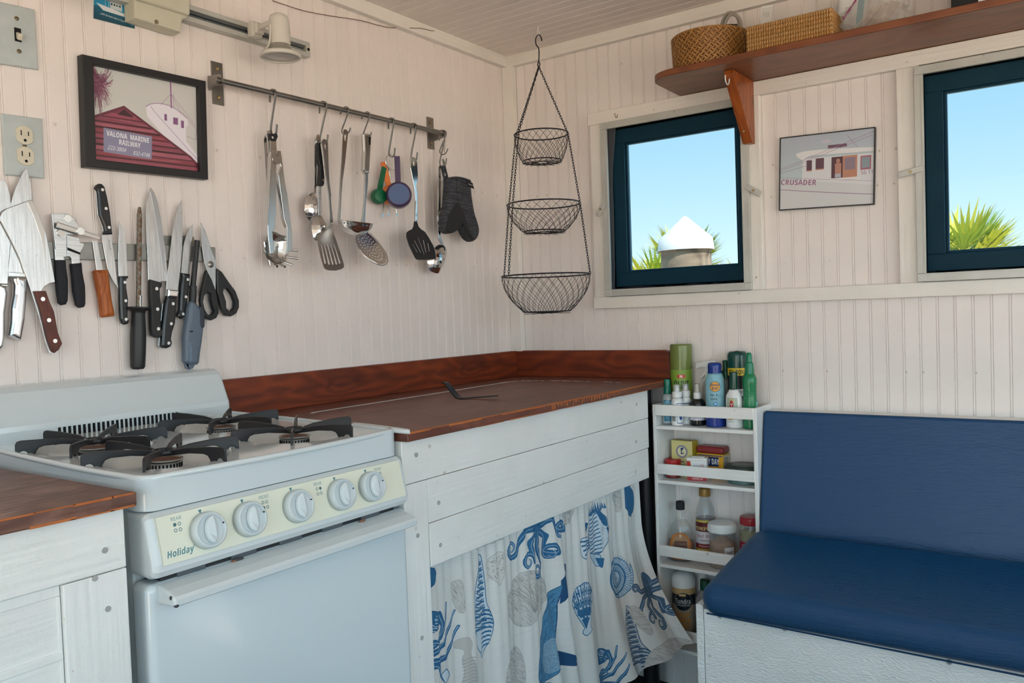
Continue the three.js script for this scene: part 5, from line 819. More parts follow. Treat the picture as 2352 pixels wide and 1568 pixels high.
  const octopus = (fg) => { path([[-24, -70], [-6, -92], [22, -90], [40, -66], [38, -30], [30, 0], [-16, 0], [-26, -34]], true, fg, D, 1.5);
    [spiral(-110, 34, 26, 1.3, 1, [[-16, -14], [-60, -6], [-84, 30]]), spiral(-40, 72, 24, 1.2, -1, [[-10, 0], [-40, 26], [-20, 60]]), spiral(6, 98, 20, 1.2, 1, [[0, 0], [-4, 40], [26, 84]]), spiral(70, 60, 24, 1.2, -1, [[18, 0], [50, 16], [46, 60]]), spiral(104, 4, 26, 1.3, -1, [[26, -14], [66, -34], [82, 0]]), spiral(-90, -46, 15, 1.3, -1, [[-20, -30], [-64, -30], [-76, -40]]), spiral(84, -60, 16, 1.3, 1, [[30, -40], [60, -60], [70, -66]])].forEach((p) => arm(p, 16, fg)); hatch([[-24, -70], [-6, -92], [22, -90], [40, -66], [38, -30], [30, 0], [-16, 0]], L, 60, 6, 10, 0.9); };
  const fish = () => { const o = [[76, 12], [64, -20], [40, -52], [6, -64], [-20, -50], [-38, -20], [-40, 20], [-22, 52], [10, 66], [44, 48], [62, 26]]; path([[-30, -44], [-60, -56], [-48, -20]], true, B); path([[-36, -6], [-84, -24], [-92, 22], [-70, 46], [-40, 22]], true, '#cfd8dd', B, 2); for (let i = 0; i < 4; i++) path([[-40, 2 + i * 6], [-84 + i * 3, -12 + i * 14]], false, null, B, 4.5); path(o, true, '#c9d3da', D, 2); c.save(); path(o, true); c.clip(); c.lineWidth = 3; c.strokeStyle = B; for (let i = 0; i < 13; i++) { c.beginPath(); c.moveTo(-48, -44 + i * 10); c.quadraticCurveTo(-4, -34 + i * 9, 26, -50 + i * 11); c.stroke(); } path([[20, -70], [46, -48], [66, -8], [52, 2], [32, -30]], true, B); path([[52, 2], [78, 14], [60, 30]], true, B); c.restore(); c.fillStyle = B; for (let i = 0; i < 13; i++) { const x = -26 + i * 7; c.beginPath(); c.moveTo(x, -52 - (i % 3) * 3); c.lineTo(x + 4, -86 + Math.abs(i - 6) * 3); c.lineTo(x + 8, -50); c.fill(); } path([[-30, 44], [-10, 92], [20, 100], [14, 66]], true, '#b9c9d4', B, 2); path([[0, 70], [10, 112], [26, 80]], true, B); hatch(o, D, 160, 5, 8); c.fillStyle = D; c.beginPath(); c.arc(58, 4, 4, 0, 7); c.fill(); };
  const angel = () => { const o = [[70, -84], [30, -60], [4, -26], [-22, 10], [-52, 50], [-66, 96], [-70, 130], [-34, 150], [20, 156], [50, 140], [60, 80], [62, 20], [60, -30]]; path([[66, -96], [120, -140], [104, -70], [64, -30]], true, D); path([[44, 140], [110, 158], [146, 156], [110, 128], [60, 100]], true, D); path([[-30, 150], [14, 208], [36, 216], [10, 166]], true, B); path(o, true, '#4d84a8', D, 2); hatch(o, D, 330, 10, -14, 0.9); hatch(o, L, 130, 12, -10, 0.9); c.save(); path(o, true); c.clip(); c.fillStyle = '#86a7bd'; c.beginPath(); c.ellipse(20, 96, 50, 46, 0.3, 0, 7); c.fill(); c.fillStyle = D; for (let i = 0; i < 300; i++) { c.beginPath(); c.arc(20 + rr(-48, 48), 96 + rr(-44, 44), 0.8, 0, 7); c.fill(); } c.restore(); path([[-60, 110], [-40, 90], [-28, 112]], false, null, D, 2.4); c.fillStyle = D; c.beginPath(); c.arc(-50, 104, 5, 0, 7); c.fill(); path([[-68, 128], [-50, 124], [-46, 136]], false, null, D, 2.4); };
  const crab = () => { path([[-40, -50], [-6, -48], [20, -34], [22, -12], [-8, -2], [-40, -10]], true, B, D, 2); hatch([[-40, -50], [-6, -48], [20, -34], [22, -12], [-8, -2]], '#dfe6ea', 40, 20, 6, 1.3); for (const [p, w] of [[[[18, -30], [30, -4], [16, 12], [2, 18]], 15], [[[-36, 30], [20, 16], [44, -12], [50, -44]], 12], [[[-36, 40], [30, 34], [58, 6], [76, -20]], 13], [[[-30, 52], [40, 64], [66, 40], [82, 14]], 14], [[[-36, 60], [4, 66], [8, 88], [30, 112]], 13], [[[-38, 22], [-6, 16], [12, 26]], 12]]) arm(p, w, B); path([[14, 92], [40, 86], [54, 110], [30, 116]], true, '#d5dfe6', B, 2); };
  const seahorse = () => { path([[-40, -60], [-14, -74], [12, -64], [18, -40], [6, -20], [26, 10], [32, 50], [10, 100], [-14, 100], [-22, 60], [-12, 20], [-20, -14], [-8, -38], [-36, -48]], true, '#bdb9b5', G, 1.5); for (let i = 0; i < 12; i++) path([[-18, -10 + i * 9], [6, -14 + i * 9], [28, -6 + i * 9]], false, null, GD, 1.4); };
  const ghost = (o, lines) => { path(o, true, '#c6c3bf', G, 1.6); hatch(o, GD, lines, 14, 10, 0.8); };
  at(30, 165, 0, 1, crab); at(186, 158, 0.1, 0.92, () => conch(B, '#c8d4dc')); at(246, 96, 0, 1, () => { const o = [[-32, -18], [-10, -36], [26, -38], [36, -10], [20, 24], [10, 42], [-2, 26], [-22, 10]]; path(o, true, '#cfccc8', G, 1.5); c.fillStyle = GD; for (let i = 0; i < 60; i++) { c.beginPath(); c.arc(rr(-24, 24), rr(-28, 18), 1.3, 0, 7); c.fill(); } });
  at(372, 192, 0.2, 1, () => { const o = [[-92, 0], [-60, -50], [0, -62], [60, -46], [92, 4], [70, 30], [20, 66], [-30, 70], [-76, 40]]; ghost(o, 400); for (let i = 0; i < 9; i++) path([[20, 40], [-20 + i * 8, 0], [-80 + i * 18, -30 + Math.abs(i - 4) * 4]], false, null, GD, 1.6); });
  at(420, 52, 0.15, 0.92, () => octopus(B)); at(694, 122, -0.15, 0.98, fish); at(800, 266, 0.2, 0.98, () => naut(B, '#b9cad6')); at(612, 292, 0.05, 1.0, () => scallop(B, '#c3d0da')); at(440, 280, -0.05, 0.92, angel); at(915, 352, 0.1, 0.72, () => octopus('#46627f')); at(806, 452, 0.12, 0.86, () => conch('#3a5573', '#b6bcc2'));
  at(130, 262, 0, 0.8, seahorse); at(120, 112, 0.4, 0.8, () => ghost([[-40, -20], [-10, -40], [10, 0], [30, 40], [14, 52], [-16, 20]], 90)); at(296, 344, 0, 1, () => ghost([[-50, 40], [-30, -40], [20, -60], [50, -10], [50, 60], [0, 90]], 300)); at(905, 520, 0, 1, () => { ghost([[-90, 0], [-60, -50], [10, -62], [70, -40], [86, 30], [20, 60], [-60, 56]], 420); }); at(690, 470, 0.1, 0.9, () => { crab(); }); at(846, 396, -0.3, 0.9, () => ghost([[-16, -46], [6, -52], [20, -10], [10, 46], [-8, 50], [-22, 0]], 110)); at(895, 84, 0.2, 1, () => path([[-40, -50], [-10, -60], [40, -30], [44, 20], [10, 40], [-30, 10]], true, B, D, 2)); at(870, 60, 0, 1, () => ghost([[-60, -60], [-30, -66], [-20, 20], [-44, 40], [-66, -10]], 140)); at(10, 52, 0.4, 0.7, () => path([[-30, -30], [40, -40], [50, -10], [10, 40], [-30, 60]], true, B, D, 2)); at(560, 40, 0, 1, () => ghost([[-30, -30], [20, -46], [40, 0], [10, 30], [-24, 20]], 150)); at(260, 20, 0, 1, () => ghost([[-90, -20], [60, -30], [90, 0], [0, 16], [-80, 14]], 150));
});
{
  const NS = 150, NV = 90, pos = [], uv = [], idx = [];
  for (let j = 0; j <= NV; j++) for (let i = 0; i <= NS; i++) {
    const s = i / NS, v = j / NV, X = s * 960, k = Math.pow(v, 0.7);
    let x = 0.5465 + k * 0.012 + (0.002 + k * 0.009) * Math.sin(X * 0.052 + 0.6 * Math.sin(v * 3)) + (0.0025 - k * 0.001) * Math.sin(X * 0.21 + 1) * (1.2 - v);
    const fold = (c0, c1, w, d) => { const q = (X - (c0 + (c1 - c0) * v)) / w; return -d * Math.exp(-q * q) * k; };
    x += fold(440, 540, 16, 0.034) + fold(470, 575, 20, -0.024) + fold(92, 120, 14, 0.016) + fold(690, 740, 22, 0.012) + fold(930, 945, 10, 0.01);
    const f = Math.max(0, s - 0.55) / 0.45, q = Math.max(0, v - 0.32) / 0.68; x += 0.118 * f * f * q * q * 1.08 + 0.02 * f * q;
    const hem = 0.10 + 0.115 * Math.pow(Math.max(0, s - 0.25) / 0.75, 1.7), y = 0.698 - v * (0.698 - hem);
    const z = 1.129 - s * 0.951 - 0.012 * f * q;
    pos.push(x, y, z); uv.push(s, 1 - v * (0.698 - hem) / 0.65);
  }
  for (let j = 0; j < NV; j++) for (let i = 0; i < NS; i++) { const a = j * (NS + 1) + i, b = a + 1, c = a + NS + 1, d = c + 1; idx.push(a, c, b, b, c, d); }
  const g = new THREE.BufferGeometry(); g.setAttribute('position', new THREE.Float32BufferAttribute(pos, 3)); g.setAttribute('uv', new THREE.Float32BufferAttribute(uv, 2)); g.setIndex(idx); g.computeVertexNormals();
  const m = std({ map: seaTex, roughness: 0.95, side: THREE.DoubleSide });
  const t = thing('printed_curtain', 'white curtain printed with blue sea creatures, hanging under the corner counter', 'curtain', [0, 0, 0]);
  part('cloth', g, m, t); part('curtain_rod', bar([0.5445, 0.694, 0.17], [0.5445, 0.694, 1.1305], 0.004), M.steel, t);
}

// ---------------------------------------------------------------- the spice rack and what stands in it
const RK = [0.5765, 0.8875], SH = [0.826, 0.666, 0.417, 0.172];
{
  const t = thing('spice_rack', 'white narrow wooden rack with four railed shelves, left of the bench', 'rack', [0, 0, 0]), m = M.board;
  part('side_panel', box(RK[0], RK[0] + 0.0095, 0.155, 0.8885, 0.001, 0.130, 0.002, 1, 0.3), m, t); part('side_panel', box(RK[1] - 0.0115, RK[1], 0.155, 0.8885, 0.001, 0.130, 0.002, 1, 0.7), m, t);
  for (const y of SH) part('shelf', box(RK[0] + 0.0095, RK[1] - 0.0115, y - 0.0105, y, 0.001, 0.127, 0.0018, 0, y), m, t);
  for (const [a, b] of [[0.8565, 0.8885], [0.6845, 0.7145], [0.4415, 0.473], [0.2015, 0.229]]) part('rail', box(RK[0] + 0.0075, RK[1] - 0.0095, a, b, 0.1215, 0.1312, 0.0018, 0, a), m, t);
}
function band(r, y0, y1, tx, arc, face = 0.38, rough = 0.35, sx = 1, sz = 1) { const g = new THREE.CylinderGeometry(r, r, y1 - y0, 40, 1, true, face - arc / 2, arc).translate(0, (y0 + y1) / 2, 0).scale(sx, 1, sz); return [g, std({ map: tx, roughness: rough, side: THREE.DoubleSide })]; }
function label(w, h, bg, draw) { return canvasTex(w, h, (c) => { c.fillStyle = bg; c.fillRect(0, 0, w, h); c.textAlign = 'center'; c.textBaseline = 'middle'; draw(c, w, h); }); }
const txt = (c, s, x, y, px, colr, o = {}) => { c.fillStyle = colr; c.font = (o.f || 'bold') + ' ' + px + 'px ' + (o.ff || 'sans-serif'); c.fillText(s, x, y, o.w); };
const lines = (c, x, y, w, n, step, colr, lw = 3) => { c.strokeStyle = colr; c.lineWidth = lw; for (let i = 0; i < n; i++) { c.beginPath(); c.moveTo(x, y + i * step); c.lineTo(x + w * (0.7 + 0.3 * ((i * 7) % 3) / 2), y + i * step); c.stroke(); } };
const clearish = (r, g, b, rough = 0.12) => phy({ color: col(r, g, b), transmission: 0.85, roughness: rough, thickness: 0, ior: 1.45 });
const bottle = (name, lab, cat, x, y, z, prof, mat, sx = 1, sz = 1) => { const t = thing(name, lab, cat, [x, y, z]); part('body', lathe(prof, 36).scale(sx, 1, sz), mat, t); return t; };
const Y1 = SH[0];
{ // olive oil spray can
  const t = bottle('olive_oil_can', 'tall olive-green spray can lettered OLIVE OIL, at the counter end', 'spray can', 0.6305, Y1, 0.0365, [[0, 0], [0.030, 0], [0.0322, 0.002], [0.0322, 0.168], [0.031, 0.172], [0, 0.172]], std({ color: col(0.22, 0.36, 0.06), roughness: 0.3 }));
  part('cap', lathe([[0.0322, 0.160], [0.0328, 0.161], [0.0328, 0.230], [0.031, 0.2355], [0, 0.2365], [0, 0.233], [0.029, 0.233], [0.0308, 0.229], [0.0308, 0.161]], 36), phy({ color: col(0.30, 0.38, 0.10), transmission: 0.45, roughness: 0.2, thickness: 0 }), t);
  part('nozzle', lathe([[0, 0.172], [0.024, 0.172], [0.024, 0.178], [0.012, 0.186], [0.008, 0.205], [0, 0.206]], 20), plastic(0.25, 0.33, 0.08), t);
  part('label', ...band(0.0325, 0.004, 0.158, label(512, 512, '#7f9f3a', (c) => { c.fillStyle = '#c8362c'; c.beginPath(); c.roundRect(180, 40, 150, 34, 17); c.fill(); txt(c, 'ORS', 255, 58, 30, '#fff'); txt(c, 'OLIVE', 256, 138, 104, '#1d3a3e', { w: 290 }); txt(c, 'OIL', 236, 240, 104, '#1d3a3e', { w: 170 }); c.strokeStyle = '#3c4c22'; c.lineWidth = 5; c.beginPath(); c.moveTo(330, 330); c.quadraticCurveTo(330, 250, 376, 200); c.stroke(); for (let i = 0; i < 7; i++) { c.fillStyle = '#4e5e2a'; c.beginPath(); c.ellipse(340 + i * 6 + (i % 2 ? 14 : -12), 300 - i * 15, 15, 6, i % 2 ? -0.6 : 0.6, 0, 7); c.fill(); } txt(c, 'sheen spray', 256, 380, 46, '#24401f', { f: '' }); lines(c, 150, 430, 210, 3, 18, '#33511f'); }), 2.6), t);
}
{
  const t = bottle('sanitizer_bottle', 'small clear bottle with green pump cap and blue label, leftmost on the top shelf', 'bottle', 0.6045, Y1, 0.083, [[0, 0.002], [0.0145, 0.001], [0.0165, 0.004], [0.0165, 0.074], [0.0145, 0.086], [0.009, 0.092], [0, 0.092]], phy({ color: col(0.66, 0.74, 0.77), transmission: 0.35, roughness: 0.25, thickness: 0 }), 1, 0.75);
  part('cap', lathe([[0.0108, 0.090], [0.0112, 0.091], [0.0108, 0.106], [0.009, 0.110], [0.0095, 0.111], [0.0092, 0.131], [0.007, 0.134], [0, 0.134]], 24), plastic(0.005, 0.17, 0.115, 0.3), t);
  part('label', ...band(0.0167, 0.010, 0.072, label(128, 256, '#2c7fa0', (c) => { c.fillStyle = '#8cc4d8'; c.beginPath(); c.ellipse(60, 50, 60, 44, 0, 0, 7); c.fill(); txt(c, 'hand', 60, 120, 34, '#dff2f6'); lines(c, 20, 160, 80, 5, 16, '#a9d3e0'); }), 1.7, 0.38, 0.35, 1, 0.75), t);
}
function sprayer(name, lab, x, z, r, drawL) {
  const t = bottle(name, lab, 'spray bottle', x, Y1, z, [[0, 0.001], [r - 0.002, 0], [r, 0.003], [r, 0.070], [r - 0.002, 0.077], [0.0115, 0.080], [0.0115, 0.083], [0, 0.083]], M.whiteGloss);
  part('collar', lathe([[0.0142, 0.082], [0.0145, 0.083], [0.0142, 0.0975], [0.010, 0.100], [0, 0.100]], 24), M.white, t);
  part('pump', lathe([[0.0072, 0.100], [0.0068, 0.113], [0, 0.114]], 16), M.white, t);
  part('clear_cap', lathe([[0.0108, 0.099], [0.0098, 0.119], [0.0085, 0.120], [0, 0.1205]], 24), phy({ color: col(0.9, 0.9, 0.9), transmission: 0.75, roughness: 0.15, thickness: 0 }), t);
  part('label', ...band(r + 0.0003, 0.006, 0.069, label(384, 256, '#eef0f0', drawL), 3.4), t);
}
sprayer('bite_spray_bottle', 'front white spray bottle with a navy and red label reading NO', 0.6415, 0.0985, 0.0172, (c) => { c.strokeStyle = '#2b4384'; c.lineWidth = 8; c.strokeRect(190, 14, 150, 232); txt(c, 'NO', 262, 52, 58, '#23397c'); c.fillStyle = '#b04a54'; c.fillRect(200, 92, 130, 40); txt(c, 'NATZ', 262, 112, 32, '#fff'); c.fillStyle = '#2c4f93'; c.beginPath(); c.arc(262, 180, 30, 0, 7); c.fill(); lines(c, 60, 30, 110, 4, 16, '#5a6da8'); c.fillStyle = '#222'; for (let i = 0; i < 15; i++) c.fillRect(76 + i * 6, 140, i % 3 ? 3 : 5, 84); });
sprayer('mosquito_spray_bottle', 'white spray bottle lettered MOSQUITO, second from the front left', 0.6535, 0.0645, 0.0165, (c) => { c.fillStyle = '#1c4450'; c.fillRect(40, 20, 320, 12); txt(c, 'MOSQUITO', 215, 62, 50, '#1c4450', { w: 240 }); c.fillStyle = '#9cc7c9'; c.fillRect(80, 100, 250, 60); txt(c, 'REPELLENT', 205, 130, 34, '#1f4a52', { w: 200 }); lines(c, 90, 184, 220, 4, 16, '#3e6a72'); });
{
  const t = bottle('black_spray_bottle', 'squat round black bottle with a white pump and violet-flowered label', 'bottle', 0.693, Y1, 0.070, [[0, 0], [0.021, 0], [0.0235, 0.003], [0.0235, 0.058], [0.022, 0.067], [0.017, 0.0745], [0.010, 0.078], [0, 0.078]], std({ color: col(0.010, 0.013, 0.012), roughness: 0.15 }));
  part('collar', lathe([[0.0108, 0.077], [0.0112, 0.078], [0.0110, 0.094], [0.008, 0.096], [0, 0.096]], 24), M.white, t);
  part('clear_cap', lathe([[0.0082, 0.095], [0.0072, 0.1185], [0.006, 0.121], [0, 0.1215]], 24), phy({ color: col(0.72, 0.71, 0.66), transmission: 0.4, roughness: 0.2, thickness: 0 }), t);
  part('label', ...band(0.0237, 0.016, 0.053, label(512, 200, '#e9e6ee', (c) => { for (let i = 0; i < 46; i++) { c.fillStyle = ['#6a4c9c', '#8a6cb8', '#59408a'][i % 3]; c.beginPath(); c.ellipse(rr(40, 300), rr(20, 180), rr(6, 12), rr(4, 7), rr(0, 3), 0, 7); c.fill(); } lines(c, 330, 40, 120, 8, 16, '#8f8a9c'); txt(c, 'lavender', 170, 90, 48, '#4c3a72', { f: 'italic' }); }), 3.6), t);
}
{
  const t = bottle('sunscreen_can', 'light blue spray can lettered hair and scalp, with a royal blue cap and base', 'spray can', 0.749, Y1, 0.0745, [[0, 0], [0.026, 0], [0.0278, 0.003], [0.0276, 0.046], [0.0268, 0.07], [0.0266, 0.095], [0.0268, 0.12], [0.0262, 0.136], [0.0225, 0.148], [0.0195, 0.153], [0, 0.153]], std({ color: col(0.26, 0.52, 0.62), roughness: 0.25 }));
  part('base_band', lathe([[0, -0.0005], [0.0262, -0.0004], [0.0281, 0.003], [0.0279, 0.036], [0.0276, 0.0375]], 36), std({ color: col(0.012, 0.045, 0.30), roughness: 0.25 }), t);
  part('cap', lathe([[0.0192, 0.151], [0.0196, 0.152], [0.0188, 0.168], [0.0196, 0.170], [0.0188, 0.177], [0.0172, 0.1815], [0.012, 0.1835], [0, 0.183]], 32), std({ color: col(0.004, 0.035, 0.26), roughness: 0.25 }), t);
  part('label', ...band(0.0278, 0.030, 0.138, label(512, 640, '#86b8c6', (c) => { c.fillStyle = '#e7a52a'; c.beginPath(); c.ellipse(256, 130, 120, 86, 0, 0, 7); c.fill(); c.strokeStyle = '#27306e'; c.lineWidth = 8; c.stroke(); txt(c, 'BANANA', 256, 100, 58, '#27306e', { w: 210 }); txt(c, 'BOAT', 256, 160, 62, '#27306e', { w: 150 }); txt(c, 'hair &', 226, 270, 62, '#3b4a58', { f: '' }); txt(c, 'scalp', 226, 334, 62, '#3b4a58', { f: '' }); c.strokeStyle = '#3b4a58'; c.lineWidth = 4; for (let i = 0; i < 3; i++) { c.beginPath(); c.moveTo(320, 270 + i * 26); c.quadraticCurveTo(370, 240 + i * 30, 420, 280 + i * 18); c.stroke(); } c.fillStyle = '#2f86c0'; c.beginPath(); c.moveTo(216, 388); c.lineTo(300, 388); c.lineTo(300, 430); c.lineTo(258, 466); c.lineTo(216, 430); c.fill(); txt(c, '30', 258, 422, 46, '#e9f6fb'); txt(c, 'Lightweight', 262, 512, 40, '#42606c', { f: '' }); txt(c, 'Non-Greasy', 262, 560, 40, '#42606c', { f: '' }); lines(c, 170, 604, 190, 2, 18, '#54727e'); }), 2.3), t);
}
{
  const t = bottle('sting_relief_bottle', 'white bottle with a dark green cap and red drop emblem', 'bottle', 0.8085, Y1, 0.0855, [[0, 0], [0.0215, 0], [0.0238, 0.003], [0.024, 0.03], [0.0236, 0.078], [0.022, 0.092], [0.014, 0.106], [0.0115, 0.110], [0, 0.111]], M.whiteGloss, 1, 0.78);
  part('cap', lathe([[0.0108, 0.108], [0.0118, 0.109], [0.0108, 0.156], [0.009, 0.158], [0, 0.158]], 24), plastic(0.003, 0.055, 0.035, 0.2), t);
  part('label', ...band(0.0242, 0.012, 0.086, label(256, 400, '#aebfae', (c) => { c.fillStyle = '#eef0ee'; c.fillRect(0, 250, 256, 150); c.fillStyle = '#c0322e'; c.beginPath(); c.ellipse(118, 104, 44, 66, 0, 0, 7); c.fill(); c.strokeStyle = '#e0b24a'; c.lineWidth = 10; c.beginPath(); c.arc(118, 88, 66, 3.4, 6.0); c.stroke(); c.strokeStyle = '#fff'; c.lineWidth = 9; c.beginPath(); c.moveTo(94, 84); c.lineTo(118, 110); c.lineTo(142, 84); c.moveTo(118, 110); c.lineTo(118, 150); c.stroke(); txt(c, 'Bactine', 118, 212, 62, '#1e2a26', { w: 230 }); c.fillStyle = '#4b4a6a'; c.fillRect(10, 262, 230, 30); c.fillStyle = '#e0a63a'; c.fillRect(20, 306, 120, 26); lines(c, 20, 352, 180, 2, 20, '#8a8f90'); }), 1.35, 0.02, 0.35, 1, 0.78), t);
}
{
  const t = bottle('green_pump_bottle', 'tall bright green plastic bottle with a green pump, rightmost on the top shelf', 'bottle', 0.8525, Y1, 0.080, [[0, 0], [0.018, 0], [0.0198, 0.003], [0.0196, 0.07], [0.0180, 0.085], [0.0174, 0.105], [0.0192, 0.125], [0.0196, 0.138], [0.016, 0.149], [0.0115, 0.154], [0, 0.154]], phy({ color: col(0.01, 0.24, 0.09), transmission: 0.12, roughness: 0.22, thickness: 0 }));
  part('collar', lathe([[0.0125, 0.152], [0.0128, 0.153], [0.0118, 0.182], [0.009, 0.185], [0, 0.185]], 24), plastic(0.006, 0.20, 0.10, 0.3), t);
  part('pump', lathe([[0.0085, 0.184], [0.0080, 0.203], [0.0055, 0.2115], [0, 0.212]], 20), plastic(0.006, 0.20, 0.10, 0.3), t);
  part('grip_rings', [0.092, 0.098, 0.104].map((y) => new THREE.TorusGeometry(0.0178, 0.0011, 6, 32).rotateX(Math.PI / 2).translate(0, y, 0)), phy({ color: col(0.01, 0.26, 0.10), roughness: 0.22 }), t);
  part('label', ...band(0.0200, 0.018, 0.076, label(128, 256, '#57b0b4', (c) => { lines(c, 14, 30, 90, 10, 20, '#e8d27c'); }), 1.0, 1.75), t);
}
{
  const t = bottle('trigger_spray_bottle', 'clear bottle with a white trigger sprayer at the back of the top shelf', 'spray bottle', 0.7165, Y1, 0.0265, [[0, 0], [0.0215, 0], [0.0232, 0.004], [0.0232, 0.105], [0.02, 0.122], [0.0125, 0.135], [0.0125, 0.140], [0, 0.140]], clearish(0.86, 0.88, 0.88));
  part('collar', lathe([[0.0150, 0.134], [0.0155, 0.135], [0.015, 0.150], [0.010, 0.153], [0, 0.153]], 24), M.white, t);
  part('head', ext(shape([-36, 162, -36, 178, -26, 180, -10, 185, 14, 186, 22, 180, 16, 168, 10, 152, -10, 152, -8, 164, -22, 166]), 0.020, -0.010, 0.004, 3), M.white, t);
  part('nozzle', box(-0.041, -0.034, 0.163, 0.178, -0.0075, 0.0075, 0.0015), M.white, t);
  part('trigger', ext(shape([-16, 166, -7, 166, -10, 152, -18, 140, -27, 131, -31, 134, -24, 143, -18, 153]), 0.009, -0.0045, 0.002, 2), M.white, t);
}
{
  const t = bottle('dark_pump_bottle', 'small bottle with a dark green pump, behind the light blue spray can', 'bottle', 0.7625, Y1, 0.0245, [[0, 0], [0.013, 0], [0.0145, 0.003], [0.0145, 0.122], [0.012, 0.135], [0, 0.136]], clearish(0.75, 0.8, 0.76));
  part('collar', lathe([[0.0125, 0.132], [0.0125, 0.155], [0.009, 0.157], [0, 0.157]], 20), plastic(0.004, 0.075, 0.035), t); part('pump', lathe([[0.008, 0.156], [0.0075, 0.180], [0.0085, 0.181], [0.0085, 0.186], [0, 0.187]], 20), plastic(0.004, 0.075, 0.035), t);
}
{
  const t = bottle('repellent_can', 'black spray can with a yellow bonus band and dark green cap', 'spray can', 0.8005, Y1, 0.031, [[0, 0], [0.0255, 0], [0.027, 0.003], [0.027, 0.168], [0, 0.170]], std({ color: col(0.016, 0.016, 0.016), roughness: 0.25 }));
  part('cap', lathe([[0.0272, 0.166], [0.0276, 0.168], [0.0276, 0.200], [0.0262, 0.208], [0.022, 0.2125], [0, 0.214]], 36), plastic(0.003, 0.062, 0.052, 0.2), t); part('cap_ridge', ext(shape([-20, 200, -14, 211, 8, 215.5, 22, 212, 26, 204]), 0.004, 0.018, 0.0015), plastic(0.002, 0.04, 0.035, 0.25), t);
  part('label', ...band(0.0273, 0.02, 0.166, label(512, 512, '#161616', (c) => { c.fillStyle = '#e6c42e'; c.fillRect(0, 0, 512, 76); txt(c, '25% BONUS', 256, 40, 62, '#1e1c12', { w: 330 }); c.fillStyle = '#d8862a'; c.fillRect(340, 90, 172, 430); c.fillStyle = '#1b2a1e'; for (let i = 0; i < 9; i++) { c.beginPath(); c.moveTo(200 + i * 40, 300); c.lineTo(220 + i * 40, 110 + (i % 3) * 30); c.lineTo(240 + i * 40, 300); c.fill(); } c.fillStyle = '#eef0ec'; c.fillRect(230, 210, 110, 70); txt(c, 'OFF', 285, 245, 50, '#1c1c1c'); txt(c, 'deep woods', 256, 340, 50, '#e4d8b0', { f: 'italic' }); lines(c, 150, 400, 220, 4, 26, '#b59a56'); }), 3.4), t);
}
// second shelf
const Y2 = SH[1];
{
  const t = thing('baking_soda_box', 'pale yellow baking soda box with a round emblem', 'box', [0.6375, Y2, 0.0455], [0, -0.1, 0]);
  part('carton', box(-0.0345, 0.0345, 0, 0.109, -0.017, 0.017, 0.001), std({ color: col(0.68, 0.60, 0.26), roughness: 0.5 }), t);
  part('front_print', new THREE.PlaneGeometry(0.0685, 0.1085).translate(0, 0.0545, 0.0173), print(label(320, 512, '#d9d08c', (c) => { c.strokeStyle = '#8f8ba0'; c.lineWidth = 26; c.beginPath(); c.arc(160, 150, 78, 0, 7); c.stroke(); c.fillStyle = '#e6e1b4'; c.beginPath(); c.arc(160, 150, 66, 0, 7); c.fill(); c.strokeStyle = '#22386e'; c.lineWidth = 14; c.beginPath(); c.moveTo(140, 130); c.lineTo(176, 120); c.moveTo(160, 126); c.lineTo(150, 180); c.lineTo(194, 172); c.stroke(); c.fillStyle = '#22386e'; c.beginPath(); c.ellipse(166, 106, 26, 12, -0.2, 0, 7); c.fill(); txt(c, 'pure', 150, 290, 42, '#22386e'); txt(c, 'Baking Soda', 160, 342, 56, '#22386e', { w: 290 }); lines(c, 40, 386, 240, 2, 20, '#22386e'); txt(c, '16 OZ', 160, 460, 30, '#22386e'); }), 0.5), t);
  part('side_print', new THREE.PlaneGeometry(0.033, 0.1085).rotateY(Math.PI / 2).translate(0.0348, 0.0545, 0), print(label(128, 400, '#b99a2a', (c) => { lines(c, 16, 40, 90, 14, 22, '#4a3f16'); }), 0.5), t);
  part('top_print', new THREE.PlaneGeometry(0.067, 0.032).rotateX(-Math.PI / 2).translate(0, 0.1093, 0), print(label(256, 128, '#c0a63e', (c) => { c.fillStyle = '#8d7a9a'; c.fillRect(40, 30, 70, 50); c.fillRect(150, 30, 60, 50); }), 0.5), t);
}
{
  const t = bottle('red_lid_jar', 'small spice jar with a bright red lid, left end of the second shelf', 'jar', 0.611, Y2, 0.073, [[0, 0], [0.020, 0], [0.022, 0.002], [0.022, 0.030], [0, 0.030]], std({ color: col(0.16, 0.06, 0.045), roughness: 0.2 }));
  part('lid', lathe([[0.0232, 0.032], [0.0236, 0.034], [0.0236, 0.052], [0.022, 0.0555], [0.017, 0.0550], [0.015, 0.0535], [0, 0.0535]], 36), plastic(0.48, 0.012, 0.016, 0.25), t);
  part('label', ...band(0.0222, 0.004, 0.026, label(256, 64, '#8f2326', (c) => { c.fillStyle = '#e8e0dc'; c.fillRect(60, 8, 130, 40); }), 3), t);
}
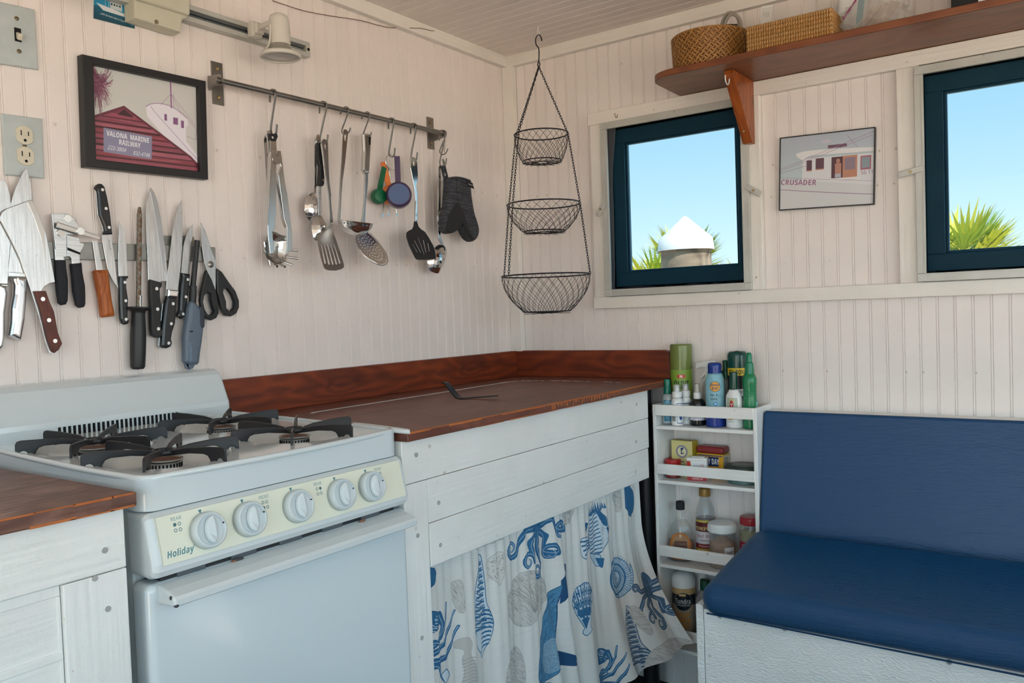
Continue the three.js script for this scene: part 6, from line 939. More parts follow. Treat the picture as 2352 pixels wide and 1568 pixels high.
{
  const t = thing('cocoa_tin', 'yellow tin with a red lid and a navy block ending in AY', 'tin', [0.7185, Y2, 0.028], [0, -0.06, 0]);
  part('tin', ext(shape([-42, -22, 42, -22, 42, 22, -42, 22]), 0.074, 0, 0.003).rotateX(-Math.PI / 2), std({ color: col(0.62, 0.36, 0.02), roughness: 0.35 }), t);
  part('lid', new RoundedBoxGeometry(0.0865, 0.021, 0.047, 4, 0.0075).translate(0, 0.0845, 0), plastic(0.26, 0.02, 0.022, 0.35), t);
  part('front_print', new THREE.PlaneGeometry(0.078, 0.068).translate(0, 0.036, 0.0224), print(label(512, 446, '#dea11e', (c) => { c.fillStyle = '#1c2c60'; c.fillRect(40, 30, 400, 180); txt(c, 'CLAY DAY', 260, 122, 150, '#f0efe6', { w: 380 }); txt(c, 'EVENING', 270, 270, 92, '#b8281e', { w: 360 }); txt(c, 'BLEND', 270, 360, 70, '#b8281e'); c.fillStyle = '#223a78'; c.fillRect(0, 0, 512, 18); }), 0.35), t);
  part('side_print', new THREE.PlaneGeometry(0.038, 0.066).rotateY(Math.PI / 2).translate(0.0424, 0.036, 0), print(label(160, 300, '#cfcac0', (c) => { lines(c, 14, 24, 130, 16, 17, '#30343c', 7); }), 0.4), t);
}
{
  const t = thing('spice_tin', 'white and red spice tin with a blue emblem, before the yellow tin', 'tin', [0.6925, Y2, 0.0815], [0, 0.22, 0]);
  part('tin', box(-0.029, 0.029, 0, 0.059, -0.0135, 0.0135, 0.0018), std({ color: col(0.72, 0.74, 0.76), roughness: 0.35 }), t);
  part('lid', [box(-0.030, 0.030, 0.0585, 0.067, -0.0142, 0.0142, 0.002), box(-0.016, 0.020, 0.0665, 0.0695, -0.012, 0.004, 0.0015)], M.white, t);
  part('front_print', new THREE.PlaneGeometry(0.057, 0.057).translate(0, 0.0292, 0.0138), print(label(384, 384, '#e3e6e8', (c) => { c.fillStyle = '#b8252b'; c.beginPath(); c.moveTo(0, 0); c.lineTo(60, 0); c.lineTo(110, 384); c.lineTo(0, 384); c.fill(); c.fillStyle = '#d9a93a'; c.beginPath(); c.moveTo(60, 0); c.lineTo(72, 0); c.lineTo(122, 384); c.lineTo(110, 384); c.fill(); c.strokeStyle = '#2a4f9a'; c.lineWidth = 6; c.strokeRect(128, 92, 110, 92); txt(c, 'Mc', 183, 140, 84, '#2a4f9a', { w: 96 }); c.strokeStyle = '#c45a60'; c.lineWidth = 5; c.beginPath(); c.arc(292, 90, 34, 0, 7); c.stroke(); txt(c, '30%', 292, 90, 28, '#c45a60'); c.fillStyle = '#b8252b'; c.fillRect(0, 300, 384, 84); txt(c, 'VANILLA', 200, 344, 50, '#f0d8d8'); }), 0.4), t);
}
{
  const t = bottle('round_green_tin', 'flat round grey-green tin with white script on its lid', 'tin', 0.8205, Y2, 0.053, [[0, 0], [0.044, 0], [0.046, 0.002], [0.046, 0.030], [0, 0.030]], std({ color: col(0.10, 0.19, 0.185), roughness: 0.4 }));
  part('lid', lathe([[0.0472, 0.028], [0.0475, 0.030], [0.0475, 0.048], [0.046, 0.050], [0, 0.0505]], 48), std({ color: col(0.045, 0.07, 0.06), roughness: 0.45 }), t);
  part('lid_script', new THREE.CircleGeometry(0.045, 40).rotateX(-Math.PI / 2).rotateY(0.25).translate(0, 0.0508, 0), print(canvasTex(256, 256, (c) => { c.fillStyle = '#3b4a45'; c.fillRect(0, 0, 256, 256); c.textAlign = 'center'; c.fillStyle = '#c9d0cb'; c.font = 'italic 50px serif'; c.fillText('Many and', 132, 96, 200); c.fillText('Moment', 118, 152, 170); }), 0.45), t);
}
// third shelf
const Y3 = SH[2];
{ // syrup flask with a finger ring
  const g = phy({ color: col(0.92, 0.93, 0.92), transmission: 0.94, roughness: 0.03, thickness: 0, ior: 1.5 });
  const t = thing('syrup_bottle', 'glass flask of maple syrup with a black cap and orange arched label', 'bottle', [0.6275, Y3, 0.066], [0, 0.28, 0]);
  part('glass', lathe([[0, 0.001], [0.034, 0], [0.0385, 0.004], [0.0395, 0.05], [0.0385, 0.078], [0.032, 0.104], [0.020, 0.119], [0.0148, 0.124], [0.0125, 0.132], [0.0112, 0.152], [0.0112, 0.158]], 40).scale(1, 1, 0.58), g, t);
  part('syrup', lathe([[0, 0.003], [0.0325, 0.003], [0.0368, 0.006], [0.0376, 0.05], [0.0372, 0.062], [0, 0.062]], 36).scale(1, 1, 0.56), phy({ color: col(0.16, 0.035, 0.008), roughness: 0.1, transmission: 0.1, thickness: 0 }), t);
  part('cap', lathe([[0.0128, 0.153], [0.0132, 0.154], [0.0130, 0.174], [0.0115, 0.1775], [0, 0.178]], 28), M.blackMatte, t);
  part('finger_ring', new THREE.TorusGeometry(0.0098, 0.0022, 8, 24).translate(0.0205, 0.143, 0), g, t);
  const arch = shape([-25, 12, -30, 40, -29, 62, -18, 82, 0, 88, 18, 82, 29, 62, 30, 40, 25, 12], [], 3), lg = new THREE.ShapeGeometry(arch), p = lg.attributes.position, u = lg.attributes.uv; for (let i = 0; i < p.count; i++) { u.setXY(i, (p.getX(i) + 0.031) / 0.062, (p.getY(i) - 0.01) / 0.08); p.setZ(i, 0.0237 * Math.sqrt(Math.max(0.05, 1 - (p.getX(i) / 0.0405) ** 2))); } lg.computeVertexNormals();
  part('label', lg, std({ map: label(400, 512, '#c9762e', (c) => { const q = c.createRadialGradient(200, 250, 60, 200, 250, 280); q.addColorStop(0, '#c99a68'); q.addColorStop(1, '#b87a3e'); c.fillStyle = q; c.beginPath(); c.moveTo(44, 440); c.quadraticCurveTo(10, 60, 200, 34); c.quadraticCurveTo(390, 60, 356, 440); c.fill(); c.strokeStyle = '#7a4a22'; c.lineWidth = 5; for (let i = 0; i < 3; i++) { c.beginPath(); c.arc(200, 108, 18 + i * 16, 3.5, 5.9); c.stroke(); } txt(c, '100% PURE', 200, 172, 34, '#9c4a30', { w: 170 }); lines(c, 90, 208, 220, 2, 30, '#5b3a20'); txt(c, 'GOLDEN', 200, 290, 66, '#1d130c', { ff: 'serif', w: 270 }); txt(c, 'MAPLE SYRUP', 200, 338, 34, '#5b3a20', { f: '', w: 230 }); lines(c, 110, 376, 180, 5, 18, '#77522e', 2); }), roughness: 0.45, side: THREE.DoubleSide }), t);
}
{
  const t = bottle('vinegar_bottle', 'tall red wine vinegar bottle with a gold cap', 'bottle', 0.6915, Y3, 0.0325, [[0, 0.001], [0.026, 0], [0.0288, 0.003], [0.0288, 0.010], [0.0280, 0.012], [0.0288, 0.014], [0.0280, 0.018], [0.0288, 0.022], [0.0286, 0.13], [0.0288, 0.135], [0.0275, 0.139], [0.0285, 0.143], [0.0262, 0.149], [0.0262, 0.153], [0.022, 0.168], [0.0155, 0.185], [0.0148, 0.192], [0.0148, 0.196]], clearish(0.85, 0.86, 0.86, 0.05));
  part('vinegar', lathe([[0, 0.002], [0.0262, 0.003], [0.0274, 0.02], [0.0274, 0.128], [0, 0.128]], 32), phy({ color: col(0.045, 0.006, 0.008), roughness: 0.1 }), t);
  part('cap', lathe([[0.0165, 0.193], [0.0172, 0.194], [0.0170, 0.208], [0.0162, 0.209], [0.0168, 0.210], [0.016, 0.2165], [0.013, 0.218], [0, 0.218]], 28), std({ color: col(0.36, 0.19, 0.045), roughness: 0.35, metalness: 0.3 }), t);
  part('label', ...band(0.0291, 0.030, 0.126, label(384, 512, '#d4cfd2', (c) => { c.fillStyle = '#5c1a20'; c.fillRect(0, 0, 384, 180); c.fillStyle = '#c8b050'; c.beginPath(); c.moveTo(0, 0); c.lineTo(384, 0); c.lineTo(384, 60); c.quadraticCurveTo(200, 20, 0, 40); c.fill(); c.fillStyle = '#9c2424'; c.fillRect(200, 60, 184, 60); txt(c, 'POMPEIAN', 190, 132, 76, '#e2c98a', { ff: 'serif', w: 330 }); txt(c, 'Red Wine', 190, 252, 72, '#8a2a4a', { f: 'italic', ff: 'serif', w: 280 }); txt(c, 'VINEGAR', 190, 320, 36, '#7a4458', { f: '' }); c.fillStyle = '#8c1f28'; c.fillRect(0, 372, 384, 76); txt(c, 'Premium', 180, 410, 46, '#f0dada', { f: 'italic' }); c.fillStyle = '#c8a848'; c.fillRect(0, 448, 384, 40); for (let i = 0; i < 9; i++) { c.fillStyle = '#5b3560'; c.beginPath(); c.arc(318 + (i % 3) * 18, 330 + Math.floor(i / 3) * 18, 10, 0, 7); c.fill(); } c.fillStyle = '#5c1a20'; c.fillRect(0, 488, 384, 24); }), 3.0), t);
}
{
  const t = bottle('sugar_jar', 'clear jar of brown sugar with a broad white lid and a handwritten Sugar label', 'jar', 0.7545, Y3, 0.064, [[0, 0.001], [0.035, 0], [0.0375, 0.003], [0.0375, 0.1], [0.0365, 0.102]], clearish(0.9, 0.9, 0.9, 0.08));
  const sug = std({ map: tex(128, (x, y) => { const i = ((y * 4) % 512) * 512 + ((x * 4) % 512), v = nz[i], k = nf[i]; return [110 + v * 60 + k * 24, 72 + v * 44 + k * 20, 40 + v * 26 + k * 16]; }, true, 0.05), roughness: 0.9 });
  part('sugar', uvm(lathe([[0, 0.004], [0.0355, 0.004], [0.0358, 0.068], [0.03, 0.074], [0.014, 0.086], [0, 0.090]], 36), 0), sug, t);
  part('lid', lathe([[0.0398, 0.104], [0.0402, 0.105], [0.0402, 0.123], [0.0385, 0.127], [0.035, 0.1285], [0, 0.1285]], 48), M.white, t);
  part('lid_ribs', Array.from({ length: 36 }, (_, k) => box(-0.0008, 0.0008, 0.106, 0.122, 0.0399, 0.0408).rotateY((k / 36) * 6.283)), M.white, t).userData.kind = 'stuff';
  part('paper_label', ...band(0.0378, 0.036, 0.064, label(256, 200, '#dfe0e2', (c) => { c.save(); c.translate(128, 100); c.rotate(-0.08); txt(c, 'Sugar', 0, 0, 88, '#26262c', { f: '', w: 200 }); c.restore(); }), 0.85, 0.95), t);
}
{
  const t = bottle('pepper_jar', 'jar of sliced peppers with a red lid and red label', 'jar', 0.8365, Y3, 0.050, [[0, 0.001], [0.031, 0], [0.0335, 0.003], [0.0335, 0.112], [0.028, 0.124], [0.0275, 0.132]], clearish(0.86, 0.9, 0.84, 0.05));
  part('peppers', lathe([[0, 0.003], [0.0318, 0.003], [0.0318, 0.108], [0.02, 0.114], [0, 0.114]], 32), std({ map: tex(128, (x, y) => { const i = ((y * 4) % 512) * 512 + ((x * 4) % 512), v = nz[i]; return [84 + v * 110, 76 + v * 90, 20 + v * 50]; }, true, 0.06), roughness: 0.5 }), t);
  part('lid', lathe([[0.0318, 0.131], [0.0324, 0.132], [0.0324, 0.148], [0.031, 0.1515], [0.026, 0.1525], [0, 0.1525]], 40), plastic(0.36, 0.012, 0.02, 0.25), t);
  part('label', ...band(0.0338, 0.022, 0.084, label(384, 400, '#a01c3a', (c) => { c.fillStyle = '#17131a'; c.beginPath(); c.ellipse(192, 76, 130, 44, 0, 0, 7); c.fill(); c.beginPath(); c.ellipse(182, 40, 60, 34, 0, 0, 7); c.fill(); c.strokeStyle = '#e8e4e6'; c.lineWidth = 6; c.beginPath(); c.ellipse(192, 76, 130, 44, 0, 0, 7); c.stroke(); txt(c, 'La', 186, 38, 48, '#f2eef0'); txt(c, 'Costeña', 192, 84, 64, '#f2eef0', { w: 216 }); txt(c, 'NACHOS', 192, 168, 66, '#f2e8ea', { w: 230 }); txt(c, 'JALAPEÑO PEPPERS', 192, 220, 30, '#e8c8ce', { f: '', w: 240 }); for (let i = 0; i < 6; i++) { c.fillStyle = '#a9a0b8'; c.beginPath(); c.arc(80 + i * 48, 310 + (i % 2) * 34, 36, 0, 7); c.fill(); c.strokeStyle = '#5c5578'; c.lineWidth = 7; c.beginPath(); c.arc(80 + i * 48, 310 + (i % 2) * 34, 22, 0, 7); c.stroke(); } }), 2.9), t);
}
// bottom shelf
const Y4 = SH[3];
{
  const t = bottle('fire_spray_can', 'white spray can lettered STOP FIRES FAST with a black oval, on the lowest shelf', 'spray can', 0.6235, Y4, 0.050, [[0, 0], [0.032, 0], [0.0345, 0.003], [0.0345, 0.168], [0.033, 0.172], [0, 0.172]], std({ color: col(0.46, 0.38, 0.30), roughness: 0.35 }));
  part('cap', lathe([[0.0345, 0.164], [0.0348, 0.165], [0.0345, 0.186], [0.029, 0.2], [0.016, 0.2075], [0, 0.208]], 36), M.white, t);
  part('label', ...band(0.0348, 0.006, 0.164, label(512, 768, '#9c8c7a', (c) => { c.fillStyle = '#c0a070'; c.fillRect(0, 0, 512, 90); c.fillStyle = '#12161e'; c.fillRect(0, 90, 512, 150); c.beginPath(); c.ellipse(256, 190, 150, 130, 0, 0, 7); c.fill(); c.strokeStyle = '#a8a49c'; c.lineWidth = 5; c.stroke(); txt(c, 'Tundra', 250, 186, 100, '#c4c6c4', { w: 260 }); txt(c, 'EXTINGUISHES FIRES', 256, 244, 28, '#c4c6c4', { w: 230 }); c.fillStyle = '#cfae7a'; c.fillRect(190, 76, 110, 34); txt(c, 'STOP', 236, 386, 92, '#cf8420', { f: 'italic bold' }); txt(c, 'FIRES', 236, 464, 92, '#cf8420', { f: 'italic bold' }); txt(c, 'FAST!', 236, 542, 92, '#cf8420', { f: 'italic bold' }); c.fillStyle = '#2a2624'; c.fillRect(250, 630, 70, 66); c.fillRect(160, 630, 70, 66); }), 2.8, 0.35), t);
}
{
  const t = bottle('clear_soap_bottle', 'clear plastic bottle with a dark green cap, beside the fire spray can', 'bottle', 0.6935, Y4, 0.052, [[0, 0.001], [0.0295, 0], [0.0325, 0.004], [0.0325, 0.118], [0.029, 0.14], [0.017, 0.158], [0.0125, 0.163], [0.0125, 0.168]], phy({ color: col(0.62, 0.6, 0.62), transmission: 0.7, roughness: 0.08, thickness: 0 }));
  part('soap', lathe([[0, 0.003], [0.031, 0.003], [0.031, 0.1], [0, 0.1]], 28), phy({ color: col(0.30, 0.26, 0.27), roughness: 0.2, transmission: 0.3, thickness: 0 }), t);
  part('cap', lathe([[0.0152, 0.163], [0.0156, 0.164], [0.0150, 0.191], [0.0135, 0.1935], [0, 0.194]], 28), plastic(0.003, 0.06, 0.03), t);
  part('label', ...band(0.0328, 0.03, 0.105, label(256, 256, '#8a8486', (c) => { c.fillStyle = '#2d7c86'; c.beginPath(); c.arc(96, 100, 62, 0, 7); c.fill(); c.strokeStyle = '#bfe0e2'; c.lineWidth = 6; c.beginPath(); c.arc(96, 100, 40, 0, 5); c.stroke(); txt(c, '22 FL OZ', 110, 216, 30, '#e0dcdc', { f: '' }); }), 2, 0.1), t);
}
// ---------------------------------------------------------------- bench and cushions
M.vinyl = std({ color: col(0.001, 0.052, 0.15), roughness: 0.42, bumpMap: again(bumpPaint, 0.5, 0.5), bumpScale: 0.002 });
{
  const t = thing('bench', 'white painted plywood bench under the blue cushions', 'bench', [0, 0, 0]);
  part('front_panel', box(0.8855, 2.6, 0, 0.461, 0.508, 0.5255, 0.002, 0), M.ply, t); part('side_panel', box(0.8665, 0.8845, 0, 0.47, 0.135, 0.5265, 0.002, 2, 0.3), M.ply, t);
  const s = part('seat_board', box(0.8855, 2.6, -0.016, 0, -0.36, 0, 0.001), M.ply, t); s.position.set(0, 0.4625, 0.507); s.rotation.x = -0.13;
  part('ledge', box(0.8895, 2.6, 0.855, 0.8735, 0.001, 0.062, 0.002, 0, 0.2), M.board, t); part('side_panel', box(0.889, 0.9, 0.3, 0.855, 0.001, 0.05), M.ply, t);
  for (const x of [0.925, 1.075, 1.40]) part('screw', disc(0.0055, 0.0012, x, 0.452 - (x - 0.92) * 0.01, 0.526), M.ply, t);
}
{
  const t = thing('seat_cushion', 'thick blue vinyl seat cushion with rounded ends on the bench', 'cushion', [1.745, 0.5125, 0.36], [0.13, 0, 0]);
  part('vinyl_cover', new RoundedBoxGeometry(1.72, 0.077, 0.395, 8, 0.037), M.vinyl, t); part('welt', tube([[-0.845, -0.030, 0.187], [0, -0.0335, 0.1915], [0.84, -0.030, 0.187]], 0.0022, 30, 6), M.vinyl, t);
  const b = thing('back_cushion', 'flat blue vinyl back cushion leaning against the wall above the seat', 'cushion', [1.745, 0.675, 0.1065], [-0.19, 0, 0]);
  part('vinyl_cover', new RoundedBoxGeometry(1.712, 0.408, 0.024, 6, 0.009), M.vinyl, b);
}
// ---------------------------------------------------------------- second picture, window catches, hooks
{
  const tx = canvasTex(1000, 800, (c, W, H) => {
    const g = c.createLinearGradient(0, 0, 0, 400); g.addColorStop(0, '#b4bcc8'); g.addColorStop(1, '#bccbd2'); c.fillStyle = g; c.fillRect(0, 0, W, H); c.fillStyle = '#d4d6d8'; c.beginPath(); c.moveTo(0, 455); c.lineTo(W, 590); c.lineTo(W, H); c.lineTo(0, H); c.fill();
    c.fillStyle = '#dedfe3'; c.beginPath(); c.moveTo(250, 250); c.lineTo(1000, 260); c.lineTo(1000, 600); c.lineTo(240, 495); c.fill(); c.fillStyle = '#e6e5e6'; c.beginPath(); c.moveTo(175, 190); c.bezierCurveTo(260, 150, 500, 170, 1000, 200); c.lineTo(1000, 240); c.lineTo(420, 225); c.bezierCurveTo(300, 210, 260, 260, 250, 270); c.bezierCurveTo(190, 230, 170, 215, 175, 190); c.fill();
    c.fillStyle = '#6d4a62'; c.fillRect(520, 130, 200, 34); c.fillStyle = '#c9c3d2'; c.beginPath(); c.ellipse(500, 84, 56, 18, 0, 0, 7); c.fill();
    for (const [x, y, w, h] of [[290, 275, 60, 110], [390, 262, 90, 116]]) { c.fillStyle = '#5c3a4c'; c.fillRect(x, y, w, h); c.fillStyle = '#c08a72'; c.fillRect(x, y + h, w, 12); } c.fillStyle = '#54303e'; c.fillRect(560, 265, 120, 230); c.fillStyle = '#bb8776'; c.beginPath(); c.ellipse(630, 310, 20, 26, 0, 0, 7); c.fill(); c.fillRect(598, 336, 66, 120); c.fillStyle = '#b9b9c8'; c.fillRect(598, 450, 64, 40); c.fillStyle = '#c0876e'; c.fillRect(680, 262, 150, 260); c.fillStyle = '#8f7c8c'; c.fillRect(700, 285, 110, 130); c.fillStyle = '#a76a78'; c.fillRect(862, 280, 110, 150); c.fillStyle = '#8a9aa2'; c.fillRect(876, 298, 82, 112);
    c.fillStyle = '#e6e5e6'; c.fillRect(550, 498, 290, 22); c.strokeStyle = '#9b7a96'; c.lineWidth = 4; for (const [a, b, d, e] of [[0, 345, 1000, 30], [0, 365, 980, 70], [0, 390, 300, 330], [720, 40, 830, 180]]) { c.beginPath(); c.moveTo(a, b); c.lineTo(d, e); c.stroke(); } c.lineWidth = 7; c.beginPath(); c.moveTo(0, 575); c.quadraticCurveTo(450, 640, 1000, 700); c.stroke(); c.lineWidth = 3; c.beginPath(); c.moveTo(0, 440); c.lineTo(1000, 560); c.stroke();
    c.fillStyle = '#9a6488'; c.save(); c.translate(8, 520); c.rotate(0.09); c.font = 'bold 82px sans-serif'; c.fillText('CRUSADER', -8, 0, 400); c.restore(); c.font = '56px sans-serif'; c.fillText('56 11', 868, 480, 130);
  });
  const t = thing('boat_picture', 'thin black framed photo of a white boat lettered CRUSADER, between the windows', 'picture', [1.0525, 1.5255, 0.001], [0, 0, -0.036]);
  part('frame', [box(-0.124, 0.124, 0.0975, 0.1, 0, 0.014), box(-0.124, 0.124, -0.1, -0.0975, 0, 0.014), box(-0.124, -0.1215, -0.0975, 0.0975, 0, 0.014), box(0.1215, 0.124, -0.0975, 0.0975, 0, 0.014), box(-0.1215, 0.1215, -0.0975, 0.0975, 0, 0.009)], M.black, t);
  part('print', new THREE.PlaneGeometry(0.243, 0.195).translate(0, 0, 0.0105), phy({ map: tx, roughness: 0.4, clearcoat: 0.8, clearcoatRoughness: 0.05 }), t);
}
for (const [x, y, a, l, len] of [[0.861, 1.491, -0.58, 'aluminium turn button right of the left window', 0.05], [1.264, 1.492, 0.18, 'aluminium turn button left of the right window', 0.058], [0.372, 1.488, 0.98, 'aluminium turn button left of the left window', 0.046]]) {
  const t = thing('window_catch', l, 'catch', [x, y, 0.0195], [0, 0, a], 'turn buttons holding the window screens'); part('plate', new RoundedBoxGeometry(len, 0.0155, 0.004, 3, 0.0018).translate(0, 0, 0.0135), M.alu, t); part('spacer', disc(0.004, 0.012, 0, 0, 0.006), M.alu, t); part('screw', disc(0.0037, 0.002, 0, 0, 0.0158), M.brass, t);
}
const cup = (r, s = 1) => { const p = []; for (let i = 0; i <= 10; i++) { const a = -0.3 + (i / 10) * 4.0; p.push([0, -Math.sin(a) * r * s - 0.004, r - Math.cos(a) * r]); } return tube([[0, 0, -0.002], ...p.slice(1)], 0.0012, 30, 6); };
single('cup_hook', 'small bent wire hook on the casing above the left window', 'hook', cup(0.008).translate(0.434, 1.777, 0.0205), M.rust);
single('cup_hook', 'white plastic coated hook on the front of the wooden shelf bracket', 'hook', cup(0.0095).scale(1.5, 1.5, 1.5).translate(0.8505, 1.777, 0.172), M.white);
single('ceiling_hook', 'white screw hook in the ceiling holding the hanging basket', 'hook', tube([[0.2665, 2.041, 0.196], [0.2655, 2.028, 0.197], [0.262, 2.018, 0.197], [0.2665, 2.0125, 0.197], [0.272, 2.017, 0.196], [0.272, 2.024, 0.195]], 0.0016, 24, 7), M.white);
// ---------------------------------------------------------------- wall shelf and what stands on it
{
  const t = thing('wall_shelf', 'long brown wooden shelf with a rounded end above the windows', 'shelf', [0, 0, 0]), s = new THREE.Shape();
  s.moveTo(0.640, -0.001); s.lineTo(2.6, -0.001); s.lineTo(2.6, -0.241); s.lineTo(0.725, -0.241); s.bezierCurveTo(0.685, -0.241, 0.642, -0.222, 0.642, -0.17);
  part('board', uvm(ext(s, 0.0185, 0, 0.003, 3).rotateX(-Math.PI / 2).translate(0, 1.7962, 0), 0), M.shelf, t);
  part('bracket', uvm(ext(shape([-20.5, 1796, -175, 1796, -177, 1786, -172, 1776, -50, 1628, -44, 1622, -20.5, 1622]), 0.027, 0, 0.0016).rotateY(Math.PI / 2).translate(0.838, 0, 0), 1), M.bracket, t);
  part('screw', disc(0.0037, 0.002, 0.851, 1.652, 0.0705), M.brass, t);
}
M.straw = [[0.34, 0.155, 0.035], [0.42, 0.20, 0.05], [0.27, 0.115, 0.025]].map((q) => std({ color: col(...q), roughness: 0.55 }));
{
  const t = thing('round_basket', 'round orange-brown herringbone woven basket at the left end of the shelf', 'basket', [0.784, 1.8155, 0.134]), R = (h) => 0.097 + h * 0.05;
  part('lining', lathe([[0, 0.001], [0.094, 0.001], [0.099, 0.09], [0.0965, 0.09], [0.0915, 0.004], [0, 0.004]], 48), M.straw[2], t);
  const sets = [[], [], []]; const N = 84, K = 13;
  for (let j = 0; j < K; j++) for (let i = 0; i < N; i++) { const h = 0.0045 + j * 0.0068, a = ((i + (j % 2) * 0.5) / N) * 6.2832, d = (i + j) % 2 ? 0.75 : -0.75; const g = new THREE.BoxGeometry(0.0102, 0.0042, 0.0016).rotateZ(d).rotateX(0.12).translate(0, h, R(h) + 0.0012 + ((i * 7 + j * 3) % 3) * 0.0003).rotateY(a); sets[(i * 5 + j * 7) % 3].push(g); }
  sets.forEach((s, i) => { part('weave', s, M.straw[i], t).userData.kind = 'stuff'; });
  part('rim', new THREE.TorusGeometry(0.1005, 0.0022, 8, 60).rotateX(Math.PI / 2).translate(0, 0.0905, 0), M.straw[1], t);
  single('rope_coil', 'loop of pale braided rope sticking out of the round basket', 'rope', [tube([[0.80, 1.85, 0.12], [0.812, 1.935, 0.12], [0.835, 1.966, 0.122], [0.862, 1.945, 0.125], [0.858, 1.86, 0.128]], 0.0045, 30, 8), tube([[0.815, 1.85, 0.135], [0.826, 1.93, 0.133], [0.846, 1.957, 0.13], [0.870, 1.935, 0.13], [0.862, 1.86, 0.13]], 0.0045, 30, 8)], std({ color: col(0.42, 0.38, 0.32), roughness: 0.9, bumpMap: bumpPaint, bumpScale: 0.001 }));
  single('dark_pouch', 'dark pouch standing in the round basket behind the rope', 'pouch', new RoundedBoxGeometry(0.05, 0.11, 0.02, 3, 0.006).rotateZ(-0.2).translate(0.825, 1.89, 0.085), M.blackMatte);
}
{
  const t = thing('wicker_basket', 'low rectangular coiled wicker basket beside the round basket', 'basket', [1.026, 1.8155, 0.178]), w = 0.104, d = 0.052, wr = [[], [], []], coil = [];
  part('floor', box(-w, w, 0.0005, 0.003, -d, d), M.straw[2], t);
  for (let r = 0; r < 6; r++) { const y = 0.0055 + r * 0.0106, q = [[-w, -d], [w, -d], [w, d], [-w, d]]; coil.push(tube(q.flatMap(([x, z], i) => [[x * 0.93, y, z], [x, y, z * 0.85]].slice(0).sort((a, b) => (i % 2 ? a[2] - b[2] : 0))), 0.001, 2, 3, true));
    for (let s = 0; s < 4; s++) { const L = s % 2 ? d * 2 : w * 2, n = Math.round(L / 0.0062); for (let i = 0; i < n; i++) { const u = -L / 2 + (i + 0.5) * (L / n), g = new THREE.SphereGeometry(1, 8, 6).scale(0.0033, 0.0062, 0.0042).rotateZ(s % 2 ? 0 : -0.25); if (s % 2) g.translate(s === 1 ? w : -w, y, u); else g.translate(u, y, s ? -d : d); wr[(i * 3 + r * 5) % 3 ? 1 : (i + r) % 2 ? 0 : 1].push(g); } } }
  wr.forEach((s, i) => { if (s.length) part('wrapped_coils', s, i === 0 ? M.straw[1] : std({ color: col(0.46, 0.25, 0.085), roughness: 0.5 }), t).userData.kind = 'stuff'; });
  part('wall', [box(-w, w, 0, 0.062, d - 0.003, d), box(-w, w, 0, 0.062, -d, -d + 0.003), box(-w, -w + 0.003, 0, 0.062, -d, d), box(w - 0.003, w, 0, 0.062, -d, d)], M.straw[2], t);
  const cardT = canvasTex(128, 200, (c) => { c.fillStyle = '#d6d3ce'; c.fillRect(0, 0, 128, 200); c.fillStyle = '#222'; c.font = '15px sans-serif'; c.translate(20, 30); c.rotate(Math.PI / 2); ['www.', '912-270', 'Coastal'].forEach((s, i) => c.fillText(s, 20, -i * 26 - 10)); });
  const cd = thing('paper_card', 'white printed card curling up out of the wicker basket', 'card', [0.936, 1.83, 0.15], [-0.1, 0.1, -0.08]); part('card', box(-0.014, 0.014, 0, 0.125, 0, 0.001), M.white, cd); part('print', new THREE.PlaneGeometry(0.027, 0.05).translate(0, 0.095, 0.0014), print(cardT), cd);
  const pn = thing('pen', 'dark blue capped pen leaning out of the wicker basket', 'pen', [0.975, 1.885, 0.165], [0, 0, 1.15]); part('barrel', new THREE.CylinderGeometry(0.004, 0.004, 0.04, 12).translate(0, -0.01, 0), M.white, pn); part('cap', new THREE.CylinderGeometry(0.0045, 0.0055, 0.022, 12).translate(0, 0.018, 0), plastic(0.01, 0.014, 0.04), pn);
}
{
  const film = phy({ color: col(0.92, 0.91, 0.90), transmission: 0.82, roughness: 0.18, thickness: 0, ior: 1.3 }), crumple = (g, k) => { const p = g.attributes.position; for (let i = 0; i < p.count; i++) { const x = p.getX(i), y = p.getY(i), z = p.getZ(i), n = Math.sin(x * 9 + y * 13) + Math.sin(y * 17 - z * 11) + Math.sin(z * 15 + x * 21); p.setXYZ(i, x * (1 + n * k), y * (1 + n * k * 0.7), z * (1 + n * k)); } g.computeVertexNormals(); return g; };
  const b = thing('zip_bag', 'clear crumpled zip bag of wooden sticks with a magenta zip, right of the wicker basket', 'bag', [1.215, 1.857, 0.165]); part('film', crumple(new THREE.IcosahedronGeometry(1, 5), 0.07).scale(0.078, 0.047, 0.05), film, b);
  const sticks = []; for (let i = 0; i < 16; i++) sticks.push(bar([-0.05 + i * 0.004, -0.03, 0.012 - (i % 4) * 0.008], [0.0 + i * 0.0035, 0.02, 0.014 - (i % 4) * 0.008], 0.0015, 6)); part('wooden_sticks', sticks, std({ color: col(0.55, 0.42, 0.29), roughness: 0.7 }), b).userData.kind = 'stuff'; part('zip', bar([-0.066, 0.0, 0.03], [-0.03, 0.055, 0.015], 0.0025), plastic(0.33, 0.03, 0.16), b);
  const w = thing('wipes_pack', 'white and teal soft pack standing behind the wicker basket', 'pack', [1.135, 1.8155, 0.085], [0, 0.1, -0.12]); part('pack', new RoundedBoxGeometry(0.075, 0.14, 0.04, 5, 0.016).translate(0, 0.075, 0), M.white, w); part('teal_panel', new RoundedBoxGeometry(0.02, 0.11, 0.041, 4, 0.006).translate(0.02, 0.07, 0), plastic(0.01, 0.27, 0.36), w);
  const x = thing('dark_box', 'dark box with a pale front at the top right end of the shelf', 'box', [1.47, 1.8155, 0.12]); part('body', box(-0.09, 0.11, 0, 0.12, -0.06, 0.06, 0.003), M.blackMatte, x); part('pale_front', box(-0.035, 0.105, 0.012, 0.115, 0.0605, 0.064), M.white, x);
}
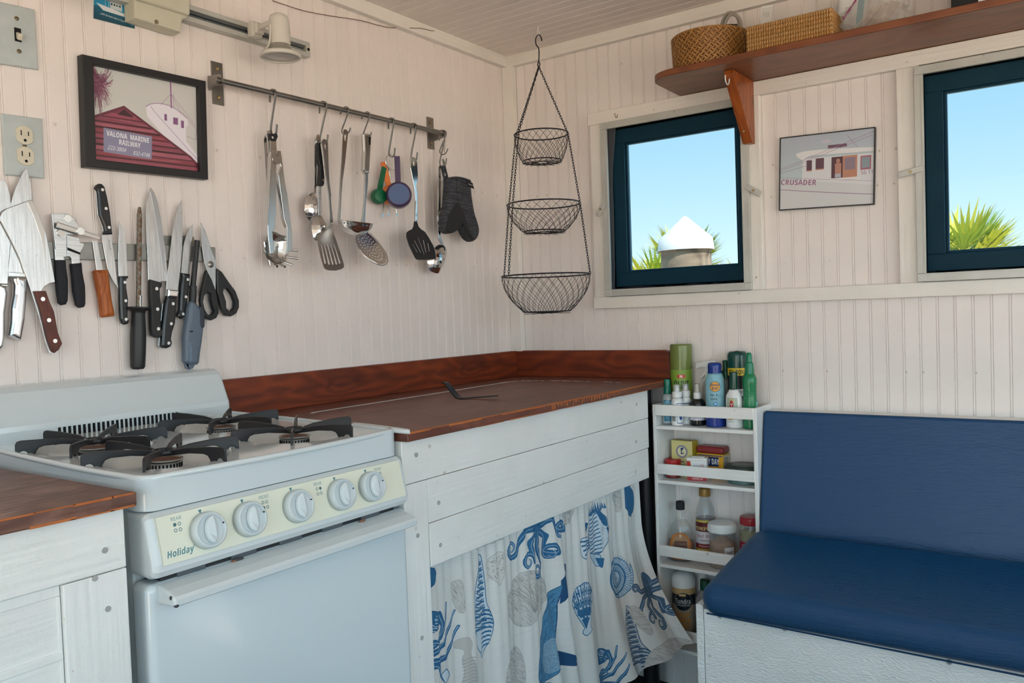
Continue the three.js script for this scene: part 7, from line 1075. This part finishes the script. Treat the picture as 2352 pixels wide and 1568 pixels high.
// ---------------------------------------------------------------- hanging wire basket
{
  const t = thing('hanging_basket', 'three-tier black wire basket hanging on chains from the ceiling', 'hanging basket', [0.268, 0, 0.203]), wm = std({ color: col(0.014, 0.012, 0.018), roughness: 0.45, metalness: 0.4 });
  part('top_hook', tube([[0.012, 1.992, -0.004], [0.006, 2.008, -0.005], [-0.002, 2.0135, -0.006], [-0.010, 2.004, -0.004], [-0.009, 1.985, -0.003], [0, 1.972, -0.002], [0.0005, 1.935, 0], [-0.004, 1.922, 0], [0.0005, 1.916, 0], [0.004, 1.922, 0], [0.0008, 1.933, 0]], 0.0018, 60, 7), wm, t);
  const tiers = [[1.712, 1.624, 0.082, 0.060], [1.5, 1.411, 0.112, 0.064], [1.283, 1.166, 0.136, 0.071]], ang = [2.85, 2.2, 4.9 + Math.PI / 2];
  const P = (k, r, y) => V(Math.cos([2.85, 1.95, 5.65][k]) * r, y, Math.sin([2.85, 1.95, 5.65][k]) * r); void ang;
  for (const [yt, yb, rt, rb] of tiers) {
    const b = new THREE.Group(); b.name = 'tier'; t.add(b); part('rim', new THREE.TorusGeometry(rt, 0.0021, 8, 64).rotateX(Math.PI / 2).translate(0, yt, 0), wm, b); part('base_ring', new THREE.TorusGeometry(rb, 0.0018, 8, 48).rotateX(Math.PI / 2).translate(0, yb + 0.006, 0), wm, b);
    const net = [], n = rt > 0.12 ? 30 : 24; for (let i = 0; i < n; i++) for (const s of [-1, 1]) { const q = []; for (let j = 0; j <= 9; j++) { const v = j / 9, a = ((i + s * v * 3.2) / n) * 6.2832, r = rb + (rt - rb) * (1 - Math.pow(v, 2.0)) , wob = Math.sin(j * 2.6 + i) * 0.0012; q.push(V(Math.cos(a) * (r + wob), yt - (yt - yb - 0.005) * v, Math.sin(a) * (r + wob))); } net.push(new THREE.TubeGeometry(new THREE.CatmullRomCurve3(q), 18, 0.00062, 4)); }
    for (let i = 0; i < 14; i++) { const a = (i / 14) * 6.2832; net.push(bar([Math.cos(a) * rb, yb + 0.005, Math.sin(a) * rb], [Math.cos(a + 2.6) * rb, yb, Math.sin(a + 2.6) * rb], 0.0008, 4)); }
    part('wire_netting', net, wm, b).userData.kind = 'stuff';
  }
  const link = new THREE.TorusGeometry(0.0027, 0.00085, 5, 10).scale(1, 1.9, 1);
  for (let k = 0; k < 3; k++) { const way = [V(0, 1.916, 0), P(k, 0.082, 1.712), P(k, 0.112, 1.5), P(k, 0.136, 1.283)], g = []; for (let s = 0; s < 3; s++) { const A = way[s], B = way[s + 1], L = A.distanceTo(B), n = Math.round(L / 0.0082), q = new THREE.Quaternion().setFromUnitVectors(V(0, 1, 0), B.clone().sub(A).normalize()); for (let i = 0; i < n; i++) { const c = A.clone().lerp(B, (i + 0.5) / n); g.push(link.clone().rotateY((i % 2) * 1.57 + 0.4).applyQuaternion(q).translate(c.x, c.y, c.z)); } } part('chain', g, wm, t).userData.kind = 'stuff'; }
}
// ---------------------------------------------------------------- outside: capped piling, palmettos, a distant tree
{
  const t = thing('capped_piling', 'wooden piling with a white cone cap outside the left window', 'piling', [-0.385, -1, -2.37]); const cp = std({ color: col(0.8, 0.8, 0.8), roughness: 0.6 });
  part('post', new THREE.CylinderGeometry(0.15, 0.155, 2.54, 28).translate(0, 1.27, 0), std({ map: woodMap([60, 52, 46], [150, 132, 112], [190, 172, 150], 171, 0.6, 2), roughness: 0.9 }), t);
  part('cone_cap', lathe([[0, 2.72], [0.012, 2.716], [0.160, 2.585], [0.170, 2.512], [0.164, 2.512], [0.152, 2.58], [0, 2.67]], 40), cp, t);
}
function palm(label, x, y, z, s, n, tone) {
  const t = thing('fan_palm', label, 'palm', [x, -1, z]); part('trunk', new THREE.CylinderGeometry(0.13 * s, 0.17 * s, y + 1, 12).translate(0, (y + 1) / 2, 0), std({ color: col(0.16, 0.12, 0.08), roughness: 0.95 }), t);
  const mats = [std({ color: col(0.17 * tone, 0.22 * tone, 0.06), roughness: 0.75 }), std({ color: col(0.30 * tone, 0.29 * tone, 0.10), roughness: 0.75 })];
  for (let i = 0; i < n; i++) { const a = rr(0, 6.28), e = rr(-0.5, 1.3), c = V(Math.cos(a) * Math.cos(e), Math.sin(e), Math.sin(a) * Math.cos(e)).multiplyScalar(0.45 * s), up = c.clone().normalize(), sd = V(-Math.sin(a), 0, Math.cos(a)), pos = [];
    for (let k = 0; k < 13; k++) { const q = -1.1 + (k / 12) * 2.2, d = up.clone().multiplyScalar(Math.cos(q)).add(sd.clone().multiplyScalar(Math.sin(q))), tip = c.clone().add(d.multiplyScalar(0.62 * s * rr(0.85, 1.1))).add(V(0, -0.08 * s * Math.abs(q), 0)), w = V(0, 1, 0).cross(tip.clone().sub(c)).normalize().multiplyScalar(0.03 * s), mid = c.clone().lerp(tip, 0.45); pos.push(...c.toArray(), ...mid.clone().add(w).toArray(), ...tip.toArray(), ...c.toArray(), ...tip.toArray(), ...mid.clone().sub(w).toArray()); }
    const g = new THREE.BufferGeometry(); g.setAttribute('position', new THREE.Float32BufferAttribute(pos, 3)); g.computeVertexNormals(); mats[i % 2].side = THREE.DoubleSide; part('frond', g.translate(0, y + 1, 0), mats[i % 2], t); }
}
palm('green fan palm left of the white cone cap', -2.45, 1.25, -6.3, 0.62, 44, 2.2); palm('tall fan palm crown behind the white cone cap', -3.0, 1.62, -8.3, 0.72, 54, 2.0); palm('yellow-green fan palm right of the white cone cap', -1.45, 1.12, -6.9, 0.66, 40, 2.4); palm('broad fan palm filling the foot of the right window', 0.42, 1.38, -7.6, 0.82, 66, 2.3); palm('smaller fan palm at the right edge of the right window', 1.75, 1.25, -9.2, 0.7, 44, 2.1);
scene.traverse((o) => { if (o.isMesh) o.castShadow = o.receiveShadow = true; });
renderer.render(scene, camera);
